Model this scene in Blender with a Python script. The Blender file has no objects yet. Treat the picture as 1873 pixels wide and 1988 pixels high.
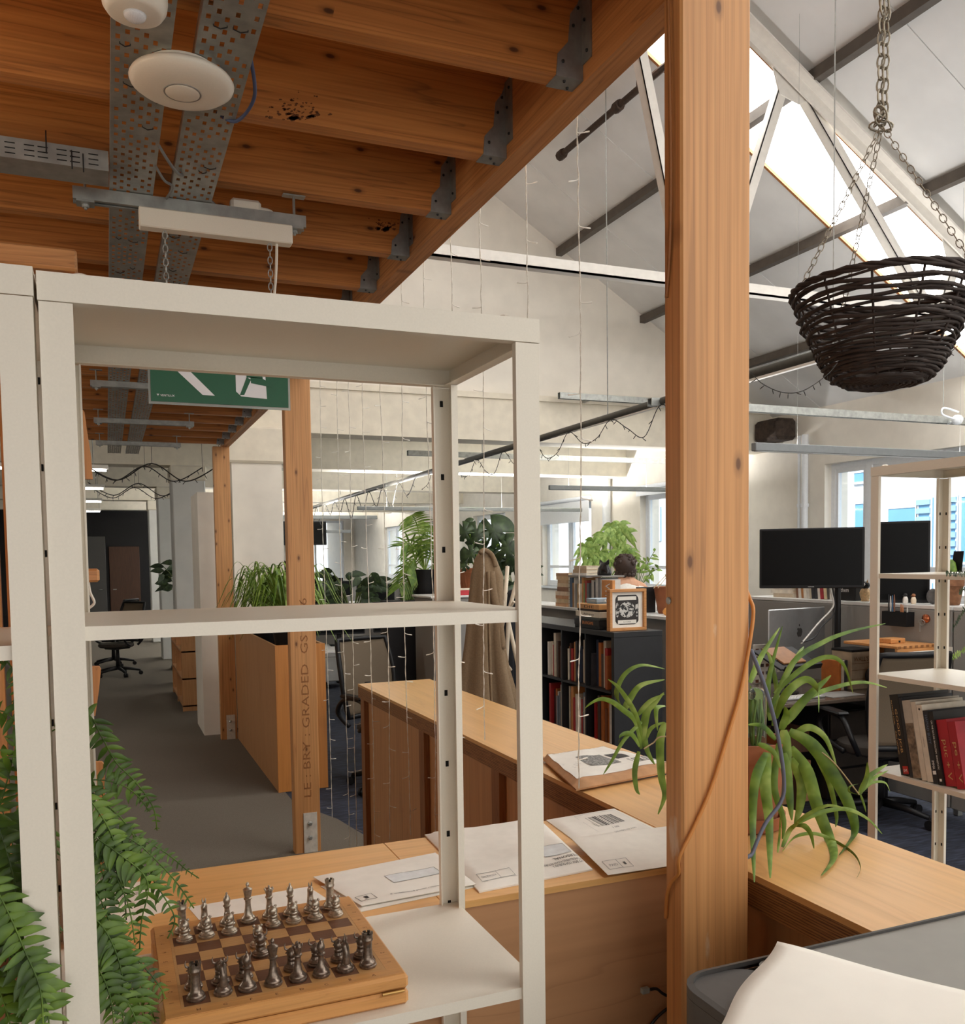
import bpy, bmesh, math, random
from mathutils import Vector, Matrix, Euler
random.seed(7)
scene = bpy.context.scene
COL = scene.collection
R = math.radians
# ------------------------------------------------------------------ camera
F, PX, PY = 1754.8, 936.5, 1179.8
EYE = Vector((0.0, 0.0, 1.65))
_y, _p, _r = R(22.4954), R(-3.1590), R(-.79252)
FWD = Vector((math.sin(_y)*math.cos(_p), math.cos(_y)*math.cos(_p), math.sin(_p)))
_r0 = Vector((math.cos(_y), -math.sin(_y), 0)); _u0 = _r0.cross(FWD)
RGT = _r0*math.cos(_r) + _u0*math.sin(_r)
UPV = -_r0*math.sin(_r) + _u0*math.cos(_r)
cam_d = bpy.data.cameras.new('camera'); cam = bpy.data.objects.new('camera', cam_d); COL.objects.link(cam)
cam_d.sensor_fit = 'HORIZONTAL'; cam_d.sensor_width = 36.0
cam_d.lens = F/1873*36.0
cam_d.shift_x = (936.5-PX)/1873; cam_d.shift_y = (PY-994)/1873
cam_d.clip_start = .05; cam_d.clip_end = 300
cam.matrix_world = Matrix(((RGT.x, UPV.x, -FWD.x, EYE.x), (RGT.y, UPV.y, -FWD.y, EYE.y), (RGT.z, UPV.z, -FWD.z, EYE.z), (0, 0, 0, 1)))
scene.camera = cam
# ------------------------------------------------------------------ world, light, exposure
vs = scene.view_settings
vs.view_transform = 'Standard'; vs.look = 'None'; vs.gamma = 1.0; vs.use_curve_mapping = False
vs.exposure = 0.18
SKY_STRENGTH = 1.6
scene.cycles.adaptive_threshold = .02; scene.cycles.max_bounces = 9; scene.cycles.diffuse_bounces = 5; scene.cycles.glossy_bounces = 4; scene.cycles.transmission_bounces = 6
SKYLIGHT = 9.0
w = bpy.data.worlds.new('sky'); scene.world = w; w.use_nodes = True
bg = w.node_tree.nodes['Background']
bg.inputs[0].default_value = (1.0, .97, .92, 1); bg.inputs[1].default_value = SKY_STRENGTH
sun_d = bpy.data.lights.new('sun', 'SUN'); sun_d.energy = 4.5; sun_d.angle = R(3); sun_d.color = (1, .97, .92)
sun = bpy.data.objects.new('sun', sun_d); COL.objects.link(sun); sun.location = (-10, 0, 20)
sun.rotation_euler = Vector((1, .1, -.8)).to_track_quat('-Z', 'Y').to_euler()
def area_lamp(name, loc, sx, sy, power, color, rot):
    l = bpy.data.lights.new(name, 'AREA'); l.shape = 'RECTANGLE'; l.size = sx; l.size_y = sy; l.energy = power; l.color = color
    o = bpy.data.objects.new(name, l); COL.objects.link(o); o.location = loc; o.rotation_euler = rot
    return o

# warm room lamp of the area left of the shelves, below the joists
area_lamp('unseen_left_lamp', (-1.7, 1.6, 2.2), .5, .5, 30, (1, .80, .55), (math.pi, 0, 0))
for _yl in (4.2, 7.6): area_lamp('unseen_left_lamp', (-2.9, _yl, 2.0), 1.2, .3, 16, (1, .92, .80), (0, math.pi/2*-1, 0))  # two unseen lamps added to light the corridor and planter from the left

# ------------------------------------------------------------------ helpers
def at(x, y, X=None, Y=None, Z=None):
    """point seen at photo pixel x, y on the plane X=, Y= or Z="""
    v = FWD + RGT*((x-PX)/F) - UPV*((y-PY)/F)
    if X is not None: t = X/v.x
    elif Y is not None: t = Y/v.y
    else: t = (Z-EYE.z)/v.z
    return EYE + v*t

class MB:
    def __init__(s): s.v = []; s.f = []
    def add(s, vs_, fs):
        n = len(s.v); s.v += [tuple(q) for q in vs_]; s.f += [tuple(i+n for i in q) for q in fs]; return s
    def box(s, x0, x1, y0, y1, z0, z1, mat=None):
        vs_ = [(x0,y0,z0),(x1,y0,z0),(x1,y1,z0),(x0,y1,z0),(x0,y0,z1),(x1,y0,z1),(x1,y1,z1),(x0,y1,z1)]
        if mat is not None: vs_ = [mat @ Vector(q) for q in vs_]
        return s.add(vs_, [(0,3,2,1),(4,5,6,7),(0,1,5,4),(1,2,6,5),(2,3,7,6),(3,0,4,7)])
    def cbox(s, x0, x1, y0, y1, z0, z1, c=.003, mat=None):
        """box with chamfered edges"""
        c = min(c, (x1-x0)*.49, (y1-y0)*.49, (z1-z0)*.49)
        xs, ys, zs = (x0, x1), (y0, y1), (z0, z1); vs_ = []; idx = {}
        for i in (0,1):
            for j in (0,1):
                for k in (0,1):
                    sx, sy, sz = (1-2*i)*c, (1-2*j)*c, (1-2*k)*c
                    for a in range(3):
                        p = [xs[i], ys[j], zs[k]]
                        if a != 0: p[0] += sx
                        if a != 1: p[1] += sy
                        if a != 2: p[2] += sz
                        idx[(i,j,k,a)] = len(vs_); vs_.append(Vector(p))
        fs = []
        for i in (0,1): fs.append([idx[(i,j,k,0)] for j,k in ((0,0),(1,0),(1,1),(0,1))])
        for j in (0,1): fs.append([idx[(i,j,k,1)] for i,k in ((0,0),(1,0),(1,1),(0,1))])
        for k in (0,1): fs.append([idx[(i,j,k,2)] for i,j in ((0,0),(1,0),(1,1),(0,1))])
        for j in (0,1):
            for k in (0,1): fs.append([idx[(0,j,k,1)], idx[(1,j,k,1)], idx[(1,j,k,2)], idx[(0,j,k,2)]])
        for i in (0,1):
            for k in (0,1): fs.append([idx[(i,0,k,0)], idx[(i,1,k,0)], idx[(i,1,k,2)], idx[(i,0,k,2)]])
        for i in (0,1):
            for j in (0,1): fs.append([idx[(i,j,0,0)], idx[(i,j,1,0)], idx[(i,j,1,1)], idx[(i,j,0,1)]])
        for i in (0,1):
            for j in (0,1):
                for k in (0,1): fs.append([idx[(i,j,k,0)], idx[(i,j,k,1)], idx[(i,j,k,2)]])
        cen = Vector(((x0+x1)/2, (y0+y1)/2, (z0+z1)/2)); out = []
        for q in fs:
            a, b, d = vs_[q[0]], vs_[q[1]], vs_[q[2]]
            fc = sum((vs_[t] for t in q), Vector())/len(q)
            out.append(tuple(q) if (b-a).cross(d-a).dot(fc-cen) > 0 else tuple(reversed(q)))
        if mat is not None: vs_ = [mat @ q for q in vs_]
        return s.add(vs_, out)
    def prism(s, pts, z0, z1, mat=None):
        """polygon in xy (counter-clockwise) pushed from z0 to z1"""
        n = len(pts); vs_ = [(p[0], p[1], z0) for p in pts] + [(p[0], p[1], z1) for p in pts]
        if mat is not None: vs_ = [mat @ Vector(q) for q in vs_]
        return s.add(vs_, [tuple(range(n-1, -1, -1)), tuple(range(n, 2*n))] + [(i, (i+1) % n, n+(i+1) % n, n+i) for i in range(n)])
    def tube(s, pts, r, n=6, caps=True):
        pts = [Vector(p) for p in pts]; m = len(pts)
        rr = r if isinstance(r, (list, tuple)) else [r]*m
        base = len(s.v); prev = None
        for i, p in enumerate(pts):
            t = (pts[min(i+1, m-1)] - pts[max(i-1, 0)])
            if t.length < 1e-9: t = Vector((0,0,1))
            t.normalize()
            if prev is None:
                a = Vector((0,0,1)) if abs(t.z) < .9 else Vector((1,0,0))
                u = t.cross(a).normalized()
            else:
                u = prev - t*prev.dot(t)
                if u.length < 1e-6: u = t.orthogonal()
                u.normalize()
            prev = u; v = t.cross(u)
            for k in range(n):
                an = 2*math.pi*k/n
                s.v.append(tuple(p + (u*math.cos(an)+v*math.sin(an))*rr[i]))
        for i in range(m-1):
            for k in range(n):
                s.f.append((base+i*n+k, base+i*n+(k+1) % n, base+(i+1)*n+(k+1) % n, base+(i+1)*n+k))
        if caps:
            s.f.append(tuple(base+k for k in range(n-1, -1, -1))); s.f.append(tuple(base+(m-1)*n+k for k in range(n)))
        return s
    def lathe(s, prof, c=(0,0,0), n=16, mat=None, a0=0):
        """prof: list of (radius, z), bottom to top"""
        base = len(s.v); c = Vector(c)
        for r_, z in prof:
            for k in range(n):
                an = a0 + 2*math.pi*k/n; q = Vector((c.x+r_*math.cos(an), c.y+r_*math.sin(an), c.z+z))
                s.v.append(tuple(mat @ q) if mat is not None else tuple(q))
        for i in range(len(prof)-1):
            for k in range(n):
                s.f.append((base+i*n+k, base+i*n+(k+1) % n, base+(i+1)*n+(k+1) % n, base+(i+1)*n+k))
        s.f.append(tuple(base+k for k in range(n-1, -1, -1))); m = (len(prof)-1)*n
        s.f.append(tuple(base+m+k for k in range(n)))
        return s
    def ball(s, c, r, n=10, m=6, sc=(1,1,1), mat=None):
        prof = [(max(1e-4, math.sin(math.pi*i/m))*r, -math.cos(math.pi*i/m)*r) for i in range(m+1)]
        b = len(s.v); s.lathe(prof, (0,0,0), n)
        for i in range(b, len(s.v)):
            q = Vector((s.v[i][0]*sc[0], s.v[i][1]*sc[1], s.v[i][2]*sc[2]))
            if mat is not None: q = mat @ q
            s.v[i] = tuple(q + Vector(c))
        return s
    def ribbon(s, pts, widths, side, cup=.25):
        """leaf blade along pts; side = sideways vector; middle line dips by cup*width"""
        base = len(s.v); pts = [Vector(p) for p in pts]; m = len(pts)
        for i, p in enumerate(pts):
            t = (pts[min(i+1, m-1)] - pts[max(i-1, 0)]).normalized()
            sd = side - t*side.dot(t)
            if sd.length < 1e-6: sd = t.orthogonal()
            sd.normalize(); nr = t.cross(sd); wd = widths[i]
            s.v += [tuple(p - sd*wd/2), tuple(p - nr*wd*cup*.5), tuple(p + sd*wd/2)]
        for i in range(m-1):
            a = base+i*3
            s.f += [(a, a+1, a+4, a+3), (a+1, a+2, a+5, a+4)]
        return s
    def build(s, name, mat, parent=None, smooth=False, local=False, edge=None):
        me = bpy.data.meshes.new(name)
        off = Vector((0,0,0)) if (local or parent is None) else WLOC.get(parent.name, Vector((0,0,0)))
        if off.length: vs_ = [(a-off.x, b-off.y, c-off.z) for a, b, c in s.v]
        else: vs_ = s.v
        me.from_pydata(vs_, [], s.f); me.validate(); me.update()
        o = bpy.data.objects.new(name, me); COL.objects.link(o)
        if mat is not None: me.materials.append(mat)
        if smooth:
            me.polygons.foreach_set('use_smooth', [True]*len(me.polygons))
            if edge: me.set_sharp_from_angle(angle=R(edge))
        if parent is not None:
            o.parent = parent; WLOC[o.name] = off.copy()
        else: WLOC[o.name] = Vector((0,0,0))
        return o
WLOC = {}
def tag(o, label=None, cat=None, group=None, kind=None):
    if label: o['label'] = label
    if cat: o['category'] = cat
    if group: o['group'] = group
    if kind: o['kind'] = kind
    return o
def thing(name, loc, label, cat, group=None, rz=0, kind=None):
    o = bpy.data.objects.new(name, None); COL.objects.link(o); o.location = loc; o.rotation_euler = (0, 0, rz)
    o.empty_display_size = .05
    WLOC[o.name] = Vector(loc)
    return tag(o, label, cat, group, kind)
def struct(name, loc=(0,0,0), label=None):
    o = thing(name, loc, label, None); o['kind'] = 'structure'; return o
def place(me_obj, parent, loc=(0,0,0), rot=None, mtx=None, name=None):
    """a copy of a part sharing its mesh"""
    c = me_obj.copy(); COL.objects.link(c)
    if name: c.name = name
    c.parent = parent; c.matrix_parent_inverse.identity()
    if mtx is not None: c.matrix_basis = mtx
    else:
        c.location = loc
        c.rotation_euler = rot or (0,0,0)
    return c
def copy_thing(root, loc, rz=None, label=None, group=None):
    r = root.copy(); COL.objects.link(r); r.location = loc
    if rz is not None: r.rotation_euler = (0, 0, rz)
    WLOC[r.name] = Vector(loc)
    if label: r['label'] = label
    if group: r['group'] = group
    for ch in list(root.children):
        c = ch.copy(); COL.objects.link(c); c.parent = r
        for g in list(ch.children):
            d = g.copy(); COL.objects.link(d); d.parent = c
    return r
def spline(pts, n):
    """Catmull-Rom through pts, n samples per span"""
    P = [Vector(p) for p in pts]
    if len(P) == 2: return [P[0].lerp(P[1], i/n) for i in range(n+1)]
    out = []
    for i in range(len(P)-1):
        a, b, c, d = P[max(i-1,0)], P[i], P[i+1], P[min(i+2, len(P)-1)]
        for k in range(n):
            t = k/n
            out.append(.5*((2*b)+(c-a)*t+(2*a-5*b+4*c-d)*t*t+(3*b-a-3*c+d)*t**3))
    out.append(P[-1]); return out

# ------------------------------------------------------------------ materials
def srgb(r, g, b):
    f = lambda c: (c/255/12.92) if c/255 <= .04045 else ((c/255+.055)/1.055)**2.4
    return (f(r), f(g), f(b), 1)
class NT:
    def __init__(s, name):
        s.m = bpy.data.materials.new(name); s.m.use_nodes = True
        s.t = s.m.node_tree; s.n = s.t.nodes; s.b = s.n['Principled BSDF']
    def node(s, typ, **kw):
        n = s.n.new(typ)
        for k, v in kw.items():
            if k.startswith('i_'): n.inputs[k[2:].replace('_', ' ')].default_value = v
            else: setattr(n, k, v)
        return n
    def link(s, a, b): s.t.links.new(a, b)
    def ramp(s, fac, stops):
        n = s.n.new('ShaderNodeValToRGB'); e = n.color_ramp.elements
        while len(e) < len(stops): e.new(.5)
        for el, (p, c) in zip(e, stops): el.position = p; el.color = c
        s.link(fac, n.inputs[0]); return n.outputs[0]
    def mix(s, fac, a, b, mode='MIX'):
        n = s.n.new('ShaderNodeMix'); n.data_type = 'RGBA'; n.blend_type = mode
        for i, v in ((0, fac), (6, a), (7, b)):
            if hasattr(v, 'is_output'): s.link(v, n.inputs[i])
            else: n.inputs[i].default_value = v
        return n.outputs[2]
    def coords(s, scale=(1,1,1), rnd=17.0, kind='Object'):
        tc = s.node('ShaderNodeTexCoord'); mp = s.node('ShaderNodeMapping')
        mp.inputs['Scale'].default_value = scale
        oi = s.node('ShaderNodeObjectInfo'); mu = s.node('ShaderNodeMath', operation='MULTIPLY'); mu.inputs[1].default_value = rnd
        s.link(oi.outputs['Random'], mu.inputs[0])
        va = s.node('ShaderNodeVectorMath', operation='ADD')
        s.link(tc.outputs[kind], va.inputs[0]); s.link(mu.outputs[0], va.inputs[1])
        s.link(va.outputs[0], mp.inputs['Vector']); return mp.outputs[0]
    def bump(s, fac, strength=.2, dist=.002):
        n = s.node('ShaderNodeBump'); n.inputs['Strength'].default_value = strength; n.inputs['Distance'].default_value = dist
        s.link(fac, n.inputs['Height']); s.link(n.outputs[0], s.b.inputs['Normal'])
def mat(name, col, rough=.5, metal=0.0, var=.08, scale=30, bump=0.0, spec=None, trans=0.0, emit=None, emit_s=0, alpha=None, coat=0):
    k = NT(name); b = k.b
    co = k.coords((1,1,1))
    nz = k.node('ShaderNodeTexNoise'); nz.inputs['Scale'].default_value = scale; nz.inputs['Detail'].default_value = 3
    k.link(co, nz.inputs['Vector'])
    lo = tuple(max(0, c*(1-var)) for c in col[:3])+(1,); hi = tuple(min(1, c*(1+var)) for c in col[:3])+(1,)
    k.link(k.ramp(nz.outputs[0], [(.3, lo), (.7, hi)]), b.inputs['Base Color'])
    b.inputs['Roughness'].default_value = rough; b.inputs['Metallic'].default_value = metal
    if spec is not None: b.inputs['Specular IOR Level'].default_value = spec
    if trans: b.inputs['Transmission Weight'].default_value = trans
    if emit: b.inputs['Emission Color'].default_value = emit; b.inputs['Emission Strength'].default_value = emit_s
    if alpha is not None: b.inputs['Alpha'].default_value = alpha
    if coat: b.inputs['Coat Weight'].default_value = coat
    if bump: k.bump(nz.outputs[0], bump)
    return k.m
def wood(name, light, mid, dark, axis=0, grain=1.0, rough=.55, knots=True, contrast=1.0, along=.55, paint=0.0, flat=None):
    k = NT(name); b = k.b
    sc = [9*grain]*3; sc[axis] = along*grain
    co = k.coords(tuple(sc), 9.0)
    n1 = k.node('ShaderNodeTexNoise'); n1.inputs['Scale'].default_value = 1.6; n1.inputs['Detail'].default_value = 3; n1.inputs['Distortion'].default_value = .5
    k.link(co, n1.inputs['Vector'])
    wv = k.node('ShaderNodeMath', operation='MULTIPLY'); wv.inputs[1].default_value = 9.0
    k.link(n1.outputs[0], wv.inputs[0])
    fr = k.node('ShaderNodeMath', operation='FRACT'); k.link(wv.outputs[0], fr.inputs[0])
    rings = k.ramp(fr.outputs[0], [(0, mid), (.55, light), (.86, mid), (.97, dark), (1, mid)])
    sc2 = [140*grain]*3; sc2[axis] = 3*grain
    co2 = k.coords(tuple(sc2), 5.0)
    n2 = k.node('ShaderNodeTexNoise'); n2.inputs['Scale'].default_value = 1.0; n2.inputs['Detail'].default_value = 2
    k.link(co2, n2.inputs['Vector'])
    base = k.mix(.5*contrast, light, rings)
    st = k.ramp(n2.outputs[0], [(.3, (.72,.68,.62,1)), (.65, (1.08,1.06,1.04,1))])
    col = k.mix(.55*contrast, base, st, 'MULTIPLY')
    if knots:
        sk = [9.0]*3; sk[axis] = 4.2
        co3 = k.coords(tuple(sk), 11.0)
        vo = k.node('ShaderNodeTexVoronoi'); vo.inputs['Scale'].default_value = 1.0
        if flat is not None:
            vo.voronoi_dimensions = '2D'; s3 = k.node('ShaderNodeSeparateXYZ'); c3_ = k.node('ShaderNodeCombineXYZ'); k.link(co3, s3.inputs[0])
            ax2 = [i for i in range(3) if i != flat]; k.link(s3.outputs[ax2[0]], c3_.inputs[0]); k.link(s3.outputs[ax2[1]], c3_.inputs[1]); k.link(c3_.outputs[0], vo.inputs['Vector'])
        else: k.link(co3, vo.inputs['Vector'])
        kf = k.ramp(vo.outputs['Distance'], [(.0, (1,1,1,1)), (.035, (.95,.95,.95,1)), (.055, (.4,.4,.4,1)), (.12, (0,0,0,1))])
        sc_ = k.node('ShaderNodeSeparateColor'); k.link(vo.outputs['Color'], sc_.inputs[0])
        gt = k.node('ShaderNodeMath', operation='GREATER_THAN'); gt.inputs[1].default_value = .5; k.link(sc_.outputs[0], gt.inputs[0])
        km_ = k.node('ShaderNodeMath', operation='MULTIPLY'); k.link(kf, km_.inputs[0]); k.link(gt.outputs[0], km_.inputs[1])
        col = k.mix(km_.outputs[0], col, tuple(c*.6 for c in dark[:3])+(1,))
    if paint:
        co4 = k.coords((14,14,5), 3.0)
        n4 = k.node('ShaderNodeTexNoise'); n4.inputs['Scale'].default_value = 1.0; n4.inputs['Detail'].default_value = 6
        k.link(co4, n4.inputs['Vector'])
        pf = k.ramp(n4.outputs[0], [(.70, (0,0,0,1)), (.76, (paint,)*3+(1,))])
        col = k.mix(pf, col, srgb(225, 205, 180))
    k.link(col, b.inputs['Base Color']); b.inputs['Roughness'].default_value = rough
    k.bump(n2.outputs[0], .15, .001)
    return k.m
def ply_edge(name, a, b_, freq=620):
    k = NT(name)
    co = k.coords((1,1,1), 0)
    sp = k.node('ShaderNodeSeparateXYZ'); k.link(co, sp.inputs[0])
    m1 = k.node('ShaderNodeMath', operation='MULTIPLY'); m1.inputs[1].default_value = freq; k.link(sp.outputs[2], m1.inputs[0])
    fr = k.node('ShaderNodeMath', operation='SINE'); k.link(m1.outputs[0], fr.inputs[0])
    nz = k.node('ShaderNodeTexNoise'); nz.inputs['Scale'].default_value = 12; nz.inputs['Detail'].default_value = 4
    cz = k.coords((2,2,40), 0); k.link(cz, nz.inputs['Vector'])
    ad = k.node('ShaderNodeMath', operation='MULTIPLY_ADD'); ad.inputs[1].default_value = .45; k.link(fr.outputs[0], ad.inputs[0]); k.link(nz.outputs[0], ad.inputs[2])
    k.link(k.ramp(ad.outputs[0], [(.15, a), (.55, b_), (.95, a)]), k.b.inputs['Base Color'])
    k.b.inputs['Roughness'].default_value = .6
    return k.m

M = {}
M['joist'] = wood('pine_joist', srgb(196,130,66), srgb(168,102,46), srgb(100,56,24), 0, rough=.5, contrast=1.15, along=.3, flat=1)
M['beam'] = wood('pine_beam', srgb(200,140,84), srgb(176,116,62), srgb(118,70,36), 1, rough=.6, contrast=1.1, along=.3, flat=0)
M['post'] = wood('pine_post', srgb(210,154,98), srgb(190,132,78), srgb(142,88,46), 2, rough=.5, along=.10, contrast=1.0, flat=1)
M['postp'] = wood('pine_post_scuffed', srgb(210,154,98), srgb(190,132,78), srgb(140,90,50), 2, rough=.5, along=.10, contrast=1.0, paint=.6, flat=1)
M['ply'] = wood('birch_ply', srgb(226,176,112), srgb(212,158,94), srgb(176,120,66), 0, grain=.5, rough=.32, knots=False, contrast=.55)
M['plyY'] = wood('birch_ply_long', srgb(226,178,116), srgb(212,160,98), srgb(176,122,68), 1, grain=.5, rough=.3, knots=False, contrast=.55)
M['plyV'] = wood('birch_ply_panel', srgb(196,146,98), srgb(180,130,84), srgb(140,94,56), 2, grain=.45, rough=.5, knots=False, contrast=.6)
M['plyF'] = wood('maple_panel', srgb(190,144,104), srgb(180,134,94), srgb(146,102,68), 0, grain=.28, rough=.5, knots=False, contrast=.8, along=1.6)
M['edge'] = ply_edge('plywood_edge', srgb(160,112,64), srgb(84,52,28))
M['white'] = mat('white_powder_coat', srgb(228,221,206), .38, var=.02, scale=400, bump=.02)
M['galv'] = mat('galvanised_steel', srgb(164,166,162), .42, .65, var=.18, scale=25)
M['galvd'] = mat('hanger_steel', srgb(146,148,146), .5, .6, var=.15, scale=40)
M['plaster'] = mat('white_plaster', srgb(238,232,220), .8, var=.04, scale=5, bump=.25)
M['concrete'] = mat('painted_concrete', srgb(234,226,208), .8, var=.06, scale=9, bump=.6)
M['roof'] = mat('roof_sheet', srgb(238,238,236), .5, var=.05, scale=3)
M['purlin'] = mat('brown_purlin', srgb(92,84,76), .6, var=.15, scale=12)
M['steel_w'] = mat('white_steel', srgb(232,228,220), .5, var=.04, scale=20)
M['carpet'] = mat('corridor_carpet', srgb(112,104,92), .95, var=.22, scale=350, bump=.5)
M['black'] = mat('black_plastic', srgb(22,22,24), .45, var=.1)
M['hole'] = mat('dark_void', srgb(6,6,6), .9, var=.05)
M['deck'] = wood('deck_board', srgb(190,120,58), srgb(168,98,42), srgb(110,60,24), 1, rough=.6)
def glow(name, col, s):
    k = NT(name); k.b.inputs['Base Color'].default_value = (.9,.9,.9,1)
    k.b.inputs['Emission Color'].default_value = col; k.b.inputs['Emission Strength'].default_value = s
    nz = k.node('ShaderNodeTexNoise'); nz.inputs['Scale'].default_value = 3
    k.link(k.coords(), nz.inputs['Vector']); k.link(k.ramp(nz.outputs[0], [(.3, (.85,.85,.85,1)), (.7, (.92,.92,.92,1))]), k.b.inputs['Base Color'])
    return k.m
M['skylight'] = glow('rooflight_sheet', (1, .98, .94, 1), SKYLIGHT)
def blue_carpet():
    k = NT('blue_carpet_tile'); co = k.coords((5.0, 26, 1), 0)
    nz = k.node('ShaderNodeTexNoise'); nz.inputs['Scale'].default_value = 1.6; nz.inputs['Detail'].default_value = 5; k.link(co, nz.inputs['Vector'])
    k.link(k.ramp(nz.outputs[0], [(.35, srgb(34,37,48)), (.52, srgb(46,52,68)), (.68, srgb(66,73,92))]), k.b.inputs['Base Color'])
    k.b.inputs['Roughness'].default_value = .95
    n2 = k.node('ShaderNodeTexNoise'); n2.inputs['Scale'].default_value = 400; k.link(k.coords((1,1,1),0), n2.inputs['Vector']); k.bump(n2.outputs[0], .5)
    return k.m
M['blue'] = blue_carpet()

# ================================================================== STRUCTURE
# floors
fl = struct('floor')
MB().box(-14, 9, -4, 40, -.1, 0).build('blue_carpet', M['blue'], fl)
pts = [(-3.2, -4), (1.12, -4), (1.12, 4.3), (1.34, 4.62), (1.40, 5.0), (1.30, 5.6), (1.12, 6.1), (1.10, 12), (1.0, 16), (.9, 24), (-3.2, 24)]
MB().prism(pts, 0, .004).build('corridor_carpet', M['carpet'], fl)

# pitched roof over the hall: slope falls to the right wall
RM, RC = .595, 5.57+.595*4.019
def rz_(X): return RC - RM*X
XW, YG = 7.75, 9.2
RIDGE = 1.6
roof = struct('ceiling')
def roof_slab(x0, x1, y0, y1, th, lift=0.0):
    vs_ = []
    for (X, Y) in ((x0,y0),(x1,y0),(x1,y1),(x0,y1)):
        vs_.append((X, Y, rz_(X)+lift)); 
    vs_ += [(a, b, c+th) for a, b, c in vs_]
    return MB().add(vs_, [(0,3,2,1),(4,5,6,7),(0,1,5,4),(1,2,6,5),(2,3,7,6),(3,0,4,7)])
px_ = [RIDGE, 2.6, 3.7, 4.81, 5.9, 6.88, 7.84]
ystrips = [-4.0, -3.05, -2.1, -1.2]
SKYB = [(-1.75, -1.0), (1.85, 2.6), (5.46, 6.2)]
ys = []
y = -4.0
edges = [-4.0]
for a, b in SKYB + [(YG+.2, None)]:
    e0 = edges[-1]; n = max(1, round((a-e0)/.98))
    for i in range(1, n+1): edges.append(e0+(a-e0)*i/n)
    if b: edges.append(b)
for i in range(len(px_)-1):
    for j in range(len(edges)-1):
        y0, y1 = edges[j], edges[j+1]
        sky = any(abs(y0-a) < 1e-6 for a, b in SKYB)
        if sky and px_[i] > 2.5: roof_slab(px_[i]+.002, px_[i+1]-.002, y0, y1, .02).build('rooflight_pane', M['skylight'], roof)
        else:
            p = roof_slab(px_[i], px_[i+1], y0+.004, y1-.004, .06).build('roof_panel', M['roof'], roof)
# left slope beyond the ridge
MB().add([(RIDGE,-4,rz_(RIDGE)),(RIDGE,YG+.2,rz_(RIDGE)),(-6,YG+.2,rz_(RIDGE)-RM*(6+RIDGE)),(-6,-4,rz_(RIDGE)-RM*(6+RIDGE)),
          (RIDGE,-4,rz_(RIDGE)+.06),(RIDGE,YG+.2,rz_(RIDGE)+.06),(-6,YG+.2,rz_(RIDGE)+.06-RM*(6+RIDGE)),(-6,-4,rz_(RIDGE)+.06-RM*(6+RIDGE))],
         [(0,1,2,3),(7,6,5,4),(0,4,5,1),(1,5,6,2),(2,6,7,3),(3,7,4,0)]).build('roof_slope', M['roof'], roof)
M['timber_edge'] = wood('rooflight_kerb', srgb(176,120,70), srgb(150,96,52), srgb(100,60,30), 1)
for X in px_[1:]:
    MB().box(X-.05, X+.02, -4, YG, rz_(X)-.085, rz_(X)-.002).build('purlin', M['purlin'], roof)
# timber kerbs at the rooflight edges
for a, b in SKYB[2:]:
    for Y in (a, b):
        MB().add([(3.7,Y-.012,rz_(3.7)-.03),(7.7,Y-.012,rz_(7.7)-.03),(7.7,Y+.012,rz_(7.7)-.03),(3.7,Y+.012,rz_(3.7)-.03),
                  (3.7,Y-.012,rz_(3.7)),(7.7,Y-.012,rz_(7.7)),(7.7,Y+.012,rz_(7.7)),(3.7,Y+.012,rz_(3.7))],
                 [(0,3,2,1),(4,5,6,7),(0,1,5,4),(1,2,6,5),(2,3,7,6),(3,0,4,7)]).build('rooflight_kerb', M['timber_edge'], roof)
# steel truss at Y = 5.31
truss = thing('roof_truss', (4.8, 5.31, 3.5), 'white bolted steel roof truss below the bright rooflight strip', 'roof truss')
def angle_bar(mb, p, q, wdt=.07, th=.012, up=Vector((0,1,0))):
    """L-section bar from p to q"""
    p, q = Vector(p), Vector(q); t = (q-p).normalized(); u = up; v = t.cross(u).normalized()
    for (a0, a1, b0, b1) in ((0, wdt, 0, th), (0, th, 0, wdt)):
        vs_ = []
        for base in (p, q):
            for (a, b) in ((a0,b0),(a1,b0),(a1,b1),(a0,b1)): vs_.append(base + u*a + v*b)
        mb.add(vs_, [(0,1,2,3),(7,6,5,4),(0,4,5,1),(1,5,6,2),(2,6,7,3),(3,7,4,0)])
    return mb
TY = 5.31
def rp(X, off=.1): return Vector((X, TY, rz_(X)-off))
m_ = MB(); angle_bar(m_, rp(1.8), rp(7.6), .09, .014, Vector((0,1,0))); angle_bar(m_, rp(1.8)+Vector((0,-.02,0)), rp(7.6)+Vector((0,-.02,0)), .09, .014, Vector((0,-1,0)))
m_.build('rafter', M['steel_w'], truss)
TZ = 3.50
def node(px, py): return at(px, py, Y=TY)
angle_bar(MB(), (-.5, TY, TZ), (7.5, TY, TZ), .075, .012, Vector((0,1,0))).build('tie', M['steel_w'], truss)
tn = node(1722, 600)
for p, q in ((rp(4.66), (6.05, TY, TZ)), (rp(4.60), (4.0, TY, TZ)), (node(1222, 20), node(1312, 470)), (rp(6.35), (6.1, TY, TZ))):
    angle_bar(MB(), p, q, .075, .01, Vector((0,1,0))).build('strut', M['steel_w'], truss)
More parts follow.
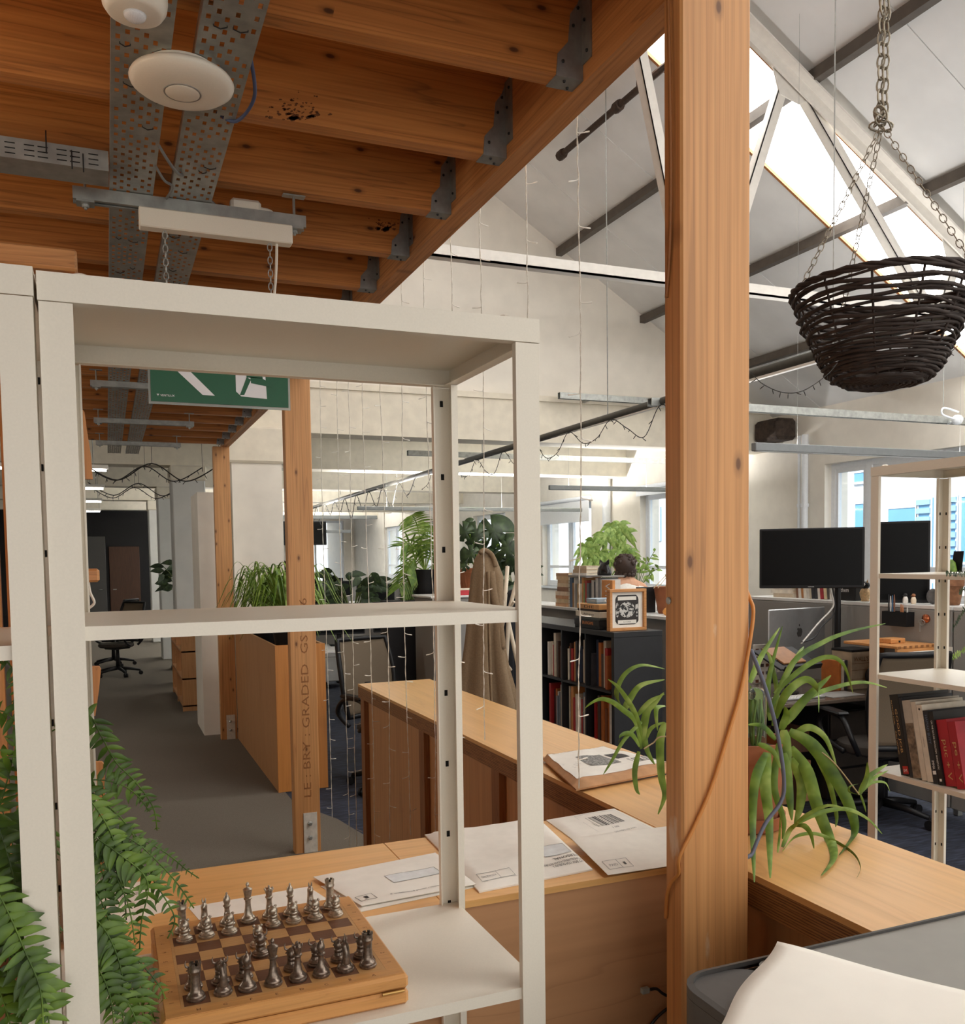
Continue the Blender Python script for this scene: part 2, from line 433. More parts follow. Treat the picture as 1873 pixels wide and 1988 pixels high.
# gusset plates and bolts
bolt_m = MB().lathe([(.014, 0), (.014, .012), (.008, .018)], n=6).build('bolt', M['steel_w'], truss)
bolt_m.matrix_basis = Matrix.Translation(Vector((4.6, TY-.03, rz_(4.6)-.13))-truss.location) @ Matrix.Rotation(R(90), 4, 'X')
for gx in (4.63, 6.3):
    c = rp(gx, .16)
    MB().prism([(c.x-.17, c.z+.13), (c.x-.08, c.z-.12), (c.x+.10, c.z-.16), (c.x+.22, c.z-.09)], TY-.005, TY+.005, Matrix(((1,0,0,0),(0,0,1,0),(0,1,0,0),(0,0,0,1)))).build('gusset', M['steel_w'], truss)
    for dx, dz in ((-.09,.06),(-.02,.02),(.06,-.02),(.02,-.1),(.08,-.12),(-.06,-.03),(.14,-.08)):
        place(bolt_m, truss, mtx=Matrix.Translation(Vector((c.x+dx, TY-.024, c.z+dz))-truss.location) @ Matrix.Rotation(R(90), 4, 'X'))

# gable wall with the concrete beam, open below
gw = struct('wall_back')
wp = [(-.2, 3.42), (XW, 3.42), (XW, rz_(XW)), (RIDGE, rz_(RIDGE)), (-.2, rz_(RIDGE)-RM*(RIDGE+.2))]
XZ = Matrix(((1,0,0,0),(0,0,1,0),(0,1,0,0),(0,0,0,1)))
MB().prism(wp, YG, YG+.25, XZ).build('gable', M['plaster'], gw)
MB().box(1.05, XW, YG-.05, YG+.3, 2.93, 3.38).build('concrete_beam', M['concrete'], gw)
MB().box(1.05, XW, YG-.08, YG+.3, 3.38, 3.44).build('beam_ledge', M['concrete'], gw)
# columns under it
MB().box(1.14, 1.62, 9.02, 9.6, 0, 2.62).build('column', M['plaster'], gw)
MB().cbox(1.10, 1.66, 8.98, 9.66, 2.60, 2.95, .02).build('column_head', M['concrete'], gw)
MB().box(.80, 1.09, 8.86, 9.55, 0, 2.3).build('column_casing', M['plaster'], gw)
# right wall with windows
wr = struct('wall_right')
wins = [(4.4, 8.25, 1.1, 2.68), (10.55, 12.2, 1.1, 2.62), (13.75, 15.65, 1.1, 2.6), (17.4, 19.2, 1.1, 2.6), (21, 22.8, 1.1, 2.6), (24.6, 26.4, 1.1, 2.6)]
y0 = -4
mbw = MB()
for a, b, z0, z1 in wins:
    mbw.box(XW, XW+.35, y0, a, 0, 3.35); mbw.box(XW, XW+.35, a, b, 0, z0); mbw.box(XW, XW+.35, a, b, z1, 3.35); y0 = b
mbw.box(XW, XW+.35, y0, 34, 0, 3.35)
mbw.build('wall_body', M['plaster'], wr)
M['frame_w'] = mat('window_paint', srgb(232,236,240), .4, var=.03)
def glass(name):
    k = NT(name); t = k.t
    tr = k.node('ShaderNodeBsdfTransparent'); gl = k.node('ShaderNodeBsdfGlossy'); gl.inputs['Roughness'].default_value = .03
    nz = k.node('ShaderNodeTexNoise'); nz.inputs['Scale'].default_value = 1.5; k.link(k.coords(), nz.inputs['Vector'])
    k.link(k.ramp(nz.outputs[0], [(.3, (.90,.95,1,1)), (.7, (.95,.98,1,1))]), tr.inputs[0])
    mx = k.node('ShaderNodeMixShader'); mx.inputs[0].default_value = .05; k.link(tr.outputs[0], mx.inputs[1]); k.link(gl.outputs[0], mx.inputs[2])
    k.link(mx.outputs[0], k.n['Material Output'].inputs[0]); return k.m
M['glass'] = glass('window_glass')
for i, (a, b, z0, z1) in enumerate(wins):
    wn = struct('window_%d' % (i+1), (XW+.12, (a+b)/2, z0))
    x0, x1 = XW+.10, XW+.16
    f_ = MB(); f_.box(x0, x1, a, a+.06, z0, z1); f_.box(x0, x1, b-.06, b, z0, z1); f_.box(x0, x1, a+.06, b-.06, z0, z0+.06); f_.box(x0, x1, a+.06, b-.06, z1-.06, z1)
    f_.build('window_frame', M['frame_w'], wn)
    MB().box(XW-.06, XW+.12, a-.03, b+.03, z0-.04, z0).build('window_sill', M['frame_w'], wn)
    cuts = [a, 5.6, 7.68, b] if i == 0 else [a, (a+b)/2, b]
    for c0, c1 in zip(cuts, cuts[1:]):
        if c1 < b: MB().box(x0-.01, x1+.01, c1-.045, c1+.045, z0+.06, z1-.06).build('mullion', M['frame_w'], wn)
        s0, s1 = c0+(.06 if c0 == a else .045), c1-(.06 if c1 == b else .045)
        sash = MB(); q = .045
        sash.box(x0+.005, x1-.005, s0, s0+q, z0+.06, z1-.06); sash.box(x0+.005, x1-.005, s1-q, s1, z0+.06, z1-.06)
        sash.box(x0+.005, x1-.005, s0+q, s1-q, z0+.06, z0+.06+q); sash.box(x0+.005, x1-.005, s0+q, s1-q, z1-.06-q, z1-.06)
        zb_ = z0+.34
        sash.box(x0+.005, x1-.005, s0+q, s1-q, zb_, zb_+.05)
        sash.build('sash', M['frame_w'], wn)
        MB().box(x0+.028, x0+.034, s0+q, s1-q, z0+.06+q, z1-.06-q).build('pane', M['glass'], wn)

# ------------------------------------------------------------------ mezzanine: joists, deck and edge beam
mz = struct('ceiling_mezzanine')
ZB = 2.695
JH = .225
MB().box(1.005, 1.065, 1.375, 8.70, ZB-.004, ZB+.26).build('edge_beam', M['beam'], mz)
MB().box(-3.2, -3.14, -3.0, 8.70, ZB-.004, ZB+.26).build('edge_beam', M['beam'], mz)
jm = MB().box(-2.07, 2.07, -.0235, .0235, 0, JH).build('joist', M['joist'], mz)
hg = MB()   # joist hanger: stirrup and flanges
for s in (-1, 1):
    hg.prism([(0, 0), (.066, 0), (.062, .045), (.036, .075), (.030, .135), (.012, .16), (0, .19)], s*.0245-.001, s*.0245+.001, Matrix(((-1,0,0,0),(0,0,1,0),(0,1,0,0),(0,0,0,1))))
    hg.box(-.003, 0, min(s*.0245, s*.066), max(s*.0245, s*.066), .03, .19)
hg.box(-.066, 0, -.0255, .0255, -.0025, 0)
nails = MB()
for s in (-1, 1):
    for (a, z) in ((-.05,.03),(-.024,.11),(-.012,.15)): nails.ball((a, s*.0265, z), .004, 6, 4)
    for (a, z) in ((s*.05,.05),(s*.04,.12),(s*.052,.165)): nails.ball((-.004, a, z), .004, 6, 4)
nails.ball((-.04,-.012,-.004), .004, 6, 4); nails.ball((-.02,.012,-.004), .004, 6, 4)
M['nail'] = mat('nail_head', srgb(40,40,42), .5, .5)
hgo = hg.build('joist_hanger', M['galvd'], mz); nlo = nails.build('hanger_nails', M['nail'], hgo); nlo['kind'] = 'stuff'
jys = [1.83+.4125*i for i in range(-7, 17)]
first = True
for Y in jys:
    if first: j = jm; h = hgo; n_ = nlo; first = False
    else:
        j = place(jm, mz); h = place(hgo, mz); n_ = place(nlo, h)
    j.location = (-1.065, Y, ZB+.003)
    h.location = (1.0045, Y, ZB+.003)
for i in range(34):
    MB().box(-3.14+.122*i, -3.14+.122*i+.12, -3.0, 8.7, ZB+JH+.004, ZB+JH+.024).build('deck_board', M['deck'], mz)

# timber posts
def timber_post(y0, y1, z1, label, x0=.922, x1=1.068, matn='post', plate=True):
    t = thing('timber_post', ((x0+x1)/2, (y0+y1)/2, 0), label, 'post')
    MB().cbox(x0, x1, y0, y1, .0, z1, .004).build('post_body', M[matn], t)
    if plate:
        MB().box(x0+.05, x1-.02, y0-.006, y0, .004, .23).build('base_plate', M['platem'], t)
        for z in (.09, .17):
            MB().lathe([(.013,0),(.013,.010),(.008,.014)], n=6, mat=Matrix.Translation(((x0+x1)/2+.012, y0-.006, z)) @ Matrix.Rotation(R(90),4,'X')).build('bolt', M['galv'], t)
    return t
M['platem'] = mat('painted_plate', srgb(216,210,198), .6, 0, var=.12, scale=40)
tp1 = timber_post(1.319, 1.372, 3.1, 'large pine post in the foreground right of the white shelf', matn='postp', plate=False)
tp2 = timber_post(5.02, 5.09, ZB, 'pine post with stamped lettering and a steel base plate by the corridor')
tp3 = timber_post(8.57, 8.64, ZB, 'far pine post at the end of the plywood planter in the corridor')
# ------------------------------------------------------------------ white steel shelving units
HOLE = {}
def steel_shelf(label, loc, rz, W, D, z0, ztop, shelves, pw=.034):
    """local frame: x along the width, y back from the front, z world height"""
    t = thing('steel_shelf', loc, label, 'shelf', rz=rz)
    zt = ztop-.031
    for (cx, sx) in ((0, 1), (W, -1)):
        for (cy, sy) in ((0, 1), (D, -1)):
            m_ = MB()
            def bx(a0, a1, b0, b1):
                xs = sorted((cx+sx*a0, cx+sx*a1)); ysl = sorted((cy+sy*b0, cy+sy*b1))
                m_.box(xs[0], xs[1], ysl[0], ysl[1], z0, zt-.001)
            bx(0, pw, 0, .0025); bx(0, .0025, .0025, pw); bx(pw-.0025, pw, .0025, .011); bx(.0025, .011, pw-.0025, pw)
            p = m_.build('post', M['white'], t, local=True)
            z = z0+.06
            while z < zt-.03:
                for ax in (0, 1):
                    if ax == 0: loc_ = (cx+sx*.017, cy+sy*.0031, z+.005)
                    else: loc_ = (cx+sx*.0031, cy+sy*.017, z+.005)
                    key = 'h%d' % ax
                    if key not in HOLE:
                        e_ = (.0028, .0004, .005) if ax == 0 else (.0004, .0028, .005)
                        HOLE[key] = MB().cbox(-e_[0], e_[0], -e_[1], e_[1], -e_[2], e_[2], .0015 if False else .0003).build('slot_hole', M['hole'], p, local=True); q = HOLE[key]
                    else: q = place(HOLE[key], p)
                    q.location = loc_
                z += .1215
    def tray(z1, lip, name, inset, flange=.010):
        m_ = MB(); a = inset
        m_.box(a, W-a, a, D-a, z1-.0025, z1)
        m_.box(a, W-a, a, a+.002, z1-lip, z1-.0025); m_.box(a, W-a, D-a-.002, D-a, z1-lip, z1-.0025)
        m_.box(a, a+.002, a+.002, D-a-.002, z1-lip, z1-.0025); m_.box(W-a-.002, W-a, a+.002, D-a-.002, z1-lip, z1-.0025)
        m_.box(a+.002, W-a-.002, a+.002, a+flange, z1-lip, z1-lip+.0015); m_.box(a+.002, W-a-.002, D-a-flange, D-a-.002, z1-lip, z1-lip+.0015)
        m_.box(a+.002, a+flange, a+flange, D-a-flange, z1-lip, z1-lip+.0015); m_.box(W-a-flange, W-a-.002, a+flange, D-a-flange, z1-lip, z1-lip+.0015)
        return m_.build(name, M['white'], t, local=True)
    tray(ztop, .031, 'top_panel', -.001, .018)
    for z in shelves: tray(z, .016, 'shelf', .0045)
    for cx in (.2*W*.35, W*.93): MB().lathe([(.012,0),(.012,.003),(.006,.006)], (cx, .02, ztop), 10).build('cap', M['white'], t, local=True)
    return t
shA = steel_shelf('white steel shelf in the foreground with a chess board on it', (-.059, 1.10, 0), 0, .601, .338, .02, 1.966, [.30, .68, 1.058, 1.579])
shB = steel_shelf('white steel shelf cut by the left picture edge, next to the chess shelf', (-.665, 1.094, 0), 0, .601, .338, .02, 1.968, [.30, .68, 1.10, 1.562])

# ------------------------------------------------------------------ plywood counter: top pieces, panels, battens
CT = 1.05
ct = thing('counter', (.3, 1.63, 0), 'birch plywood reception counter behind the white shelf carrying envelopes', 'counter')
for x0, x1 in ((-1.6, -.1), (-.098, .52), (.522, 1.098)):
    MB().box(x0, x1, 1.447, 1.822, CT-.012, CT).build('top_board', M['ply'], ct)
MB().box(-1.6, 1.098, 1.452, 1.470, 0.02, CT-.0125).build('front_panel', M['plyF'], ct)
MB().box(-1.6, 1.098, 1.79, 1.808, 0.02, CT-.0125).build('back_panel', M['plyV'], ct)
cl = thing('counter', (1.28, 2.4, 0), 'long plywood counter with a striped thick edge, running behind the big post', 'counter')
for y0, y1 in ((1.0, 2.42), (2.422, 4.247)):
    MB().box(1.101, 1.468, y0, y1, CT-.012, CT).build('top_board', M['plyY'], cl)
MB().box(1.1012, 1.16, 1.0, 2.42, CT-.066, CT-.0122).build('edge_core', M['edge'], cl)
MB().box(1.1012, 1.16, 2.424, 4.246, CT-.066, CT-.0122).build('edge_core', M['edge'], cl)
MB().box(1.40, 1.467, 1.0, 4.246, CT-.066, CT-.0122).build('edge_core', M['edge'], cl)
MB().box(1.16, 1.40, 4.20, 4.246, CT-.066, CT-.0122).build('edge_core', M['edge'], cl)
MB().box(1.135, 1.153, 1.0, 4.24, .02, CT-.0665).build('side_panel', M['plyV'], cl)
MB().box(1.42, 1.438, 1.0, 4.24, .02, CT-.0665).build('side_panel', M['plyV'], cl)
MB().box(1.16, 1.41, 4.205, 4.243, .02, CT-.0665).build('end_panel', M['plyV'], cl)
M['batten'] = wood('batten_wood', srgb(150,100,58), srgb(134,86,46), srgb(96,60,32), 2, knots=False)
for yb in (4.215, 3.33, 2.60, 1.95):
    MB().box(1.112, 1.1345, yb-.03, yb+.03, .02, CT-.0665).build('batten', M['batten'], cl)
# ------------------------------------------------------------------ lettering helper
_txt = {}
def text_mesh(s, bold=False):
    """flat outline mesh of a string, height about 1, lower left at the origin, in the xy plane"""
    if s in _txt: return _txt[s]
    cu = bpy.data.curves.new('t', 'FONT'); cu.body = s; cu.resolution_u = 2; cu.fill_mode = 'FRONT' if hasattr(cu, 'fill_mode') else cu.fill_mode
    ob = bpy.data.objects.new('t', cu)
    me = ob.to_mesh(); vs_ = [v.co.copy() for v in me.vertices]; fs = [tuple(p.vertices) for p in me.polygons]
    ob.to_mesh_clear(); bpy.data.objects.remove(ob); bpy.data.curves.remove(cu)
    if vs_:
        x0 = min(v.x for v in vs_); x1 = max(v.x for v in vs_); y0 = min(v.y for v in vs_); y1 = max(v.y for v in vs_)
    else: x0 = x1 = y0 = y1 = 0
    _txt[s] = ([Vector((v.x-x0, v.y-y0, 0)) for v in vs_], fs, x1-x0, y1-y0)
    return _txt[s]
def lettering(s, origin, right, up, height, mat_, parent, width=None, center=False, name='lettering', local=False):
    vs_, fs, w_, h_ = text_mesh(s)
    if not vs_: return None
    right = Vector(right).normalized(); up = Vector(up).normalized(); o = Vector(origin)
    sy = height/max(h_, 1e-6); sx = sy if width is None else width/max(w_, 1e-6)
    if center: o = o - right*(w_*sx/2) - up*(height/2)
    b = MB().add([o + right*(v.x*sx) + up*(v.y*sy) for v in vs_], fs)
    ob = b.build(name, mat_, parent, local=local); ob['kind'] = 'stuff'
    return ob
M['ink'] = mat('print_ink', srgb(48,44,42), .7, var=.1)
M['inkw'] = mat('white_print', srgb(235,235,232), .6, var=.03)
# stamped lettering on the middle post, reading upwards
M['stamp'] = mat('burnt_stamp', srgb(96,58,30), .8, var=.2)
M['stampf'] = mat('faded_stamp', srgb(150,98,56), .8, var=.3, scale=90)
lettering('LE : BRY : GRADED  GS  C16', (1.02, 5.0195, .32), (0,0,1), (-1,0,0), .042, M['stampf'], tp2, width=1.12)

# ------------------------------------------------------------------ cable trays
def tray_mesh(y0, y1, pitch, w_=.108):
    cols = 6; xs = [0]
    gap = (w_-cols*.0084)/(cols+1)
    for i in range(cols): xs += [xs[-1]+gap, xs[-1]+gap+.0084]
    xs.append(w_)
    n = int((y1-y0)/pitch); ysl = []
    for i in range(n):
        ysl += [y0+i*pitch, y0+i*pitch+pitch*.42, y0+i*pitch+pitch*.5, y0+i*pitch+pitch*.92]
    ysl.append(y0+n*pitch)
    m_ = MB(); nx = len(xs)
    m_.v = [(x, yv, 0) for yv in ysl for x in xs]
    rnd = random.Random(3)
    for j in range(len(ysl)-1):
        ph = j % 4
        for i in range(nx-1):
            if i % 2 == 1:
                c = i//2
                if (ph == 0 and c % 2 == 0) or (ph == 2 and c % 2 == 1):
                    if rnd.random() > .12: continue
            a = j*nx+i
            m_.f.append((a, a+1, a+nx+1, a+nx))
    return m_
TRZ = 2.636
for k, (x0, lab) in enumerate(((.040, 'left of the two perforated steel cable trays under the joists'), (.191, 'right of the two perforated steel cable trays under the joists'))):
    t = thing('cable_tray', (x0, 1.5, TRZ), lab, 'cable tray')
    for (y0, y1, pt) in ((-1.2, 4.62, .042), (4.625, 8.9, .068)):
        o = tray_mesh(y0-1.5, y1-1.5, pt).build('tray_base', M['galv'], t, local=True)
        sm = o.modifiers.new('thickness', 'SOLIDIFY'); sm.thickness = .0012; sm.offset = 1
        for xx in (0, .108-.0015): MB().box(xx, xx+.0015, y0-1.5, y1-1.5, .0015, .028).build('tray_side', M['galv'], t, local=True)
    rnd = random.Random(k+5)
    tie = None
    for i in range(13):
        yy = rnd.uniform(1.55, 3.9)-1.5; xx = rnd.uniform(.012, .07); l_ = rnd.uniform(.014, .03)
        m_ = MB().tube([(0,0,.004),(0,0,-.003),(l_*.5,.002,-.006),(l_,0,-.003),(l_,0,.004)], .0013, 5)
        c = m_.build('cable_tie', M['black'], t, local=True); c.location = (xx, yy, 0); c.rotation_euler = (0, 0, rnd.uniform(-.3,.3))
# cross tray to the left
t = thing('cable_tray', (-.2, 2.47, 2.61), 'narrow slotted steel cable tray running off to the left', 'cable tray')
MB().box(-2.2, .037, 2.44, 2.4415, 2.607, 2.655).build('tray_side', M['galv'], t)
MB().box(-2.2, .037, 2.4415, 2.54, 2.607, 2.6085).build('tray_base', M['galv'], t)
MB().box(-2.2, .037, 2.54, 2.5415, 2.607, 2.655).build('tray_side', M['galv'], t)
sl = None
for i in range(6):
    for z in (2.618, 2.630, 2.642):
        x = .015-.035*i-(.006 if i % 2 else 0)
        if sl is None: sl = MB().box(-.011, .011, -.0004, 0, -.0012, .0012).build('slot', M['hole'], t, local=True); q = sl
        else: q = place(sl, t)
        q.location = Vector((x-.012, 2.4396, z))-t.location
for x, z0 in ((-.10, 2.628), (-.045, 2.60), (-.02, 2.596)):
    MB().tube([(x, 2.438, z0), (x, 2.438, z0+.04), (x, 2.45, z0+.058)], .0016, 5).build('cable_tie', M['black'], t)

# strut channels hung on rods (the second one carries the exit sign driver)
def strut(Y, x0, x1, z, label):
    t = thing('strut_channel', ((x0+x1)/2, Y, z), label, 'steel channel')
    m_ = MB(); m_.box(x0, x1, Y-.02, Y+.02, z+.030, z+.032); m_.box(x0, x1, Y-.02, Y-.018, z, z+.030); m_.box(x0, x1, Y+.018, Y+.02, z, z+.030)
    m_.box(x0, x1, Y-.018, Y-.008, z, z+.002); m_.box(x0, x1, Y+.008, Y+.018, z, z+.002)
    m_.build('channel', M['galv'], t)
    for x in (x0+.03, x1-.03):
        MB().tube([(x, Y, z-.02), (x, Y, ZB-.002)], .004, 6).build('rod', M['galv'], t)
        MB().box(x-.022, x+.022, Y-.022, Y+.022, z-.006, z-.0005).build('washer_plate', M['galv'], t)
        MB().lathe([(.009,0),(.009,.008)], (x, Y, z-.0145), 6).build('nut', M['galv'], t)
        MB().cbox(x-.032, x+.032, Y-.012, Y+.012, ZB-.005, ZB-.0005, .001).build('ceiling_bracket', M['galv'], t)
    return t
for Y, x1, lab in ((2.653, .56, 'steel strut channel carrying the white driver box of the exit sign'), (5.36, .60, 'steel strut channel seen left of the green exit sign'), (6.72, .60, 'steel strut channel below the joists just under the exit sign'), (7.95, .60, 'farthest steel strut channel below the joists of the corridor')):
    strut(Y, -.05, x1, 2.6025, lab)
# exit sign with its driver box, chains and cable
ex = thing('exit_sign', (.31, 2.64, 2.09), 'green hanging emergency exit sign partly hidden by the shelf top', 'exit sign')
MB().cbox(.11, .517, 2.612, 2.652, 2.545, 2.597, .003).build('driver_box', M['white'], ex)
MB().cbox(.355, .44, 2.66, 2.70, 2.634, 2.672, .008).build('junction_box', M['white'], ex)
M['acrylic'] = mat('clear_acrylic', srgb(205,214,208), .15, trans=.6, var=.02)
M['sign_g'] = mat('sign_green', srgb(0,88,52), .35, var=.03)
M['sign_w'] = mat('sign_white', srgb(236,238,240), .4, var=.02)
SY = 2.630
s0 = at(293, 770, Y=SY); s1 = at(560, 792, Y=SY)
MB().box(s0.x-.006, s1.x+.006, SY+.002, SY+.006, 2.080, 2.29).build('acrylic_panel', M['acrylic'], ex)
gx0, gx1 = s0.x, s1.x
MB().box(gx0, gx1, SY-.001, SY+.0015, 2.087, 2.28).build('sign_face', M['sign_g'], ex)
def flat(pts, yv, name, m_, parent):
    """polygon given in (x, z) standing at y = yv"""
    return MB().prism([(p[0], p[1]) for p in pts], yv-.0006, yv, XZ).build(name, m_, parent)
ar = at(437, 747, Y=SY); 
cx, cz = gx0+.055, 2.185
flat([(cx, cz), (cx+.080, cz-.075), (cx+.112, cz-.075), (cx+.048, cz-.012), (cx+.14, cz-.012), (cx+.14, cz+.012), (cx+.048, cz+.012), (cx+.105, cz+.07), (cx+.075, cz+.07)], SY-.0012, 'arrow', M['sign_w'], ex)
dx = at(458, 760, Y=SY).x
flat([(dx, 2.125), (dx+.014, 2.112), (dx+.085, 2.1085), (dx+.078, 2.26), (dx, 2.26)], SY-.0012, 'door_pictogram', M['sign_w'], ex)
flat([(dx+.010, 2.115), (dx+.022, 2.116), (dx+.042, 2.160), (dx+.030, 2.166)], SY-.0019, 'runner_leg', M['sign_g'], ex)
flat([(dx+.042, 2.150), (dx+.098, 2.142), (dx+.094, 2.154), (dx+.072, 2.166), (dx+.040, 2.168)], SY-.0019, 'runner_leg', M['sign_g'], ex)
flat([(dx+.030, 2.165), (dx+.075, 2.165), (dx+.060, 2.23), (dx+.025, 2.225)], SY-.0019, 'runner_body', M['sign_g'], ex)
p = at(305, 768, Y=SY)
lettering('VENTILUX', (gx0+.024, SY-.0014, 2.101), (1,0,0), (0,0,1), .0055, M['sign_w'], ex)
flat([(gx0+.018, 2.1015), (gx0+.0215, 2.107), (gx0+.0145, 2.107)], SY-.0012, 'logo', M['sign_w'], ex)
def chain(parent, p, q, link_l, wire, name='chain_link', m_=None, n=5):
    """oval links between p and q, every other one turned a quarter"""
    p, q = Vector(p), Vector(q); d = q-p; L = d.length; cnt = max(2, int(L/(link_l*.78))); st = L/cnt
    ring = []
    for k in range(12):
        a = 2*math.pi*k/12; ring.append((math.cos(a)*link_l*.28, 0, math.sin(a)*link_l*.5))
    ring.append(ring[0])
    first = MB().tube(ring, wire, n, caps=False).build(name, m_ or M['galv'], parent, local=True)
    rot0 = d.to_track_quat('Z', 'Y').to_matrix().to_4x4()
    off = WLOC.get(parent.name, Vector())
    for i in range(cnt):
        o = first if i == 0 else place(first, parent)
        o.matrix_basis = Matrix.Translation(p + d*((i+.5)/cnt) - off) @ rot0 @ Matrix.Rotation(R(90)*(i % 2)+.2, 4, 'Z')
    return first
for x in (.175, .455):
    chain(ex, (x, 2.632, 2.543), (x, 2.632, 2.29), .022, .0016)
MB().tube(spline([(.475, 2.632, 2.545), (.470, 2.63, 2.46), (.462, 2.63, 2.38), (.46, 2.632, 2.29)], 6), .004, 6).build('cable', M['white'], ex)
MB().tube(spline([(.44, 2.68, 2.655), (.47, 2.68, 2.65), (.48, 2.66, 2.62), (.478, 2.64, 2.597)], 6), .005, 6).build('cable', M['white'], ex)

# wireless access point and motion sensor
ap = thing('access_point', (.172, 1.95, 2.59), 'round white wireless access point disc on the cable trays', 'access point')
MB().lathe([(.020,-.0015),(.060,0),(.088,.006),(.099,.014),(.101,.020),(.098,.026),(.07,.034),(.07,.045)], (.172,1.95,2.590), 40).build('disc', M['white'], ap, smooth=True, edge=50)
M['ring'] = mat('grey_ring', srgb(150,146,138), .5)
MB().lathe([(.034,-.0012),(.0345,-.0022),(.0365,-.0022),(.037,-.0005)], (.172,1.95,2.590), 36).build('ring', M['ring'], ap, smooth=True)
MB().lathe([(.030,-.004),(.033,-.0025),(.033,.0)], (.172,1.95,2.590), 36).build('centre_button', M['white'], ap, smooth=True, edge=40)
ms = thing('motion_sensor', (.076, 1.70, 2.585), 'white cylindrical ceiling motion sensor at the top picture edge', 'motion sensor')
MB().lathe([(.040,0),(.046,.003),(.052,.012),(.0545,.026),(.0545,.05),(.050,.052)], (.076,1.70,2.585), 36).build('housing', M['white'], ms, smooth=True, edge=50)
M['lens'] = mat('sensor_lens', srgb(214,214,216), .2, var=.1, scale=600, bump=.3)
MB().lathe([(.002,-.012),(.010,-.010),(.017,-.005),(.0195,.001)], (.076,1.70,2.585), 24).build('lens', M['lens'], ms, smooth=True)
# loose cables between the trays
M['cable_g'] = mat('grey_cable', srgb(120,120,118), .5)
M['cable_b'] = mat('blue_cable', srgb(70,84,120), .5)
for nm, pts, r_, m_, lab in (
    ('ceiling_cable', [(.30,1.9,2.66),(.325,2.02,2.64),(.30,2.12,2.63),(.26,2.14,2.65)], .004, 'cable_b', 'blue cable looping beside the round access point'),
    ('ceiling_cable', [(.13,2.30,2.655),(.17,2.36,2.62),(.20,2.44,2.625),(.22,2.5,2.65)], .004, 'cable_g', 'grey cable sagging between the two trays, nearer one'),
    ('ceiling_cable', [(.13,2.42,2.655),(.165,2.47,2.618),(.19,2.52,2.62),(.175,2.70,2.64)], .0035, 'cable_g', 'thin grey cable sagging between the two trays, by the channel'),
    ('ceiling_cable', [(.30,2.66,2.65),(.33,2.67,2.632),(.36,2.68,2.645)], .006, 'cable_g', 'grey cable entering the white junction box')):
    tag(MB().tube(spline(pts, 8), r_, 6).build(nm, M[m_], None, smooth=True), lab, 'cable')

# ------------------------------------------------------------------ curtain of fairy lights along the edge beam
M['wire'] = mat('clear_wire', srgb(226,220,206), .35, var=.12, scale=300)
M['led'] = mat('led_tip', srgb(246,242,232), .25, var=.02)
strandY = [1.97, 2.26, 2.585, 2.83, 3.09, 3.39, 3.67, 3.94, 4.23, 4.42, 4.80]
ends = [1.07, 1.0, 1.08, .80, .62, .55, .45, .35, .12, .2, .25]
ordn = ['first', 'second', 'third', 'fourth', 'fifth', 'sixth', 'seventh', 'eighth', 'ninth', 'tenth', 'eleventh']
ledm = None
for k, (Y, ze) in enumerate(zip(strandY, ends)):
    X = 1.078; rnd = random.Random(20+k)
    t = thing('fairy_light_strand', (X, Y, ze), '%s hanging fairy light strand counted from the big post' % ordn[k], 'fairy lights', 'curtain of fairy lights below the beam')
    n = 46; z0 = ZB+.04; pts = []
    ph = rnd.uniform(0, 6)
    for i in range(n+1):
        s_ = i/n; z = z0+(ze-z0)*s_
        pts.append((X+.006*math.sin(s_*5+ph)+rnd.uniform(-.0015,.0015), Y+.008*math.sin(s_*4+ph*2)+rnd.uniform(-.0015,.0015), z))
    # two twisted wires
    for tw in (0, math.pi):
        m_ = MB(); q = []
        sp_ = spline(pts, 3)
        for i, c in enumerate(sp_):
            a = i*1.1+tw; q.append((c.x+.0011*math.cos(a), c.y+.0011*math.sin(a), c.z))
        m_.tube(q, .0011, 4).build('wire', M['wire'], t)
    z = z0-rnd.uniform(.05,.16); sgn = 1
    while z > ze+.02:
        i = min(range(n+1), key=lambda q_: abs(pts[q_][2]-z))
        if ledm is None:
            ledm = MB().tube([(0,0,.004),(.004,0,-.001),(.014,0,-.003),(.022,0,-.0035),(.030,0,-.004)], [.0012,.0012,.0012,.0019,.0017], 6).build('led_bulb', M['led'], t, local=True); o = ledm
        else: o = place(ledm, t)
        o.location = Vector(pts[i])-t.location; o.rotation_euler = (rnd.uniform(-.5,.5), rnd.uniform(-.35,.25), (0 if sgn > 0 else math.pi)+rnd.uniform(-.7,.4))
        sgn = -sgn if rnd.random() < .75 else sgn; z -= rnd.uniform(.10,.16)

# ------------------------------------------------------------------ wooden rack on the left of the corridor
M['oak'] = wood('rack_wood', srgb(206,148,90), srgb(184,124,68), srgb(128,78,40), 2, rough=.5, contrast=.8)
M['oakx'] = wood('rack_wood_cross', srgb(206,150,96), srgb(186,128,76), srgb(128,80,44), 0, rough=.5)
M['cardb'] = mat('grey_board', srgb(150,138,120), .8, var=.1)
rk = thing('wooden_rack', (-.4, 2.75, 0), 'tall wooden rack with rounded boards on the left side of the corridor', 'rack')
MB().cbox(-.95, -.045, 2.60, 2.68, 2.405, 2.462, .006).build('top_rail', M['oakx'], rk)
MB().cbox(-.075, -.035, 2.62, 2.70, 2.20, 2.405, .006).build('bracket', M['oak'], rk)
MB().box(-.95, -.09, 2.66, 2.68, 2.2, 2.405).build('back_board', M['cardb'], rk)
for i, x in enumerate((-.95, -.80, -.66, -.52, -.38, -.25)):
    MB().cbox(x, x+.115, 2.72, 2.76, 0.02, 2.2, .006).build('plank', M['oak'], rk)
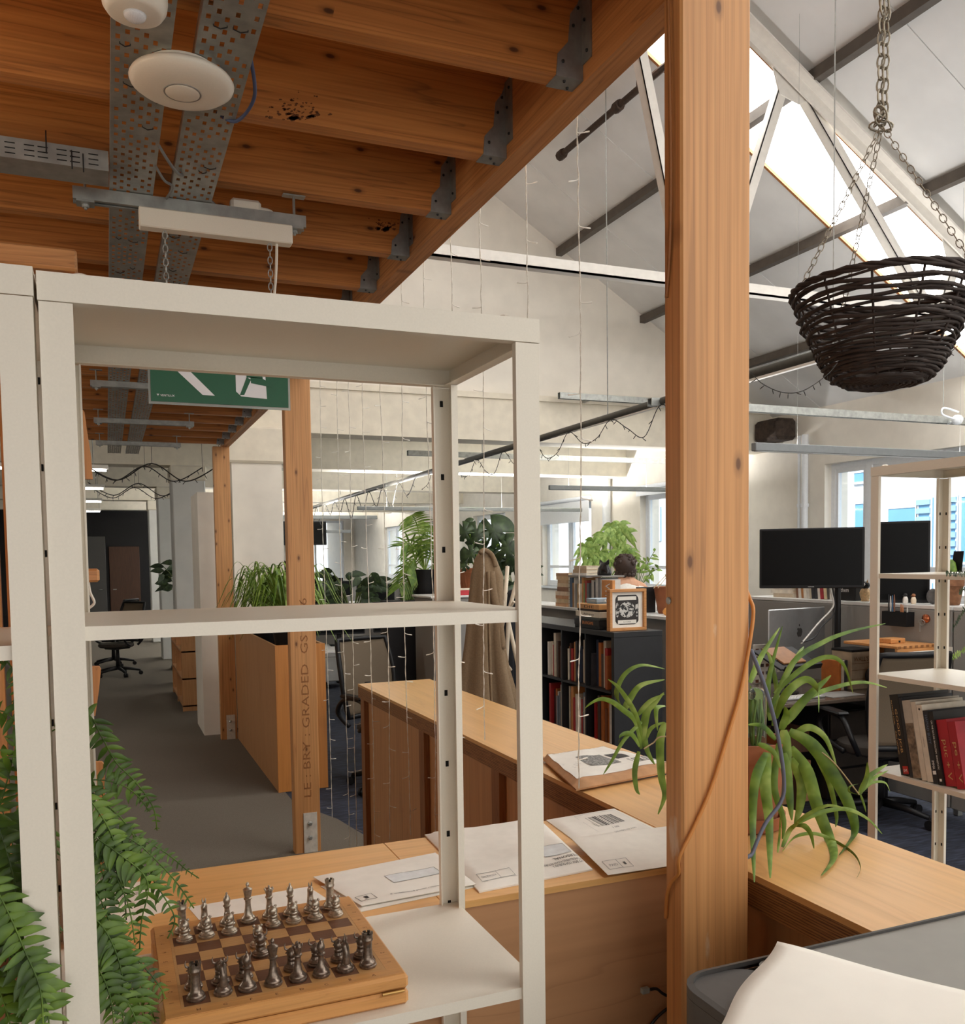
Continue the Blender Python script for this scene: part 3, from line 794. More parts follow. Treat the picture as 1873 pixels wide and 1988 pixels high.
MB().cbox(-.11, -.062, 2.72, 2.78, .02, 2.2, .006).build('stud', M['oak'], rk)
def rboard(pts_px, Yb, th=.03):
    """rounded board seen along the corridor: outline in pixels on a plane of constant X turned along Y"""
    m_ = MB(); pts_ = [at(px, py, Y=Yb) for px, py in pts_px]
    m_.prism([(p.x, p.z) for p in pts_], Yb, Yb+th, XZ); return m_
for pl in ([(120,930),(160,930),(180,930),(176,880),(168,830),(164,800),(160,795),(120,795)],
           [(120,1390),(185,1390),(192,1340),(196,1300),(193,1294),(120,1294)],
           [(120,1700),(202,1700),(204,1560),(203,1486),(198,1480),(120,1480)]):
    rboard(list(reversed(pl)), 2.715-.02, .02).build('rounded_board', M['oak'], rk)
p = at(160, 1100, Y=2.70)
MB().cbox(-.09, at(193,1110,Y=2.70).x, 2.66, 2.714, at(170,1130,Y=2.70).z, at(170,1104,Y=2.70).z, .006).build('peg', M['oakx'], rk)
MB().tube(spline([at(172,1130,Y=2.69), at(175,1150,Y=2.69), at(183,1170,Y=2.69), at(172,1181,Y=2.69)], 6), .004, 6).build('cord', M['white'], rk)
# ------------------------------------------------------------------ chess board and men
M['maple'] = wood('board_maple', srgb(206,150,88), srgb(190,134,74), srgb(150,98,50), 0, grain=2.2, rough=.4, knots=False, contrast=.5)
M['sq_l'] = wood('light_square', srgb(196,150,96), srgb(184,136,82), srgb(160,112,64), 0, grain=4, rough=.5, knots=False, contrast=.5)
M['sq_d'] = wood('dark_square', srgb(112,72,46), srgb(98,60,38), srgb(70,42,26), 0, grain=4, rough=.5, knots=False, contrast=.6)
M['brass'] = mat('brass_hinge', srgb(176,140,84), .35, .9)
bx0, bx1, by0, by1 = .042, .352, 1.124, 1.434
gx0, gx1, gy0, gy1 = .070, .324, 1.152, 1.406
BZ = 1.0995
cb = thing('chess_board', ((bx0+bx1)/2, (by0+by1)/2, 1.0582), 'folding wooden chess box board with inlaid squares on the white shelf', 'chess board')
MB().cbox(bx0, bx1, by0, by1, 1.0583, 1.0782, .004).build('lower_box', M['maple'], cb)
m_ = MB(); m_.cbox(bx0, bx1, by0, by1, 1.0792, BZ-.0009, .004); m_.build('upper_box', M['maple'], cb)
# mitred border strips round the squares
def frame4(a0, a1, b0, b1, c0, c1, d0, d1, z0, z1, mt, name):
    # outer (a0..a1,b0..b1), inner (c0..c1,d0..d1)
    for poly in ([(a0,b0),(a1,b0),(c1,d0),(c0,d0)], [(a1,b0),(a1,b1),(c1,d1),(c1,d0)], [(a1,b1),(a0,b1),(c0,d1),(c1,d1)], [(a0,b1),(a0,b0),(c0,d0),(c0,d1)]):
        MB().prism(poly, z0, z1).build(name, mt, cb)
frame4(bx0+.005, bx1-.005, by0+.005, by1-.005, gx0-.004, gx1+.004, gy0-.004, gy1+.004, BZ-.0008, BZ, M['maple'], 'border')
frame4(gx0-.0038, gx1+.0038, gy0-.0038, gy1+.0038, gx0, gx1, gy0, gy1, BZ-.0008, BZ-.0001, M['sq_l'], 'inlay_line')
SQ = (gx1-gx0)/8
sqm = {}
for r_ in range(8):
    for c in range(8):
        dark = (r_+c) % 2 == 0
        if dark not in sqm:
            sqm[dark] = MB().box(-SQ/2+.0001, SQ/2-.0001, -SQ/2+.0001, SQ/2-.0001, -.0006, 0).build('square', M['sq_d' if dark else 'sq_l'], cb, local=True); o = sqm[dark]
        else: o = place(sqm[dark], cb)
        o.location = Vector((gx0+SQ*(c+.5), gy0+SQ*(r_+.5), BZ-.0001 + (.0 if dark else .00005)))-cb.location
for c, ch in enumerate('HGFEDCBA'):
    lettering(ch, (gx0+SQ*(c+.5), by0+.0145, BZ+.0003), (1,0,0), (0,1,0), .0055, M['stamp'], cb, center=True)
for r_, ch in enumerate('12345678'):
    lettering(ch, (bx0+.014, gy0+SQ*(r_+.5), BZ+.0003), (0,1,0), (-1,0,0), .0055, M['stamp'], cb, center=True)
    lettering(ch, (bx1-.014, gy0+SQ*(r_+.5), BZ+.0003), (0,-1,0), (1,0,0), .0055, M['stamp'], cb, center=True)
hx = MB().tube([(.315, by0-.0012, 1.0787), (.345, by0-.0012, 1.0787)], .0022, 8); hx.build('hinge', M['brass'], cb)
MB().tube([(.075, by0-.0012, 1.0787), (.105, by0-.0012, 1.0787)], .0022, 8).build('hinge', M['brass'], cb)

M['pewter'] = mat('pewter', srgb(178,166,150), .3, .8, var=.3, scale=220, bump=.15)
M['bronze'] = mat('dark_bronze', srgb(126,112,100), .3, .8, var=.35, scale=220, bump=.15)
BASE = [(.0112,0),(.0118,.0015),(.0118,.003),(.0105,.0042),(.0108,.0055),(.0100,.0075),(.0080,.0095),(.0072,.0105)]
def prof(kind):
    if kind == 'king': return BASE+[(.0058,.015),(.0046,.022),(.0040,.030),(.0044,.034),(.0062,.0355),(.0062,.037),(.0048,.038),(.0052,.040),(.0070,.049),(.0072,.0505),(.0050,.052),(.0016,.0535),(.0014,.0545),(.0026,.056),(.0028,.058),(.0020,.060),(.0003,.0615)]
    if kind == 'queen': return BASE+[(.0056,.014),(.0044,.021),(.0038,.028),(.0044,.0315),(.0060,.033),(.0058,.0345),(.0044,.0355),(.0048,.038),(.0064,.0445),(.0052,.046),(.0030,.0475),(.0012,.0485),(.0018,.050),(.0014,.0515),(.0003,.052)]
    if kind == 'bishop': return BASE+[(.0054,.0135),(.0042,.019),(.0036,.025),(.0042,.028),(.0056,.0292),(.0056,.0305),(.0036,.0315),(.0044,.034),(.0054,.0375),(.0050,.041),(.0034,.0445),(.0014,.047),(.0016,.0485),(.0012,.050),(.0003,.0505)]
    if kind == 'rook': return BASE+[(.0066,.014),(.0060,.022),(.0058,.031),(.0062,.034),(.0074,.036),(.0076,.0375),(.0070,.0385),(.0072,.043)]
    if kind == 'pawn': return BASE[:5]+[(.0086,.007),(.0072,.0088),(.0074,.0102),(.0060,.0125),(.0054,.015)]
    return BASE+[(.0072,.0115),(.0060,.0125)]
def chessman(kind, army, label, x, y, face=1, extra_rot=0):
    """face = +1 looks away from the camera, -1 towards it"""
    t = thing('chess_'+('bear_pawn' if kind == 'bear' else 'bull_pawn' if kind == 'bull' else kind), (x, y, BZ+.0002), label, 'chess piece', 'far army of chess pieces' if army == 'pewter' else 'near army of chess pieces', rz=(0 if face > 0 else math.pi)+extra_rot)
    mt = M[army]
    body = MB().lathe(prof({'bear':'pawn','bull':'pawn'}.get(kind, kind)), (0,0,0), 18)
    if kind == 'rook':
        o = body.build('body', mt, t, smooth=True, edge=40, local=True)
        rim = MB().lathe([(.0072,.043),(.0072,.0445),(.0050,.0445),(.0050,.040),(.001,.040)], (0,0,0), 18); rim.build('rim', mt, t, local=True)
        mer = None
        for k in range(6):
            a = k*math.pi/3+.2
            mm = Matrix.Translation((.0062*math.cos(a), .0062*math.sin(a), .0455)) @ Matrix.Rotation(a, 4, 'Z')
            if mer is None: mer = MB().box(-.0011,.0011,-.0019,.0019,-.0015,.0018).build('merlon', mt, t, local=True); q = mer
            else: q = place(mer, t)
            q.matrix_basis = mm
        return t
    body.build('body', mt, t, smooth=True, edge=40, local=True)
    if kind == 'queen':
        sp_ = None
        for k in range(8):
            a = k*math.pi/4
            mm = Matrix.Translation((.0058*math.cos(a), .0058*math.sin(a), .0455)) @ Matrix.Rotation(a, 4, 'Z')
            if sp_ is None: sp_ = MB().tube([(0,0,-.001),(.0006,0,.0012),(.0010,0,.0028)], [.0015,.0012,.0003], 5).build('crown_point', mt, t, local=True); q = sp_
            else: q = place(sp_, t)
            q.matrix_basis = mm
    if kind == 'knight':
        nk = MB().tube(spline([(0,-.002,.011),(0,-.003,.018),(0,-.0035,.026),(0,-.001,.0335),(0,.002,.038)], 4), [.0062,.0060,.0058,.0055,.0052,.0050,.0048,.0046,.0045,.0045,.0046,.0047,.0048,.0049,.0046,.0042,.0036], 10)
        nk.ball((0, .005, .0372), .0045, 10, 6, (.75, 1.35, .85), Matrix.Rotation(-.55, 4, 'X'))
        nk.build('horse_head', mt, t, smooth=True, local=True)
        for s in (-1, 1): MB().tube([(s*.0018,-.0005,.040),(s*.0022,-.001,.0435),(s*.0020,-.0012,.0465)], [.0014,.0012,.0003], 5).build('ear', mt, t, local=True)
        MB().box(-.0009,.0009,-.0075,-.0030,.018,.040).build('mane', mt, t, local=True)
    if kind in ('bear', 'bull'):
        h = MB(); h.ball((0, 0, .0225), .0072, 12, 8, (1.0, .95, 1.12)); h.ball((0, .0062, .0205), .0036, 10, 6, (1, 1.25, .8))
        h.tube([(0,0,.012),(0,.001,.018)], [.0062,.0066], 12)
        h.build('beast_head', mt, t, smooth=True, local=True)
        for s in (-1, 1):
            if kind == 'bear': MB().ball((s*.0052, -.001, .0295), .0022, 8, 5, (1,.6,1)).build('ear', mt, t, smooth=True, local=True)
            else:
                MB().tube([(s*.005,0,.027),(s*.0088,.0005,.0285),(s*.0098,.0008,.0325),(s*.0086,.001,.0362)], [.0017,.0014,.0010,.0003], 6).build('horn', mt, t, smooth=True, local=True)
                MB().tube([(s*.0060,-.001,.0245),(s*.0085,-.0015,.0235)], [.0016,.0006], 5).build('ear', mt, t, local=True)
    return t
def sqc(c, r_): return gx0+SQ*(c+.5), gy0+SQ*(r_+.5)
order = ['rook','knight','bishop','king','queen','bishop','knight','rook']
rj = random.Random(4)
for c, k in enumerate(order):
    side = {0:'leftmost', 1:'left', 2:'left', 3:'', 4:'', 5:'right', 6:'right', 7:'rightmost'}[c]
    for army, r_, row, fc in (('bronze', 0, 'near row', 1), ('pewter', 7, 'far row', -1)):
        x, y = sqc(c, r_)
        lab = ('%s %s of the %s on the chess board' % ('dark bronze' if army == 'bronze' else 'pewter', ('%s %s' % (side, k)).strip(), row))
        chessman(k, army, lab, x+rj.uniform(-.001,.001), y+rj.uniform(-.001,.001), fc, rj.uniform(-.4,.4))
cols_w = ['leftmost','second from left','third from left','','fourth from right','third from right','second from right','rightmost']
for c in range(8):
    for army, kind, r_, fc, nm in (('bronze','bull',1,1,'horned bull-head pawn'), ('pewter','bear',6,-1,'bear-head pawn')):
        if c == 3:
            r_ = 3 if kind == 'bull' else 4
            lab = '%s advanced alone to the middle of the chess board' % nm
        else: lab = '%s %s in its row' % (cols_w[c], nm)
        x, y = sqc(c, r_)
        chessman(kind, army, lab, x+rj.uniform(-.001,.001), y+rj.uniform(-.001,.001), fc, rj.uniform(-.3,.3))

# ------------------------------------------------------------------ ferns on the shelves
def leaf_mat(name, a, b, c):
    k = NT(name); co = k.coords((1,1,1), 20)
    nz = k.node('ShaderNodeTexNoise'); nz.inputs['Scale'].default_value = 25; nz.inputs['Detail'].default_value = 2; k.link(co, nz.inputs['Vector'])
    k.link(k.ramp(nz.outputs[0], [(.3, a), (.5, b), (.72, c)]), k.b.inputs['Base Color'])
    k.b.inputs['Roughness'].default_value = .5
    k.b.inputs['Subsurface Weight'].default_value = 0
    return k.m
M['fern'] = leaf_mat('fern_green', srgb(40,62,10), srgb(68,98,20), srgb(108,138,40))
M['ferns'] = leaf_mat('fern_stalk', srgb(70,90,40), srgb(92,110,50), srgb(110,120,60))
M['terra'] = mat('terracotta', srgb(154,94,60), .8, var=.15, scale=14)
M['soil'] = mat('potting_soil', srgb(50,36,26), .95, var=.3, scale=80, bump=.6)
def frond(parent, pts, size, seed, dens=.0098, lean=None, mt='fern'):
    """rachis with two rows of curved pinnae"""
    rnd = random.Random(seed); P = spline(pts, 10); 
    # resample by length
    L = [0]
    for a, b in zip(P, P[1:]): L.append(L[-1]+(b-a).length)
    tot = L[-1]; m_ = MB()
    def pos(s_):
        for i in range(len(L)-1):
            if L[i+1] >= s_: 
                f_ = (s_-L[i])/max(1e-9, L[i+1]-L[i]); return P[i].lerp(P[i+1], f_), (P[i+1]-P[i]).normalized()
        return P[-1], (P[-1]-P[-2]).normalized()
    m_.tube(P[::2]+[P[-1]], .0009, 4)
    view = (EYE-P[len(P)//2]).normalized()
    face = (view+Vector((rnd.uniform(-.35,.35), 0, rnd.uniform(.0,.7)))).normalized()
    s_ = dens*.7; k = 0
    while s_ < tot:
        p, t = pos(s_); u = s_/tot
        ln = size*1.15*(min(1, .55+u*2.2) if u < .25 else 1.0)*(1-.8*max(0, (u-.45)/.55)**1.3)*rnd.uniform(.85,1.1)
        sd = t.cross(face).normalized()
        for sg in (-1, 1):
            d = (sd*sg + t*rnd.uniform(.0,.6) + face*rnd.uniform(-.35,.35)).normalized()
            dn = (face*rnd.uniform(-.9,.4)); rnd_c = rnd.uniform(-.1,.45); pts_ = []
            for j in range(5):
                q = j/4; pts_.append(p + d*(ln*q) + dn*ln*.35*q*q + t*ln*rnd_c*q*q + Vector((0,0,-ln*.12*q*q)))
            wd = ln*rnd.uniform(.33,.42)
            m_.ribbon(pts_, [wd*.55, wd, wd*.92, wd*.62, wd*.06], t, .35)
        s_ += dens*rnd.uniform(.9,1.15); k += 1
    return m_.build('frond', M[mt], parent, smooth=True)
fn = thing('potted_fern', (-.13, 1.25, 1.1005), 'bushy green fern on the left shelves, fronds spilling past the white posts', 'fern')
MB().lathe([(.055,0),(.062,.01),(.075,.10),(.08,.105),(.08,.125),(.072,.125),(.070,.11)], (-.15,1.25,1.1005), 24).build('pot', M['terra'], fn, smooth=True, edge=40)
MB().lathe([(.068,.108),(.05,.116),(.001,.12)], (-.15,1.25,1.1005), 20).build('soil', M['soil'], fn)
def FP(pl, y0, y1):
    n = len(pl)-1
    return [at(px, py, Y=y0+(y1-y0)*i/n) for i, (px, py) in enumerate(pl)]
fr_list = [
 ([(100,1420),(167,1387),(196,1428),(226,1481),(263,1518),(297,1567),(305,1612)], 1.24, 1.28, .018),
 ([(120,1540),(173,1515),(226,1520),(263,1541),(290,1575)], 1.25, 1.27, .017),
 ([(130,1520),(177,1541),(226,1579),(256,1616),(275,1660)], 1.24, 1.25, .019),
 ([(140,1520),(177,1556),(211,1609),(230,1665),(241,1729),(245,1786)], 1.22, 1.22, .020),
 ([(150,1590),(211,1612),(263,1635),(309,1676),(346,1718),(376,1763)], 1.23, 1.25, .019),
 ([(200,1590),(301,1643),(339,1669),(361,1688),(386,1705)], 1.26, 1.30, .010),
 ([(120,1690),(181,1725),(211,1786),(226,1842),(248,1917)], 1.20, 1.19, .022),
 ([(160,1610),(226,1654),(286,1710),(275,1786),(271,1842)], 1.22, 1.20, .020),
 ([(180,1610),(263,1665),(320,1744),(339,1786),(325,1822)], 1.23, 1.22, .016),
 ([(140,1800),(211,1842),(263,1899),(286,1936),(301,1985)], 1.19, 1.17, .022),
 ([(160,1790),(245,1842),(282,1880),(316,1925),(327,1974)], 1.20, 1.18, .017),
 ([(150,1760),(200,1800),(232,1870),(240,1940),(236,2000)], 1.18, 1.16, .023),
 ([(140,1830),(190,1880),(215,1940),(222,2010)], 1.17, 1.15, .022),
 ([(170,1850),(240,1900),(275,1960),(290,2030)], 1.18, 1.16, .021),
 ([(150,1900),(230,1930),(262,1975),(270,2030)], 1.17, 1.15, .022),
 ([(140,1640),(190,1670),(205,1740),(200,1800)], 1.22, 1.21, .020),
 ([(150,1560),(200,1640),(225,1700),(250,1760),(262,1830)], 1.23, 1.2, .019),
 ([(-30,1290),(0,1276),(23,1296),(32,1315),(26,1370)], 1.24, 1.24, .012),
 ([(-10,1600),(10,1530),(28,1460),(40,1400),(36,1360)], 1.23, 1.22, .018),
 ([(-20,1560),(11,1646),(30,1722),(41,1797),(60,1857),(75,1936)], 1.14, 1.10, .024),
 ([(-20,1700),(20,1780),(50,1850),(78,1920),(84,2000)], 1.09, 1.05, .026),
 ([(-30,1500),(10,1470),(50,1480),(80,1530)], 1.22, 1.22, .020),
 ([(-30,1400),(0,1380),(30,1400),(60,1440),(80,1500)], 1.23, 1.23, .018),
 ([(-30,1640),(10,1600),(50,1620),(90,1690)], 1.2, 1.2, .022),
 ([(-40,1740),(0,1700),(45,1730),(90,1800)], 1.2, 1.18, .023),
 ([(-40,1820),(0,1800),(40,1830),(80,1900)], 1.18, 1.15, .024),
 ([(-50,1900),(0,1880),(40,1920),(70,1990)], 1.15, 1.12, .026),
 ([(-40,1560),(-5,1560),(20,1620),(30,1700),(20,1780)], 1.19, 1.16, .022),
 ([(-20,1880),(5,1940),(20,1990),(25,2040)], 1.12, 1.08, .026),
 ([(20,1850),(55,1880),(85,1930),(95,1990),(90,2050)], 1.085, 1.06, .027),
 ([(-40,1660),(-10,1690),(15,1760),(20,1840),(10,1920)], 1.17, 1.12, .024),
 ([(30,1560),(60,1580),(85,1640),(88,1720)], 1.22, 1.2, .02),
 ([(30,1720),(60,1740),(80,1800),(84,1880)], 1.2, 1.16, .022),
]
for i, (pl, y0, y1, sz) in enumerate(fr_list):
    frond(fn, FP(pl, y0, y1), sz, 100+i)
# ------------------------------------------------------------------ shelf C on the right, turned a quarter
shC = steel_shelf('white steel shelf at the right picture edge holding leaning books', (2.466, 2.405, 0), -math.pi/2, .60, .345, .02, 1.945, [.49, .886, 1.225, 1.576])

ORD = ['first','second','third','fourth','fifth','sixth','seventh','eighth','ninth','tenth','eleventh','twelfth','thirteenth','fourteenth','fifteenth','sixteenth']
M['paper'] = mat('page_block', srgb(232,222,200), .85, var=.06, scale=60)
_cov = {}
def cover(rgb):
    if rgb not in _cov: _cov[rgb] = mat('cover_%d_%d_%d' % rgb, srgb(*rgb), .5, var=.12, scale=22)
    return _cov[rgb]
def book(label, mtx, th, dp, ht, rgb, group=None, name='book'):
    """local x thickness, y depth from the spine, z height"""
    t = bpy.data.objects.new(name, None); COL.objects.link(t); t.empty_display_size = .03
    t.matrix_world = mtx; WLOC[t.name] = mtx.translation.copy(); tag(t, label, 'book', group)
    c = min(.0025, th*.2)
    m_ = MB(); m_.box(0, th, 0, c, 0, ht); m_.box(0, c, c, dp, 0, ht); m_.box(th-c, th, c, dp, 0, ht)
    m_.build('cover', cover(rgb), t, local=True)
    MB().box(c, th-c, c, dp-.004, .003, ht-.003).build('pages', M['paper'], t, local=True)
    return t
def axes(o, ex_, ey, ez):
    m4 = Matrix.Identity(4)
    for i, v in enumerate((Vector(ex_), Vector(ey), Vector(ez))):
        for j in range(3): m4[j][i] = v[j]
    m4.translation = Vector(o); return m4
# leaning row of art books on shelf C: local x = -Y (towards us), y = +X, z leans
lean = R(11.5)
ezl = Vector((0, math.sin(lean), math.cos(lean))); exl = Vector((0, -math.cos(lean), math.sin(lean)))
rowC = [(.036, .275, (14,12,12), 'thick black art book with gold spine lettering and red crest, leftmost on the right shelf', .24),
        (.012, .270, (24,28,36), 'black book just right of the gold lettered one on the right shelf', .24),
        (.034, .262, (176,170,158), 'grey white book with a photographed ruin on its spine', .23),
        (.020, .262, (206,198,182), 'cream book without spine print between the ruin book and the diamond book', .22),
        (.022, .255, (214,206,190), 'cream book with a black diamond on its spine', .22),
        (.020, .240, (30,34,42), 'dark blue black catalogue with IMMA at the foot of its spine', .22),
        (.018, .240, (18,18,20), 'black book with white sans spine lettering next to the red book', .21),
        (.040, .215, (170,26,42), 'bright red book with large gold letters', .19),
        (.030, .215, (162,24,40), 'second red book cut by the right picture edge', .19)]
M['gold'] = mat('gold_print', srgb(200,164,110), .45, .3, var=.1)
M['crest'] = mat('crest_red', srgb(176,40,34), .5, var=.1)
M['photo'] = mat('ruin_photo', srgb(120,104,86), .6, var=.6, scale=60)
M['dim'] = mat('dim_print', srgb(96,112,134), .6)
Yb = 2.285; zsh = .8863
for i, (th, ht, rgb, lab, dp) in enumerate(rowC):
    o = Vector((2.492 + (.0 if i < 7 else .008), Yb, zsh + (.036 if False else 0)))
    b = book(lab, axes(o, exl, (1,0,0), ezl), th, dp, ht, rgb, 'art books on the right shelf')
    up_, dn_ = (0,0,1), (0,0,-1)
    def sp(s_, x, z, h_, m_, w_=None): lettering(s_, (x, -.0006, z), (0,0,-1), (1,0,0), h_, m_, b, width=w_, local=True)
    if i == 0:
        sp('GOOD JOB', .012, .225, .012, M['gold'], .15); sp('PATRICIA HURL', .003, .255, .005, M['gold'], .085); sp('IRISH GOTHIC', .003, .15, .005, M['gold'], .08)
        MB().box(.012, .034, -.0008, 0, .004, .03).build('crest', M['crest'], b, local=True)
        lettering('IM', (.016, -.0012, .010), (1,0,0), (0,0,1), .010, M['inkw'], b, local=True)
    if i == 2:
        MB().box(.001, .033, -.0008, 0, .002, .185).build('spine_photo', M['photo'], b, local=True)
    if i == 4:
        MB().add([(.011,-.0006,.236),(.016,-.0006,.241),(.011,-.0006,.246),(.006,-.0006,.241)], [(0,1,2,3)]).build('diamond', M['ink'], b, local=True)
        sp('architecture', .008, .15, .004, M['ink'], .035)
    if i == 5: sp('HAMAD BUTT', .006, .225, .009, M['dim'], .095); sp('IMMA', .006, .075, .009, M['inkw'], .028); MB().box(.004, .016, -.0006, 0, .03, .042).build('logo', M['inkw'], b, local=True)
    if i == 6: sp('ON THE NATURE: BACULITISM  NONESTATIC', .005, .21, .006, M['inkw'], .16); MB().box(.005, .013, -.0006, 0, .012, .02).build('logo', M['inkw'], b, local=True)
    if i == 7: sp('puc + V', .008, .15, .022, M['gold'], .13)
    if i == 8: sp('pe + V', .008, .15, .018, M['gold'], .13)
    Yb -= (th+.0012)/math.cos(lean)

# ------------------------------------------------------------------ mail on the counter
M['env'] = mat('envelope_paper', srgb(232,228,218), .75, var=.03, scale=40, bump=.1)
M['kraft'] = mat('kraft_paper', srgb(186,140,98), .8, var=.12, scale=30, bump=.2)
M['film'] = mat('window_film', srgb(216,220,222), .15, var=.08, scale=60)
M['bcode'] = None
def barcode():
    k = NT('barcode_print'); tc = k.node('ShaderNodeTexCoord'); mp = k.node('ShaderNodeMapping'); mp.inputs['Scale'].default_value = (70, 0, 0)
    k.link(tc.outputs['Generated'], mp.inputs['Vector'])
    nz = k.node('ShaderNodeTexWhiteNoise'); nz.noise_dimensions = '1D'
    sp = k.node('ShaderNodeSeparateXYZ'); k.link(mp.outputs[0], sp.inputs[0])
    fl_ = k.node('ShaderNodeMath', operation='FLOOR'); k.link(sp.outputs[0], fl_.inputs[0]); k.link(fl_.outputs[0], nz.inputs['W'])
    k.link(k.ramp(nz.outputs['Value'], [(.48, srgb(60,56,52)), (.52, srgb(226,222,212))]), k.b.inputs['Base Color']); k.b.inputs['Roughness'].default_value = .7
    return k.m
M['bcode'] = barcode()
class Sheet:
    """soft envelope on a horizontal surface, corners given as photo pixels (back-left, back-right, front-right, front-left)"""
    def __init__(s, name, quad, z, th, label, cat, m_, seed=0, wrinkle=.0015, lift=(0,0,0,0), n=18):
        s.c = [at(px, py, Z=z+th) for px, py in quad]; s.z = z; s.th = th
        cen = sum(s.c, Vector())/4; s.t = thing(name, (cen.x, cen.y, z), label, cat); s.lift = lift
        rnd = random.Random(seed); s.ph = [rnd.uniform(0, 6) for _ in range(6)]; s.wr = wrinkle
        m = MB(); top = {}; bot = {}
        for j in range(n+1):
            for i in range(n+1):
                p = s.P(i/n, j/n); top[i,j] = len(m.v); m.v.append(tuple(p))
                q = s.B(i/n, j/n); q.z = min(p.z-.0006, max(z, z+s.lf(i/n, j/n)*.9)); bot[i,j] = len(m.v); m.v.append(tuple(q))
        for j in range(n):
            for i in range(n):
                m.f.append((top[i,j], top[i,j+1], top[i+1,j+1], top[i+1,j])[::-1]); m.f.append((bot[i,j], bot[i,j+1], bot[i+1,j+1], bot[i+1,j]))
        for i in range(n):
            for a, b in (((i,0),(i+1,0)), ((i+1,n),(i,n)), ((0,i+1),(0,i)), ((n,i),(n,i+1))):
                m.f.append((bot[a], bot[b], top[b], top[a]))
        s.o = m.build('envelope', m_, s.t, smooth=True, edge=35)
    def B(s, u, v):
        a = s.c[0].lerp(s.c[1], u); b = s.c[3].lerp(s.c[2], u); return a.lerp(b, v)
    def lf(s, u, v): l = s.lift; return (l[0]*(1-u)+l[1]*u)*(1-v)+(l[3]*(1-u)+l[2]*u)*v
    def P(s, u, v, up=0.0):
        p = s.B(u, v); e = min(1, min(u, 1-u, v, 1-v)/.07)
        puff = s.th*(.25+.75*math.sin(e*math.pi/2))
        w_ = s.wr*(math.sin(u*11+s.ph[0]+v*5)*.6+math.sin(v*17+s.ph[1]+u*6)*.5+math.sin((u+v)*23+s.ph[2])*.3)*e
        p.z = s.z+puff+w_+s.lf(u, v)+up; return p
    def patch(s, u0, u1, v0, v1, name, m_, n=8, up=.0006):
        m = MB(); 
        for j in range(n+1):
            for i in range(n+1): m.v.append(tuple(s.P(u0+(u1-u0)*i/n, v0+(v1-v0)*j/n, up)))
        for j in range(n):
            for i in range(n): a = j*(n+1)+i; m.f.append((a, a+n+1, a+n+2, a+1))
        return m.build(name, m_, s.t, smooth=True)
    def frame(s, u0, u1, v0, v1, m_, w_=.006, name='printed_box'):
        hw = w_*.5
        m = MB()
        for (a, b, c, d) in ((u0,u1,v0-hw,v0+hw), (u0,u1,v1-hw,v1+hw), (u0-hw*.7,u0+hw*.7,v0,v1), (u1-hw*.7,u1+hw*.7,v0,v1)):
            n = 4; b0 = len(m.v)
            for j in range(2):
                for i in range(n+1): m.v.append(tuple(s.P(a+(b-a)*i/n, c+(d-c)*j, .0007)))
            for i in range(n): m.f.append((b0+i, b0+n+1+i, b0+n+2+i, b0+i+1))
        o = m.build(name, m_, s.t); o['kind'] = 'stuff'; return o
    def text(s, st, u, v, du, dv, m_, flip=False):
        """text along +u (or reversed when flip) starting at (u, v), du long, dv high"""
        vs_, fs, w_, h_ = text_mesh(st); out = []
        for q in vs_:
            a, b = q.x/max(w_,1e-6), q.y/max(h_,1e-6)
            if flip: a, b = 1-a, 1-b
            out.append(s.P(u+du*a, v-dv*b, .0008))
        o = MB().add(out, fs).build('lettering', m_, s.t); o['kind'] = 'stuff'; return o
CZ = CT+.0003
lo = Sheet('envelope', [(622,1718),(850,1672),(930,1718),(698,1768)], CZ, .003, 'lower white envelope under the windowed one behind the chess board', 'envelope', M['env'], 11, .0003)
e1 = Sheet('envelope', [(608,1700),(845,1658),(924,1714),(702,1756)], CZ+.004, .004, 'crumpled white window envelope left of the padded one, behind the chess board', 'envelope', M['env'], 1, .0009, (.001,.006,.001,.001))
e1.patch(.42, .84, .42, .63, 'window_film', M['film']); e1.frame(.42, .84, .42, .63, M['cable_g'], .008)
e1.frame(.03, .16, .80, .93, M['ink'], .006); e1.text('1', .08, .90, .03, .06, M['ink'])
e1.text('If undelivered please return to PO Box', .28, .93, .6, .035, M['ink'])
e2 = Sheet('padded_envelope', [(824,1612),(1046,1582),(1150,1678),(930,1721)], CZ, .012, 'puffy white padded envelope behind the front right shelf post, marked PERSONAL', 'envelope', M['env'], 2, .0016)
e2.patch(.70, .94, .60, .76, 'window_film', M['film']); e2.frame(.70, .94, .60, .76, M['cable_g'], .006)
e2.text('PERSONAL', .74, .84, .22, .04, M['ink'], True); e2.text('IF UNDELIVERED PLEASE RETURN', .62, .90, .34, .03, M['ink'], True); e2.text('PO BOX 1234 DUBLIN 2', .68, .945, .27, .03, M['ink'], True)
e2.frame(.06, .34, .84, .94, M['cable_g'], .004); e2.frame(.06, .22, .84, .94, M['cable_g'], .004); e2.text('POSTAGE PAID', .08, .90, .12, .025, M['cable_g'], True)
e3 = Sheet('envelope', [(1060,1588),(1192,1566),(1345,1640),(1200,1690)], CZ, .006, 'large white envelope with a printed barcode label, partly behind the big post', 'envelope', M['env'], 3, .0008)
e3.patch(.42, .80, .14, .34, 'barcode', M['bcode']); e3.frame(.34, .92, .07, .80, M['cable_g'], .003)
e3.text('1.00', .56, .42, .08, .03, M['ink']); e3.text('DELIVERY FEE PAID', .50, .50, .3, .02, M['cable_g'])
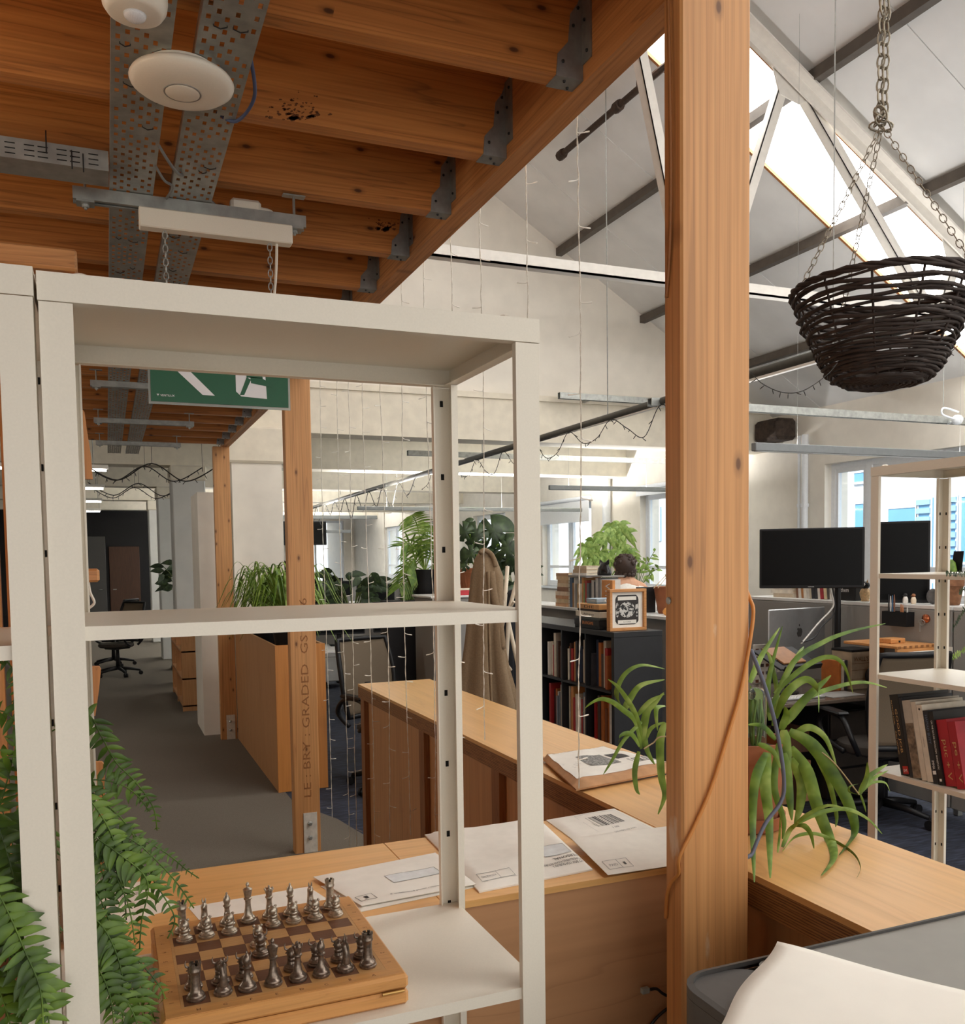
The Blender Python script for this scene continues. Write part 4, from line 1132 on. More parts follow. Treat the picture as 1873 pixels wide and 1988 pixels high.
e4 = Sheet('envelope', [(1108,1630),(1300,1604),(1375,1668),(1180,1697)], CZ+.0075, .003, 'white envelope lying on the barcode envelope, next to the big post', 'envelope', M['env'], 4, .0007, (.006,.003,.0,.001))
e4.frame(.05, .28, .72, .92, M['cable_g'], .006); e4.frame(.05, .18, .72, .92, M['cable_g'], .006); e4.text('1', .22, .86, .02, .06, M['ink']); e4.text('PAID', .08, .86, .08, .05, M['cable_g'])
pa = Sheet('paper_sheet', [(186,1724),(285,1708),(345,1760),(215,1800)], CZ, .0012, 'sheet of white paper seen through the fern fronds', 'paper', M['env'], 5, .0001)
pa.text('INVOICE No 2024', .3, .4, .4, .06, M['cable_g'])
pb = Sheet('paper_sheet', [(365,1760),(598,1720),(660,1760),(410,1812)], CZ, .0014, 'sheet of white paper directly behind the far chess row', 'paper', M['env'], 6, .0001)
pc = Sheet('parcel', [(1052,1462),(1168,1446),(1330,1482),(1118,1522)], CZ+.006, .018, 'brown parcel wrapped in torn printed paper on the long counter', 'parcel', M['kraft'], 7, .003)
pcu = Sheet('grey_mailer', [(1058,1476),(1170,1452),(1338,1494),(1150,1526)], CZ, .004, 'flat grey mailing bag under the brown parcel', 'mailer', mat('mailer_grey', srgb(120,116,112), .4), 8, .0005)
pw_ = pc.patch(.05, .97, .04, .88, 'wrapping_paper', M['env'], 16, .0009)
M['blot'] = mat('ink_pattern', srgb(128,126,122), .7, var=.9, scale=160)
pc.patch(.30, .62, .32, .66, 'printed_photo', M['blot'], 8, .0018); pc.patch(.66, .80, .34, .56, 'black_label', M['ink'], 4, .0018)
pc.text('7', .70, .50, .06, .10, M['inkw']); pc.patch(.72, .98, .60, .74, 'barcode', M['bcode'], 6, .0018)
for q in range(5): pc.text('lorem press line set', .08+.02*q, .46+.05*q, .2, .022, M['cable_g'])

# ------------------------------------------------------------------ spider plant behind the big post
M['spider'] = leaf_mat('spider_leaf', srgb(80,106,28), srgb(112,142,46), srgb(158,178,92))
M['spiderd'] = leaf_mat('spider_leaf_deep', srgb(60,90,20), srgb(92,124,34), srgb(128,152,64))
M['straw'] = mat('dry_runner', srgb(170,150,110), .7)
sp_ = thing('spider_plant', (1.285, 1.605, CT+.0003), 'spider plant in a terracotta pot right behind the big pine post', 'potted plant')
pc0 = (1.285, 1.605, CT+.0003)
MB().lathe([(.066,.012),(.072,.03),(.084,.15),(.085,.155),(.092,.156),(.094,.195),(.086,.195),(.083,.17),(.02,.168)], pc0, 32).build('pot', M['terra'], sp_, smooth=True, edge=40)
MB().lathe([(.072,0),(.082,.006),(.088,.034),(.084,.034),(.078,.010),(.066,.0115)], pc0, 32).build('saucer', M['terra'], sp_, smooth=True, edge=40)
MB().lathe([(.083,.172),(.06,.178),(.001,.18)], pc0, 24).build('soil', M['soil'], sp_)
def zl(zx, zy): return 1440+.2617*zx, 1200+.2617*zy
def zr(zx, zy): return 1100+.161*zx, 1280+.161*zy
def leaf(parent, pts, wd, y0, y1, mname='spider', tip=.1, cup=.3, name='leaf'):
    P = []
    n = len(pts)-1
    for i, (px, py) in enumerate(pts):
        q = at(px, py, Y=y0+(y1-y0)*i/n)
        if q.z < CT+.004: q = at(px, py, Z=CT+.004)
        P.append(q)
    S = spline(P, 7); m = len(S)
    S = [Vector((q.x, q.y, max(q.z, CT+.003))) if q.x > 1.1 else q for q in S]
    ws = [wd*1.25*min(1, .55+2.2*i/m)*(1-((i/(m-1))**2.6)*(1-tip)) for i in range(m)]
    mid = S[m//2]; view = (EYE-mid).normalized(); t = (S[-1]-S[0]).normalized()
    side = t.cross(view)
    if side.length < .01: side = Vector((1,0,0))
    return MB().ribbon(S, ws, side.normalized(), cup).build(name, M[mname], parent, smooth=True)
L_ = [([(210,760),(190,560),(215,380),(300,60)], .011, 1.60, 1.66), ([(60,480),(140,290),(280,70)], .011, 1.62, 1.66),
 ([(230,620),(400,300),(460,210)], .009, 1.6, 1.64), ([(200,700),(380,330),(600,180),(800,100),(1065,40)], .010, 1.6, 1.56),
 ([(240,560),(440,380),(620,290),(750,340),(825,560)], .010, 1.6, 1.5), ([(250,740),(330,560),(470,455),(560,530),(570,700)], .015, 1.58, 1.5),
 ([(310,790),(470,600),(660,425)], .017, 1.57, 1.52), ([(340,780),(480,600),(700,510),(900,475),(1075,515)], .009, 1.57, 1.5),
 ([(290,830),(330,720),(318,655)], .014, 1.57, 1.55), ([(350,840),(520,940),(690,1180),(800,1400),(835,1600),(720,1760)], .024, 1.56, 1.42),
 ([(360,960),(480,1130),(560,1400),(650,1640),(680,1780),(590,1910)], .022, 1.54, 1.38), ([(190,1000),(170,1200),(200,1500),(210,1930)], .020, 1.50, 1.40),
 ([(180,1000),(100,1200),(80,1500),(92,1960)], .016, 1.50, 1.40), ([(310,830),(332,1000),(345,1160)], .019, 1.52, 1.50),
 ([(360,1040),(440,1200),(430,1400),(390,1530)], .019, 1.53, 1.5), ([(310,1000),(345,1250),(370,1500)], .018, 1.51, 1.47),
 ([(530,990),(640,1200),(700,1450),(695,1550)], .010, 1.55, 1.5), ([(390,860),(500,810),(620,890),(700,1090)], .013, 1.56, 1.5),
 ([(270,930),(240,1250),(310,1500),(300,1640)], .012, 1.50, 1.46), ([(230,800),(260,560),(210,300),(170,240)], .009, 1.62, 1.66),
 ([(150,830),(110,640),(60,500)], .012, 1.62, 1.65), ([(250,900),(150,800),(40,790)], .010, 1.56, 1.55), ([(120,930),(230,990),(290,1120)], .010, 1.5, 1.48)]
for i, (pl, wd, y0, y1) in enumerate(L_):
    leaf(sp_, [zl(*q) for q in pl], wd, y0, y1, 'spider' if i % 3 else 'spiderd')
MB().tube(spline([at(*zl(390,880), Y=1.56), at(*zl(540,960), Y=1.53), at(*zl(690,1080), Y=1.5), at(*zl(870,1310), Y=1.47)], 6), .0016, 5).build('runner', M['straw'], sp_)
for pl, wd in (([(870,1310),(925,1180),(930,1070)], .009), ([(872,1300),(950,1170),(1080,1085)], .010), ([(872,1305),(960,1200),(1085,1130)], .007), ([(870,1310),(960,1225),(1060,1220),(1100,1290)], .005), ([(870,1310),(800,1290),(800,1250),(860,1230)], .004), ([(880,1310),(905,1380),(920,1440)], .004)):
    leaf(sp_, [zl(*q) for q in pl], wd, 1.47, 1.46)
for pl, wd in (([(395,1530),(500,1450),(640,1390),(790,1420)], .007), ([(400,1530),(560,1450),(760,1415),(920,1480),(1040,1600)], .008), ([(400,1540),(460,1540),(510,1600),(535,1710)], .010),
               ([(300,1730),(400,1620),(550,1600),(700,1660),(830,1750),(880,1850),(850,1930)], .006), ([(300,1700),(350,1580),(400,1530),(420,1500)], .008), ([(265,1740),(280,1600),(285,1450)], .004)):
    leaf(sp_, [zl(*q) for q in pl], wd, 1.47, 1.40)
for pl, wd in (([(900,1080),(830,750),(680,610),(540,510),(400,480),(250,560),(180,660)], .010), ([(910,1000),(820,650),(640,360),(500,240)], .010), ([(900,1050),(960,650),(1050,540),(1170,400)], .014),
               ([(880,1050),(800,920),(720,890),(640,930),(630,1010)], .009), ([(940,720),(700,960),(540,1230),(440,1390)], .007), ([(930,880),(970,1100),(1060,1270)], .010), ([(870,1110),(820,1350),(840,1560),(880,1630)], .010),
               ([(680,640),(760,480),(900,310),(1180,245)], .012), ([(650,560),(600,400),(700,180),(900,70),(1180,115)], .009), ([(860,670),(1000,510),(1180,420)], .009), ([(930,1000),(1020,830),(1180,755)], .008),
               ([(1180,560),(1080,600),(1095,860)], .010), ([(1180,760),(1125,1000),(1140,1400),(1180,1640),(1100,1870)], .015)):
    leaf(sp_, [zr(*q) for q in pl], wd, 1.68, 1.66)
MB().tube(spline([at(*zr(930,1080), Y=1.66), at(*zr(1040,1010), Y=1.66), at(*zr(1200,930), Y=1.65), (1.24, 1.62, 1.23)], 6), .0016, 5).build('runner', M['straw'], sp_)
jr = thing('glass_jar', (1.292, 1.572, 1.2305), 'small clear glass jar with green cuttings standing in the plant pot', 'glass jar')
k_ = NT('jar_glass'); k_.b.inputs['Transmission Weight'].default_value = .95; k_.b.inputs['Roughness'].default_value = .06; k_.b.inputs['IOR'].default_value = 1.2; k_.b.inputs['Base Color'].default_value = srgb(222,236,224)
_nz = k_.node('ShaderNodeTexNoise'); k_.link(k_.coords(), _nz.inputs['Vector']); k_.link(k_.ramp(_nz.outputs[0], [(.3, srgb(214,230,216)), (.7, srgb(232,242,232))]), k_.b.inputs['Base Color']); M['jar'] = k_.m
MB().lathe([(.018,0),(.0205,.004),(.0205,.11),(.019,.122),(.012,.129),(.002,.131)], (1.292,1.572,1.2305), 24).build('jar_body', M['jar'], jr, smooth=True, edge=50)
for i in range(6):
    a = i*1.05; MB().tube([(1.292+.006*math.cos(a),1.575+.006*math.sin(a),1.235),(1.292+.012*math.cos(a+.5),1.575+.012*math.sin(a+.5),1.29),(1.292+.010*math.cos(a+1),1.575+.010*math.sin(a+1),1.335)], .0025, 5).build('cutting', M['spiderd'], jr)

# ------------------------------------------------------------------ cables on the big post
M['cable_o'] = mat('orange_cable', srgb(204,134,66), .5)
tag(MB().tube(spline([(1.0715,1.345,1.60), (1.076,1.33,1.57), (1.071,1.314,1.535)]+[at(px, py, Y=1.3135) for px, py in ((1440,1330),(1415,1420),(1380,1530),(1345,1610),(1318,1665))]+[(.9175,1.325,1.086),(.915,1.345,1.062),(.917,1.36,1.03),(.9185,1.366,.99)], 6), .0035, 6).build('wrapped_cable', M['cable_o'], None, smooth=True), 'orange cable wound diagonally round the big pine post', 'cable')
M['cable_s'] = mat('slate_cable', srgb(92,98,116), .5)
tag(MB().tube(spline([at(1458,1262,Y=1.35), at(1490,1350,Y=1.36), at(1512,1440,Y=1.37), at(1522,1520,Y=1.375), at(1515,1558,Y=1.375), at(1485,1600,Y=1.37), at(1461,1655,Y=1.355), (1.0775,1.35,1.04), (1.0775,1.35,.7), (1.0775,1.35,.2)], 7), .004, 6).build('hanging_cable', M['cable_s'], None, smooth=True), 'slate grey cable bowing out right of the big post before the spider plant', 'cable')
M['cable_br'] = mat('brown_cable', srgb(150,96,50), .55)
tag(MB().tube(spline([(.9185,1.36,2.78),(.914,1.345,2.6),(.915,1.34,2.35),(.917,1.345,2.2),(.9195,1.36,2.1)], 6), .003, 6).build('post_wire', M['cable_br'], None, smooth=True), 'thin brown wire running down the left edge of the big post', 'cable')
tag(MB().lathe([(.006,0),(.007,.002),(.005,.004)], n=10, mat=Matrix.Translation(at(1299,1166,X=.9215)) @ Matrix.Rotation(R(-90), 4, 'Y')).build('pin', M['galv'], None), 'silver pin head in the left face of the big post', 'pin')
et = thing('network_cable', (.93, 1.437, .86), 'black network cable with a broken clear plug low beside the big post', 'cable')
MB().tube(spline([at(1340,1950,Y=1.425), at(1292,1932,Y=1.43), at(1275,1920,Y=1.435), at(1262,1921,Y=1.437)], 6), .003, 6).build('cord', M['black'], et, smooth=True)
MB().tube(spline([at(1340,1930,Y=1.425), at(1290,1962,Y=1.43), at(1262,1992,Y=1.435), at(1240,2040,Y=1.437)], 6), .003, 6).build('cord', M['black'], et, smooth=True)
p = at(1255, 1922, Y=1.437); MB().cbox(p.x-.012, p.x+.004, 1.431, 1.441, p.z-.005, p.z+.006, .001).build('plug', M['acrylic'], et)

# ------------------------------------------------------------------ grey copier with a sheet of paper, bottom right
M['cop_d'] = mat('dark_grey_plastic', srgb(74,72,70), .5, var=.06, scale=60)
M['cop'] = mat('grey_lid', srgb(134,130,122), .42, var=.05, scale=20)
cp = thing('copier', (1.1, .72, 0), 'dark grey office copier with rounded corners in the lower right corner', 'copier')
def rrect(x0, x1, y0, y1, r_, n=6):
    pts_ = []
    for cx_, cy_, a0 in ((x1-r_,y1-r_,0),(x0+r_,y1-r_,90),(x0+r_,y0+r_,180),(x1-r_,y0+r_,270)):
        for k in range(n+1): a = R(a0+90*k/n); pts_.append((cx_+r_*math.cos(a), cy_+r_*math.sin(a)))
    return pts_
MB().prism(rrect(.665, 1.60, .35, .977, .05), 0, 1.085).build('body', M['cop_d'], cp, smooth=True, edge=30)
m_ = MB(); out_ = rrect(.665, 1.60, .35, .977, .05); inn = rrect(.673, 1.592, .358, .969, .044); n = len(out_)
for ring_, z in ((out_, 1.0855), (out_, 1.098), (inn, 1.100), (inn, 1.094)):
    m_.v += [(a, b, z) for a, b in ring_]
for k in range(3):
    for i in range(n): m_.f.append((k*n+i, k*n+(i+1) % n, (k+1)*n+(i+1) % n, (k+1)*n+i))
m_.build('lid_rim', M['cop_d'], cp, smooth=True, edge=40)
MB().prism(rrect(.6735, .79, .359, .9685, .043), 1.0855, 1.0945).build('tray', M['cop_d'], cp, smooth=True, edge=30)
MB().prism(rrect(.7905, 1.5915, .359, .9685, .02), 1.0855, 1.0965).build('lid', M['cop'], cp, smooth=True, edge=30)
ps = thing('paper_sheet', (.85, .75, 1.1), 'blank white paper sheet lying on the copier, lower right foreground', 'paper')
q0 = at(1509, 1826, Z=1.112); q1 = at(1873, 1918, Z=1.104)
du = (q1-q0); du.z = 0; du.normalize(); dv = Vector((du.y, -du.x, 0))
mm = MB(); N = 20; Wp, Hp = .42, .30
for lay in (0, 1):
    for j in range(N+1):
        for i in range(N+1):
            u, v = i/N, j/N; pnt = q0 + du*(Wp*u) + dv*(Hp*v)
            bow = .008*math.exp(-((u)/.25)**2)*(1-.3*v)+.004*math.sin(v*5+.6)*math.exp(-(u/.3)**2)
            side_ = du*(.004*math.sin(v*9.0)*math.exp(-(u/.2)**2))
            mm.v.append((pnt.x+side_.x, pnt.y+side_.y, 1.1008+bow-(.0004*lay)))
st = (N+1)**2
for j in range(N):
    for i in range(N):
        a = j*(N+1)+i; mm.f.append((a, a+N+1, a+N+2, a+1)); mm.f.append((a+st, a+1+st, a+N+2+st, a+N+1+st))
for i in range(N):
    for a, b in ((i, i+1), (N*(N+1)+i+1, N*(N+1)+i), ((i+1)*(N+1), i*(N+1)), (i*(N+1)+N, (i+1)*(N+1)+N)): mm.f.append((a, b, b+st, a+st))
mm.build('sheet', mat('bright_paper', srgb(242,238,228), .7, var=.015, scale=20), ps, smooth=True)

# ------------------------------------------------------------------ hanging wicker basket
M['wicker'] = mat('dark_wicker', srgb(50,38,32), .75, var=.35, scale=40, bump=.4)
M['chainm'] = mat('aged_chain', srgb(150,142,126), .45, .7, var=.25, scale=80)
BC = Vector((1.567, 1.50, 2.02))
bk_ = thing('hanging_basket', tuple(BC), 'round dark wicker hanging basket on three chains, top right', 'hanging basket')
rb = random.Random(9)
def brad(h): return .085+.102*(h/.195)**.62
nt = 25
for i in range(nt):
    h = .195*(i/(nt-1)); 
    rr_ = brad(h)
    for rep in range(2 if i < 8 else 1):
        ph = rb.uniform(0, 6.28); pts_ = []
        amp = .003 if i < 9 else .0055
        for k in range(41):
            a = 2*math.pi*k/40
            r2 = rr_+.0035*math.sin(a*6+i*math.pi+rep*math.pi)+rb.uniform(-.001,.001)
            pts_.append(BC+Vector((r2*math.cos(a), r2*math.sin(a), h+amp*math.sin(a*2+ph)+amp*.5*math.sin(a*5+ph*2)+rb.uniform(-.0008,.0008))))
        pts_[-1] = pts_[0]
        MB().tube(pts_, rb.uniform(.0028,.0044), 6, caps=False).build('woven_twig', M['wicker'], bk_, smooth=True)
for r3 in (.078,.066,.054,.042,.030,.018):
    pts_ = [BC+Vector((r3*math.cos(2*math.pi*k/24), r3*math.sin(2*math.pi*k/24), -.004+.002*math.sin(k*2.6))) for k in range(25)]
    MB().tube(pts_, .0042, 6, caps=False).build('woven_twig', M['wicker'], bk_, smooth=True)
for k in range(12):
    a = 2*math.pi*k/12+.13
    pts_ = [BC+Vector((.01*math.cos(a), .01*math.sin(a), -.001)), BC+Vector((.078*math.cos(a), .078*math.sin(a), -.002))]+[BC+Vector((brad(h)*math.cos(a), brad(h)*math.sin(a), h)) for h in (.01,.05,.10,.15,.198)]
    MB().tube(pts_, .0026, 5).build('stake', M['wicker'], bk_, smooth=True)
for s_ in range(3):
    ph = s_*2.1; pts_ = []
    for k in range(49):
        a = 2*math.pi*k/48; pts_.append(BC+Vector(((brad(.195)+.004*math.sin(a*9+ph))*math.cos(a), (brad(.195)+.004*math.sin(a*9+ph))*math.sin(a), .199+.005*math.cos(a*9+ph))))
    MB().tube(pts_, .0042, 6, caps=False).build('rim_twig', M['wicker'], bk_, smooth=True)
KN = BC+Vector((-.008, 0, .55))
def wire_link(l_, w_, wire): 
    pts_ = [Vector((math.cos(2*math.pi*k/14)*w_/2, 0, math.sin(2*math.pi*k/14)*l_/2)) for k in range(14)]; pts_.append(pts_[0]); return MB().tube(pts_, wire, 5, caps=False)
for a in (R(166), R(287), R(72)):
    e_ = BC+Vector((brad(.195)*math.cos(a), brad(.195)*math.sin(a), .198))
    chain(bk_, e_, KN+Vector((0,0,-.01)), .021, .0011, m_=M['chainm'])
for k in range(7):
    o = wire_link(.036+.006*(k % 3), .02, .0022).build('knot_ring', M['chainm'], bk_, smooth=True, local=True)
    o.matrix_basis = Matrix.Translation(KN-BC+Vector((rb.uniform(-.008,.012), rb.uniform(-.008,.008), rb.uniform(-.015,.015)))) @ Euler((rb.uniform(0,3), rb.uniform(0,3), rb.uniform(0,3))).to_matrix().to_4x4()
for dx in (-.006, .007):
    chain(bk_, KN+Vector((dx,0,.012)), KN+Vector((dx+.006,0,.50)), .030, .0022, m_=M['chainm'])
o = wire_link(.05, .024, .0024).build('hook', M['chainm'], bk_, smooth=True, local=True); o.location = KN-BC+Vector((.0, -.004, .235))
# dark fairy lights slung behind the basket
M['dwire'] = mat('dark_wire', srgb(40,38,34), .6)
def fairy(label, pts, r_=.002, step=.07, seed=1, blen=.018, br=.0018, m_='dwire', name='fairy_light_string', parts=True):
    t = thing(name, tuple(pts[0]), label, 'fairy lights'); S = spline(pts, 8)
    MB().tube(S, r_, 4).build('wire', M[m_], t)
    rnd = random.Random(seed); acc = 0; first = None
    for a, b in zip(S, S[1:]):
        acc += (b-a).length
        if acc > step:
            acc = 0
            if first is None: first = MB().tube([(0,0,0),(0,0,-blen*.5),(0,0,-blen)], [br*.6,br,br*.8], 5).build('bulb', M[m_], t, local=True); o = first
            else: o = place(first, t)
            o.location = b-t.location; o.rotation_euler = (rnd.uniform(-.9,.9), rnd.uniform(-.9,.9), rnd.uniform(0,6))
    return t
fairy('dark fairy light string dipping between the big post and the wicker basket', [at(1457,722,Y=1.352), at(1480,745,Y=1.36), at(1520,762,Y=1.38), at(1560,758,Y=1.40), at(1605,728,Y=1.41), at(1625,705,Y=1.42)], .0009, .02, 2, .011, .0009)
fairy('dark fairy light string leaving the wicker basket to the right', [at(1800,700,Y=1.5), at(1835,690,Y=1.5), at(1855,675,Y=1.5), at(1885,645,Y=1.5)], .0009, .02, 3, .011, .0009)
# ================================================================== BACK OF THE HALL
M['slab'] = mat('painted_slab', srgb(226,226,222), .8, var=.04, scale=4)
bc = struct('ceiling_back')
MB().box(-6, XW+.35, YG+.25, 34, 3.40, 3.6).build('slab', M['slab'], bc)
for Y in (12.8, 16.4, 20.0, 23.6, 27.2):
    MB().box(-6, XW, Y-.2, Y+.2, 2.92, 3.40).build('concrete_beam', M['concrete'], bc)
for Y in (12.8, 16.4, 20.0):
    for X in (.82,):
        c = thing('column', (X+.2, Y, 0), {12.8: 'nearest pale concrete column beyond the planter in the corridor', 16.4: 'second pale concrete column down the corridor', 20.0: 'third pale concrete column down the corridor'}[Y], 'column')
        MB().cbox(X, X+.42, Y-.25, Y+.25, 0, 2.92, .015).build('shaft', M['slab'], c)
        MB().cbox(X-.02, X+.44, Y-.27, Y+.27, 2.72, 2.915, .015).build('head', M['concrete'], c)
wl = struct('wall_left')
M['dim'] = mat('print_slate', srgb(96,112,134), .6) if 'dim' not in M else M['dim']
M['greywall'] = mat('grey_wall_paint', srgb(150,146,140), .85, var=.04, scale=4)
MB().box(-3.5, -3.2, -4, 34, 0, 6.2).build('wall_body', M['greywall'], wl)
we = struct('wall_end')
M['dark'] = mat('charcoal_dimmed', srgb(28,27,29), .8, var=.06)  # wall tone lowered to stand for the unlit corridor end
MB().box(-3.2, 1.0, 24.0, 24.2, 0, 3.4).build('wall_body', M['dark'], we)
M['doorw'] = wood('brown_door', srgb(78,48,30), srgb(66,40,24), srgb(46,28,16), 2, knots=False)
d1 = struct('door_1', (.0, 24, 0)); MB().cbox(.05, .75, 23.95, 23.999, 0, 2.05, .01).build('door_leaf', M['doorw'], d1); MB().tube([(.12,23.92,1.0),(.2,23.92,1.0)], .01, 6).build('door_handle', M['galv'], d1)
d2 = struct('door_2', (-.6, 24, 0)); MB().cbox(-.75, -.02, 23.95, 23.999, 0, 2.3, .01).build('door_leaf', M['cop_d'], d2); MB().tube([(-.12,23.92,1.0),(-.2,23.92,1.0)], .01, 6).build('door_handle', M['galv'], d2)
# far wall with windows
wf = struct('wall_far')
fw = [(1.3, 3.2), (3.4, 5.3), (5.5, 7.4)]
m_ = MB(); x0 = 1.0
for a, b in fw:
    m_.box(x0, a, 30, 30.3, 0, 3.4); m_.box(a, b, 30, 30.3, 0, .9); m_.box(a, b, 30, 30.3, 2.95, 3.4); x0 = b
m_.box(x0, XW, 30, 30.3, 0, 3.4); m_.build('wall_body', M['plaster'], wf)
for i, (a, b) in enumerate(fw):
    wn = struct('window_%d' % (i+10), ((a+b)/2, 30.1, .9)); f_ = MB()
    f_.box(a, a+.06, 30.08, 30.14, .9, 2.95); f_.box(b-.06, b, 30.08, 30.14, .9, 2.95); f_.box(a+.06, b-.06, 30.08, 30.14, .9, .96); f_.box(a+.06, b-.06, 30.08, 30.14, 2.89, 2.95); f_.box((a+b)/2-.03, (a+b)/2+.03, 30.08, 30.14, .96, 2.89)
    f_.build('window_frame', M['frame_w'], wn); MB().box(a+.06, b-.06, 30.10, 30.106, .96, 2.89).build('pane', M['glass'], wn)

# ------------------------------------------------------------------ building across the street
M['fac'] = mat('facade_render', srgb(238,242,246), .85, var=.03, scale=1)
M['facg'] = mat('facade_glass', srgb(120,176,216), .2, var=.08, scale=1)
M['louv'] = mat('blue_louvre', srgb(150,186,214), .5, var=.05)
fb = thing('building', (15, 8, 0), 'white building with blue windows across the street outside', 'building')
FX = 15.0
MB().box(FX, FX+3, -14, 30, 0, 14).build('wall', M['fac'], fb)
for (x0, y0, x1, y1, kind) in ((1724,984,1783,1108,'g'), (1783,968,1811,1100,'l'), (1724,884,1785,912,'g'), (1785,876,1811,902,'l'), (1612,985,1632,1030,'g'), (1660,975,1692,1040,'g'), (1658,915,1690,938,'g'), (1612,920,1632,940,'g'),
                              (1846,962,1862,1098,'l'), (1866,960,1900,1096,'g'), (1846,868,1862,890,'l'), (1724,1130,1811,1180,'g'), (1612,1060,1692,1150,'g'), (1250,985,1262,1050,'g'), (1272,985,1284,1050,'g')):
    a = at(x0, y0, X=FX); b = at(x1, y1, X=FX); ya, yb = sorted((a.y, b.y)); za, zb = sorted((a.z, b.z))
    wnd = MB().box(FX-.04, FX-.002, ya, yb, za, zb).build('window', M['facg'], fb)
    fr_ = MB()
    fr_.box(FX-.06, FX-.0401, ya, yb, za, za+.05); fr_.box(FX-.06, FX-.0401, ya, yb, zb-.05, zb); fr_.box(FX-.06, FX-.0401, ya, ya+.05, za+.05, zb-.05); fr_.box(FX-.06, FX-.0401, yb-.05, yb, za+.05, zb-.05)
    fr_.build('window_surround', M['fac'], wnd)
    if kind == 'l':
        n = max(2, int((zb-za)/.16)); sm = None
        for k in range(n):
            z = za+(zb-za)*(k+.5)/n
            if sm is None: sm = MB().box(-.10, -.0601, ya+.02, yb-.02, -.05, .05).build('louvre_slat', M['louv'], wnd, local=True); q = sm
            else: q = place(sm, wnd)
            q.location = (FX-fb.location.x, -fb.location.y, z-fb.location.z)
st_ = struct('ground_outside'); MB().box(XW+.35, 40, -20, 40, -.3, -.2).build('street', mat('asphalt', srgb(130,130,130), .9), st_)

# ------------------------------------------------------------------ lights, rails and conduit below the roof
M['bar'] = mat('grey_light_body', srgb(128,132,134), .5, .2, var=.05)
M['baru'] = mat('diffuser', srgb(236,238,240), .5, var=.02)
def linear_light(label, x0, x1, Y, z0, z1, hang, dep=.05, m_='bar', up=14.0):
    t = thing('linear_light', ((x0+x1)/2, Y, z0), label, 'ceiling light')
    MB().cbox(x0, x1, Y-dep/2, Y+dep/2, z0, z1, .004).build('body', M[m_], t)
    MB().box(x0+.02, x1-.02, Y-dep*.35, Y+dep*.35, z0-.003, z0-.0002).build('diffuser', M['baru'], t)
    lo_ = area_lamp('added_uplight', (0, 0, 0), (x1-x0)*.96, dep*.8, up*(x1-x0), (1, .98, .96), (math.pi, 0, 0)); lo_.parent = t; lo_.location = (0, 0, z1-z0+.004)  # fill added on top of the unlit bar to brighten ceiling and hall
    for x in (x0+(x1-x0)*.12, x0+(x1-x0)*.62): MB().tube([(x, Y, z1), (x, Y, hang(x))], .0012, 4).build('suspension_wire', M['galv'], t)
linear_light('long grey suspended light bar in front of the right window', 4.075, 7.2, 5.0, 2.348, 2.404, lambda x: rz_(x)-.02, up=9)
linear_light('grey suspended light bar left of the big post, second from the window', 5.05, 7.3, 10.0, 2.475, 2.53, lambda x: 3.40, up=20)
linear_light('long grey suspended light bar above the monstera plant', 3.42, 7.15, 13.0, 2.375, 2.43, lambda x: 3.40, up=44)
linear_light('faint grey suspended light bar far behind the fairy lights', 1.9, 5.0, 17.5, 2.45, 2.52, lambda x: 3.40, up=48)
linear_light('farthest grey suspended light bar deep in the office', 1.9, 4.8, 21.5, 2.42, 2.5, lambda x: 3.40, up=48)
linear_light('added grey light bar brightening the office before the far windows', 1.9, 6.5, 25.5, 2.42, 2.5, lambda x: 3.40, up=48)  # extra bar added to bring light to the far office
def channel(label, x0, x1, Y, z0, z1, m_='galv', top=3.4, wall=None):
    t = thing('steel_channel', ((x0+x1)/2, Y, z0), label, 'steel channel')
    m = MB(); m.box(x0, x1, Y-.03, Y+.03, z1-.006, z1); m.box(x0, x1, Y-.03, Y-.024, z0, z1-.006); m.box(x0, x1, Y+.024, Y+.03, z0, z1-.006); m.build('rail', M[m_], t)
    if wall:
        for x in (x0+.4, x1-.4): MB().cbox(x-.02, x+.02, Y+.0305, wall, z0+.005, z1-.005, .003).build('wall_bracket', M['galv'], t)
        return
    for x in (x0+.4, x1-.4): MB().tube([(x, Y, z1), (x, Y, top(x) if callable(top) else top)], .004, 4).build('rod', M['galv'], t)
channel('galvanised channel hanging in front of the gable wall left of the big post', at(1085,765,Y=8.95).x, 7.4, 8.95, at(1085,774,Y=8.95).z, at(1085,762,Y=8.95).z, wall=YG-.001)
channel('galvanised channel just beyond the concrete beam', 3.3, 7.4, 10.2, 2.86, 2.92)
channel('white painted channel with a light strip right of the big post', 3.9, 7.4, 6.0, 2.80, 2.86, 'galv', top=lambda x: rz_(x)-.02)
M['conduit'] = mat('dark_conduit', srgb(78,76,70), .5, .3, var=.1)
cd_ = thing('lighting_conduit', (4.0, 8, 2.8), 'long dark conduit pipe with fairy lights crossing the hall towards the back', 'conduit')
MB().tube([(4.0, 2.4, 2.86), (4.0, 26, 2.70)], .032, 10).build('pipe', M['conduit'], cd_, smooth=True, edge=40)
MB().box(3.985, 4.015, 2.4, 9, 2.796, 2.812).build('light_strip', M['steel_w'], cd_)
for Y in (4.2, 6.8, 9.6, 12.9, 16.4, 20): MB().tube([(4.0, Y, 2.85), (4.0, Y, (rz_(4.0)-.02) if Y < 9 else 3.40)], .005, 4).build('rod', M['galv'], cd_)
g = []
Y = 5.2; k = 0
rg = random.Random(12)
while Y < 11.5:
    z = 2.86-(Y-2.4)*.0068-.03
    g += [Vector((3.97, Y, z)), Vector((3.98, Y+.25, z-rg.uniform(.12,.26))), Vector((3.98, Y+.5, z-rg.uniform(.10,.2)))]; Y += .75; k += 1
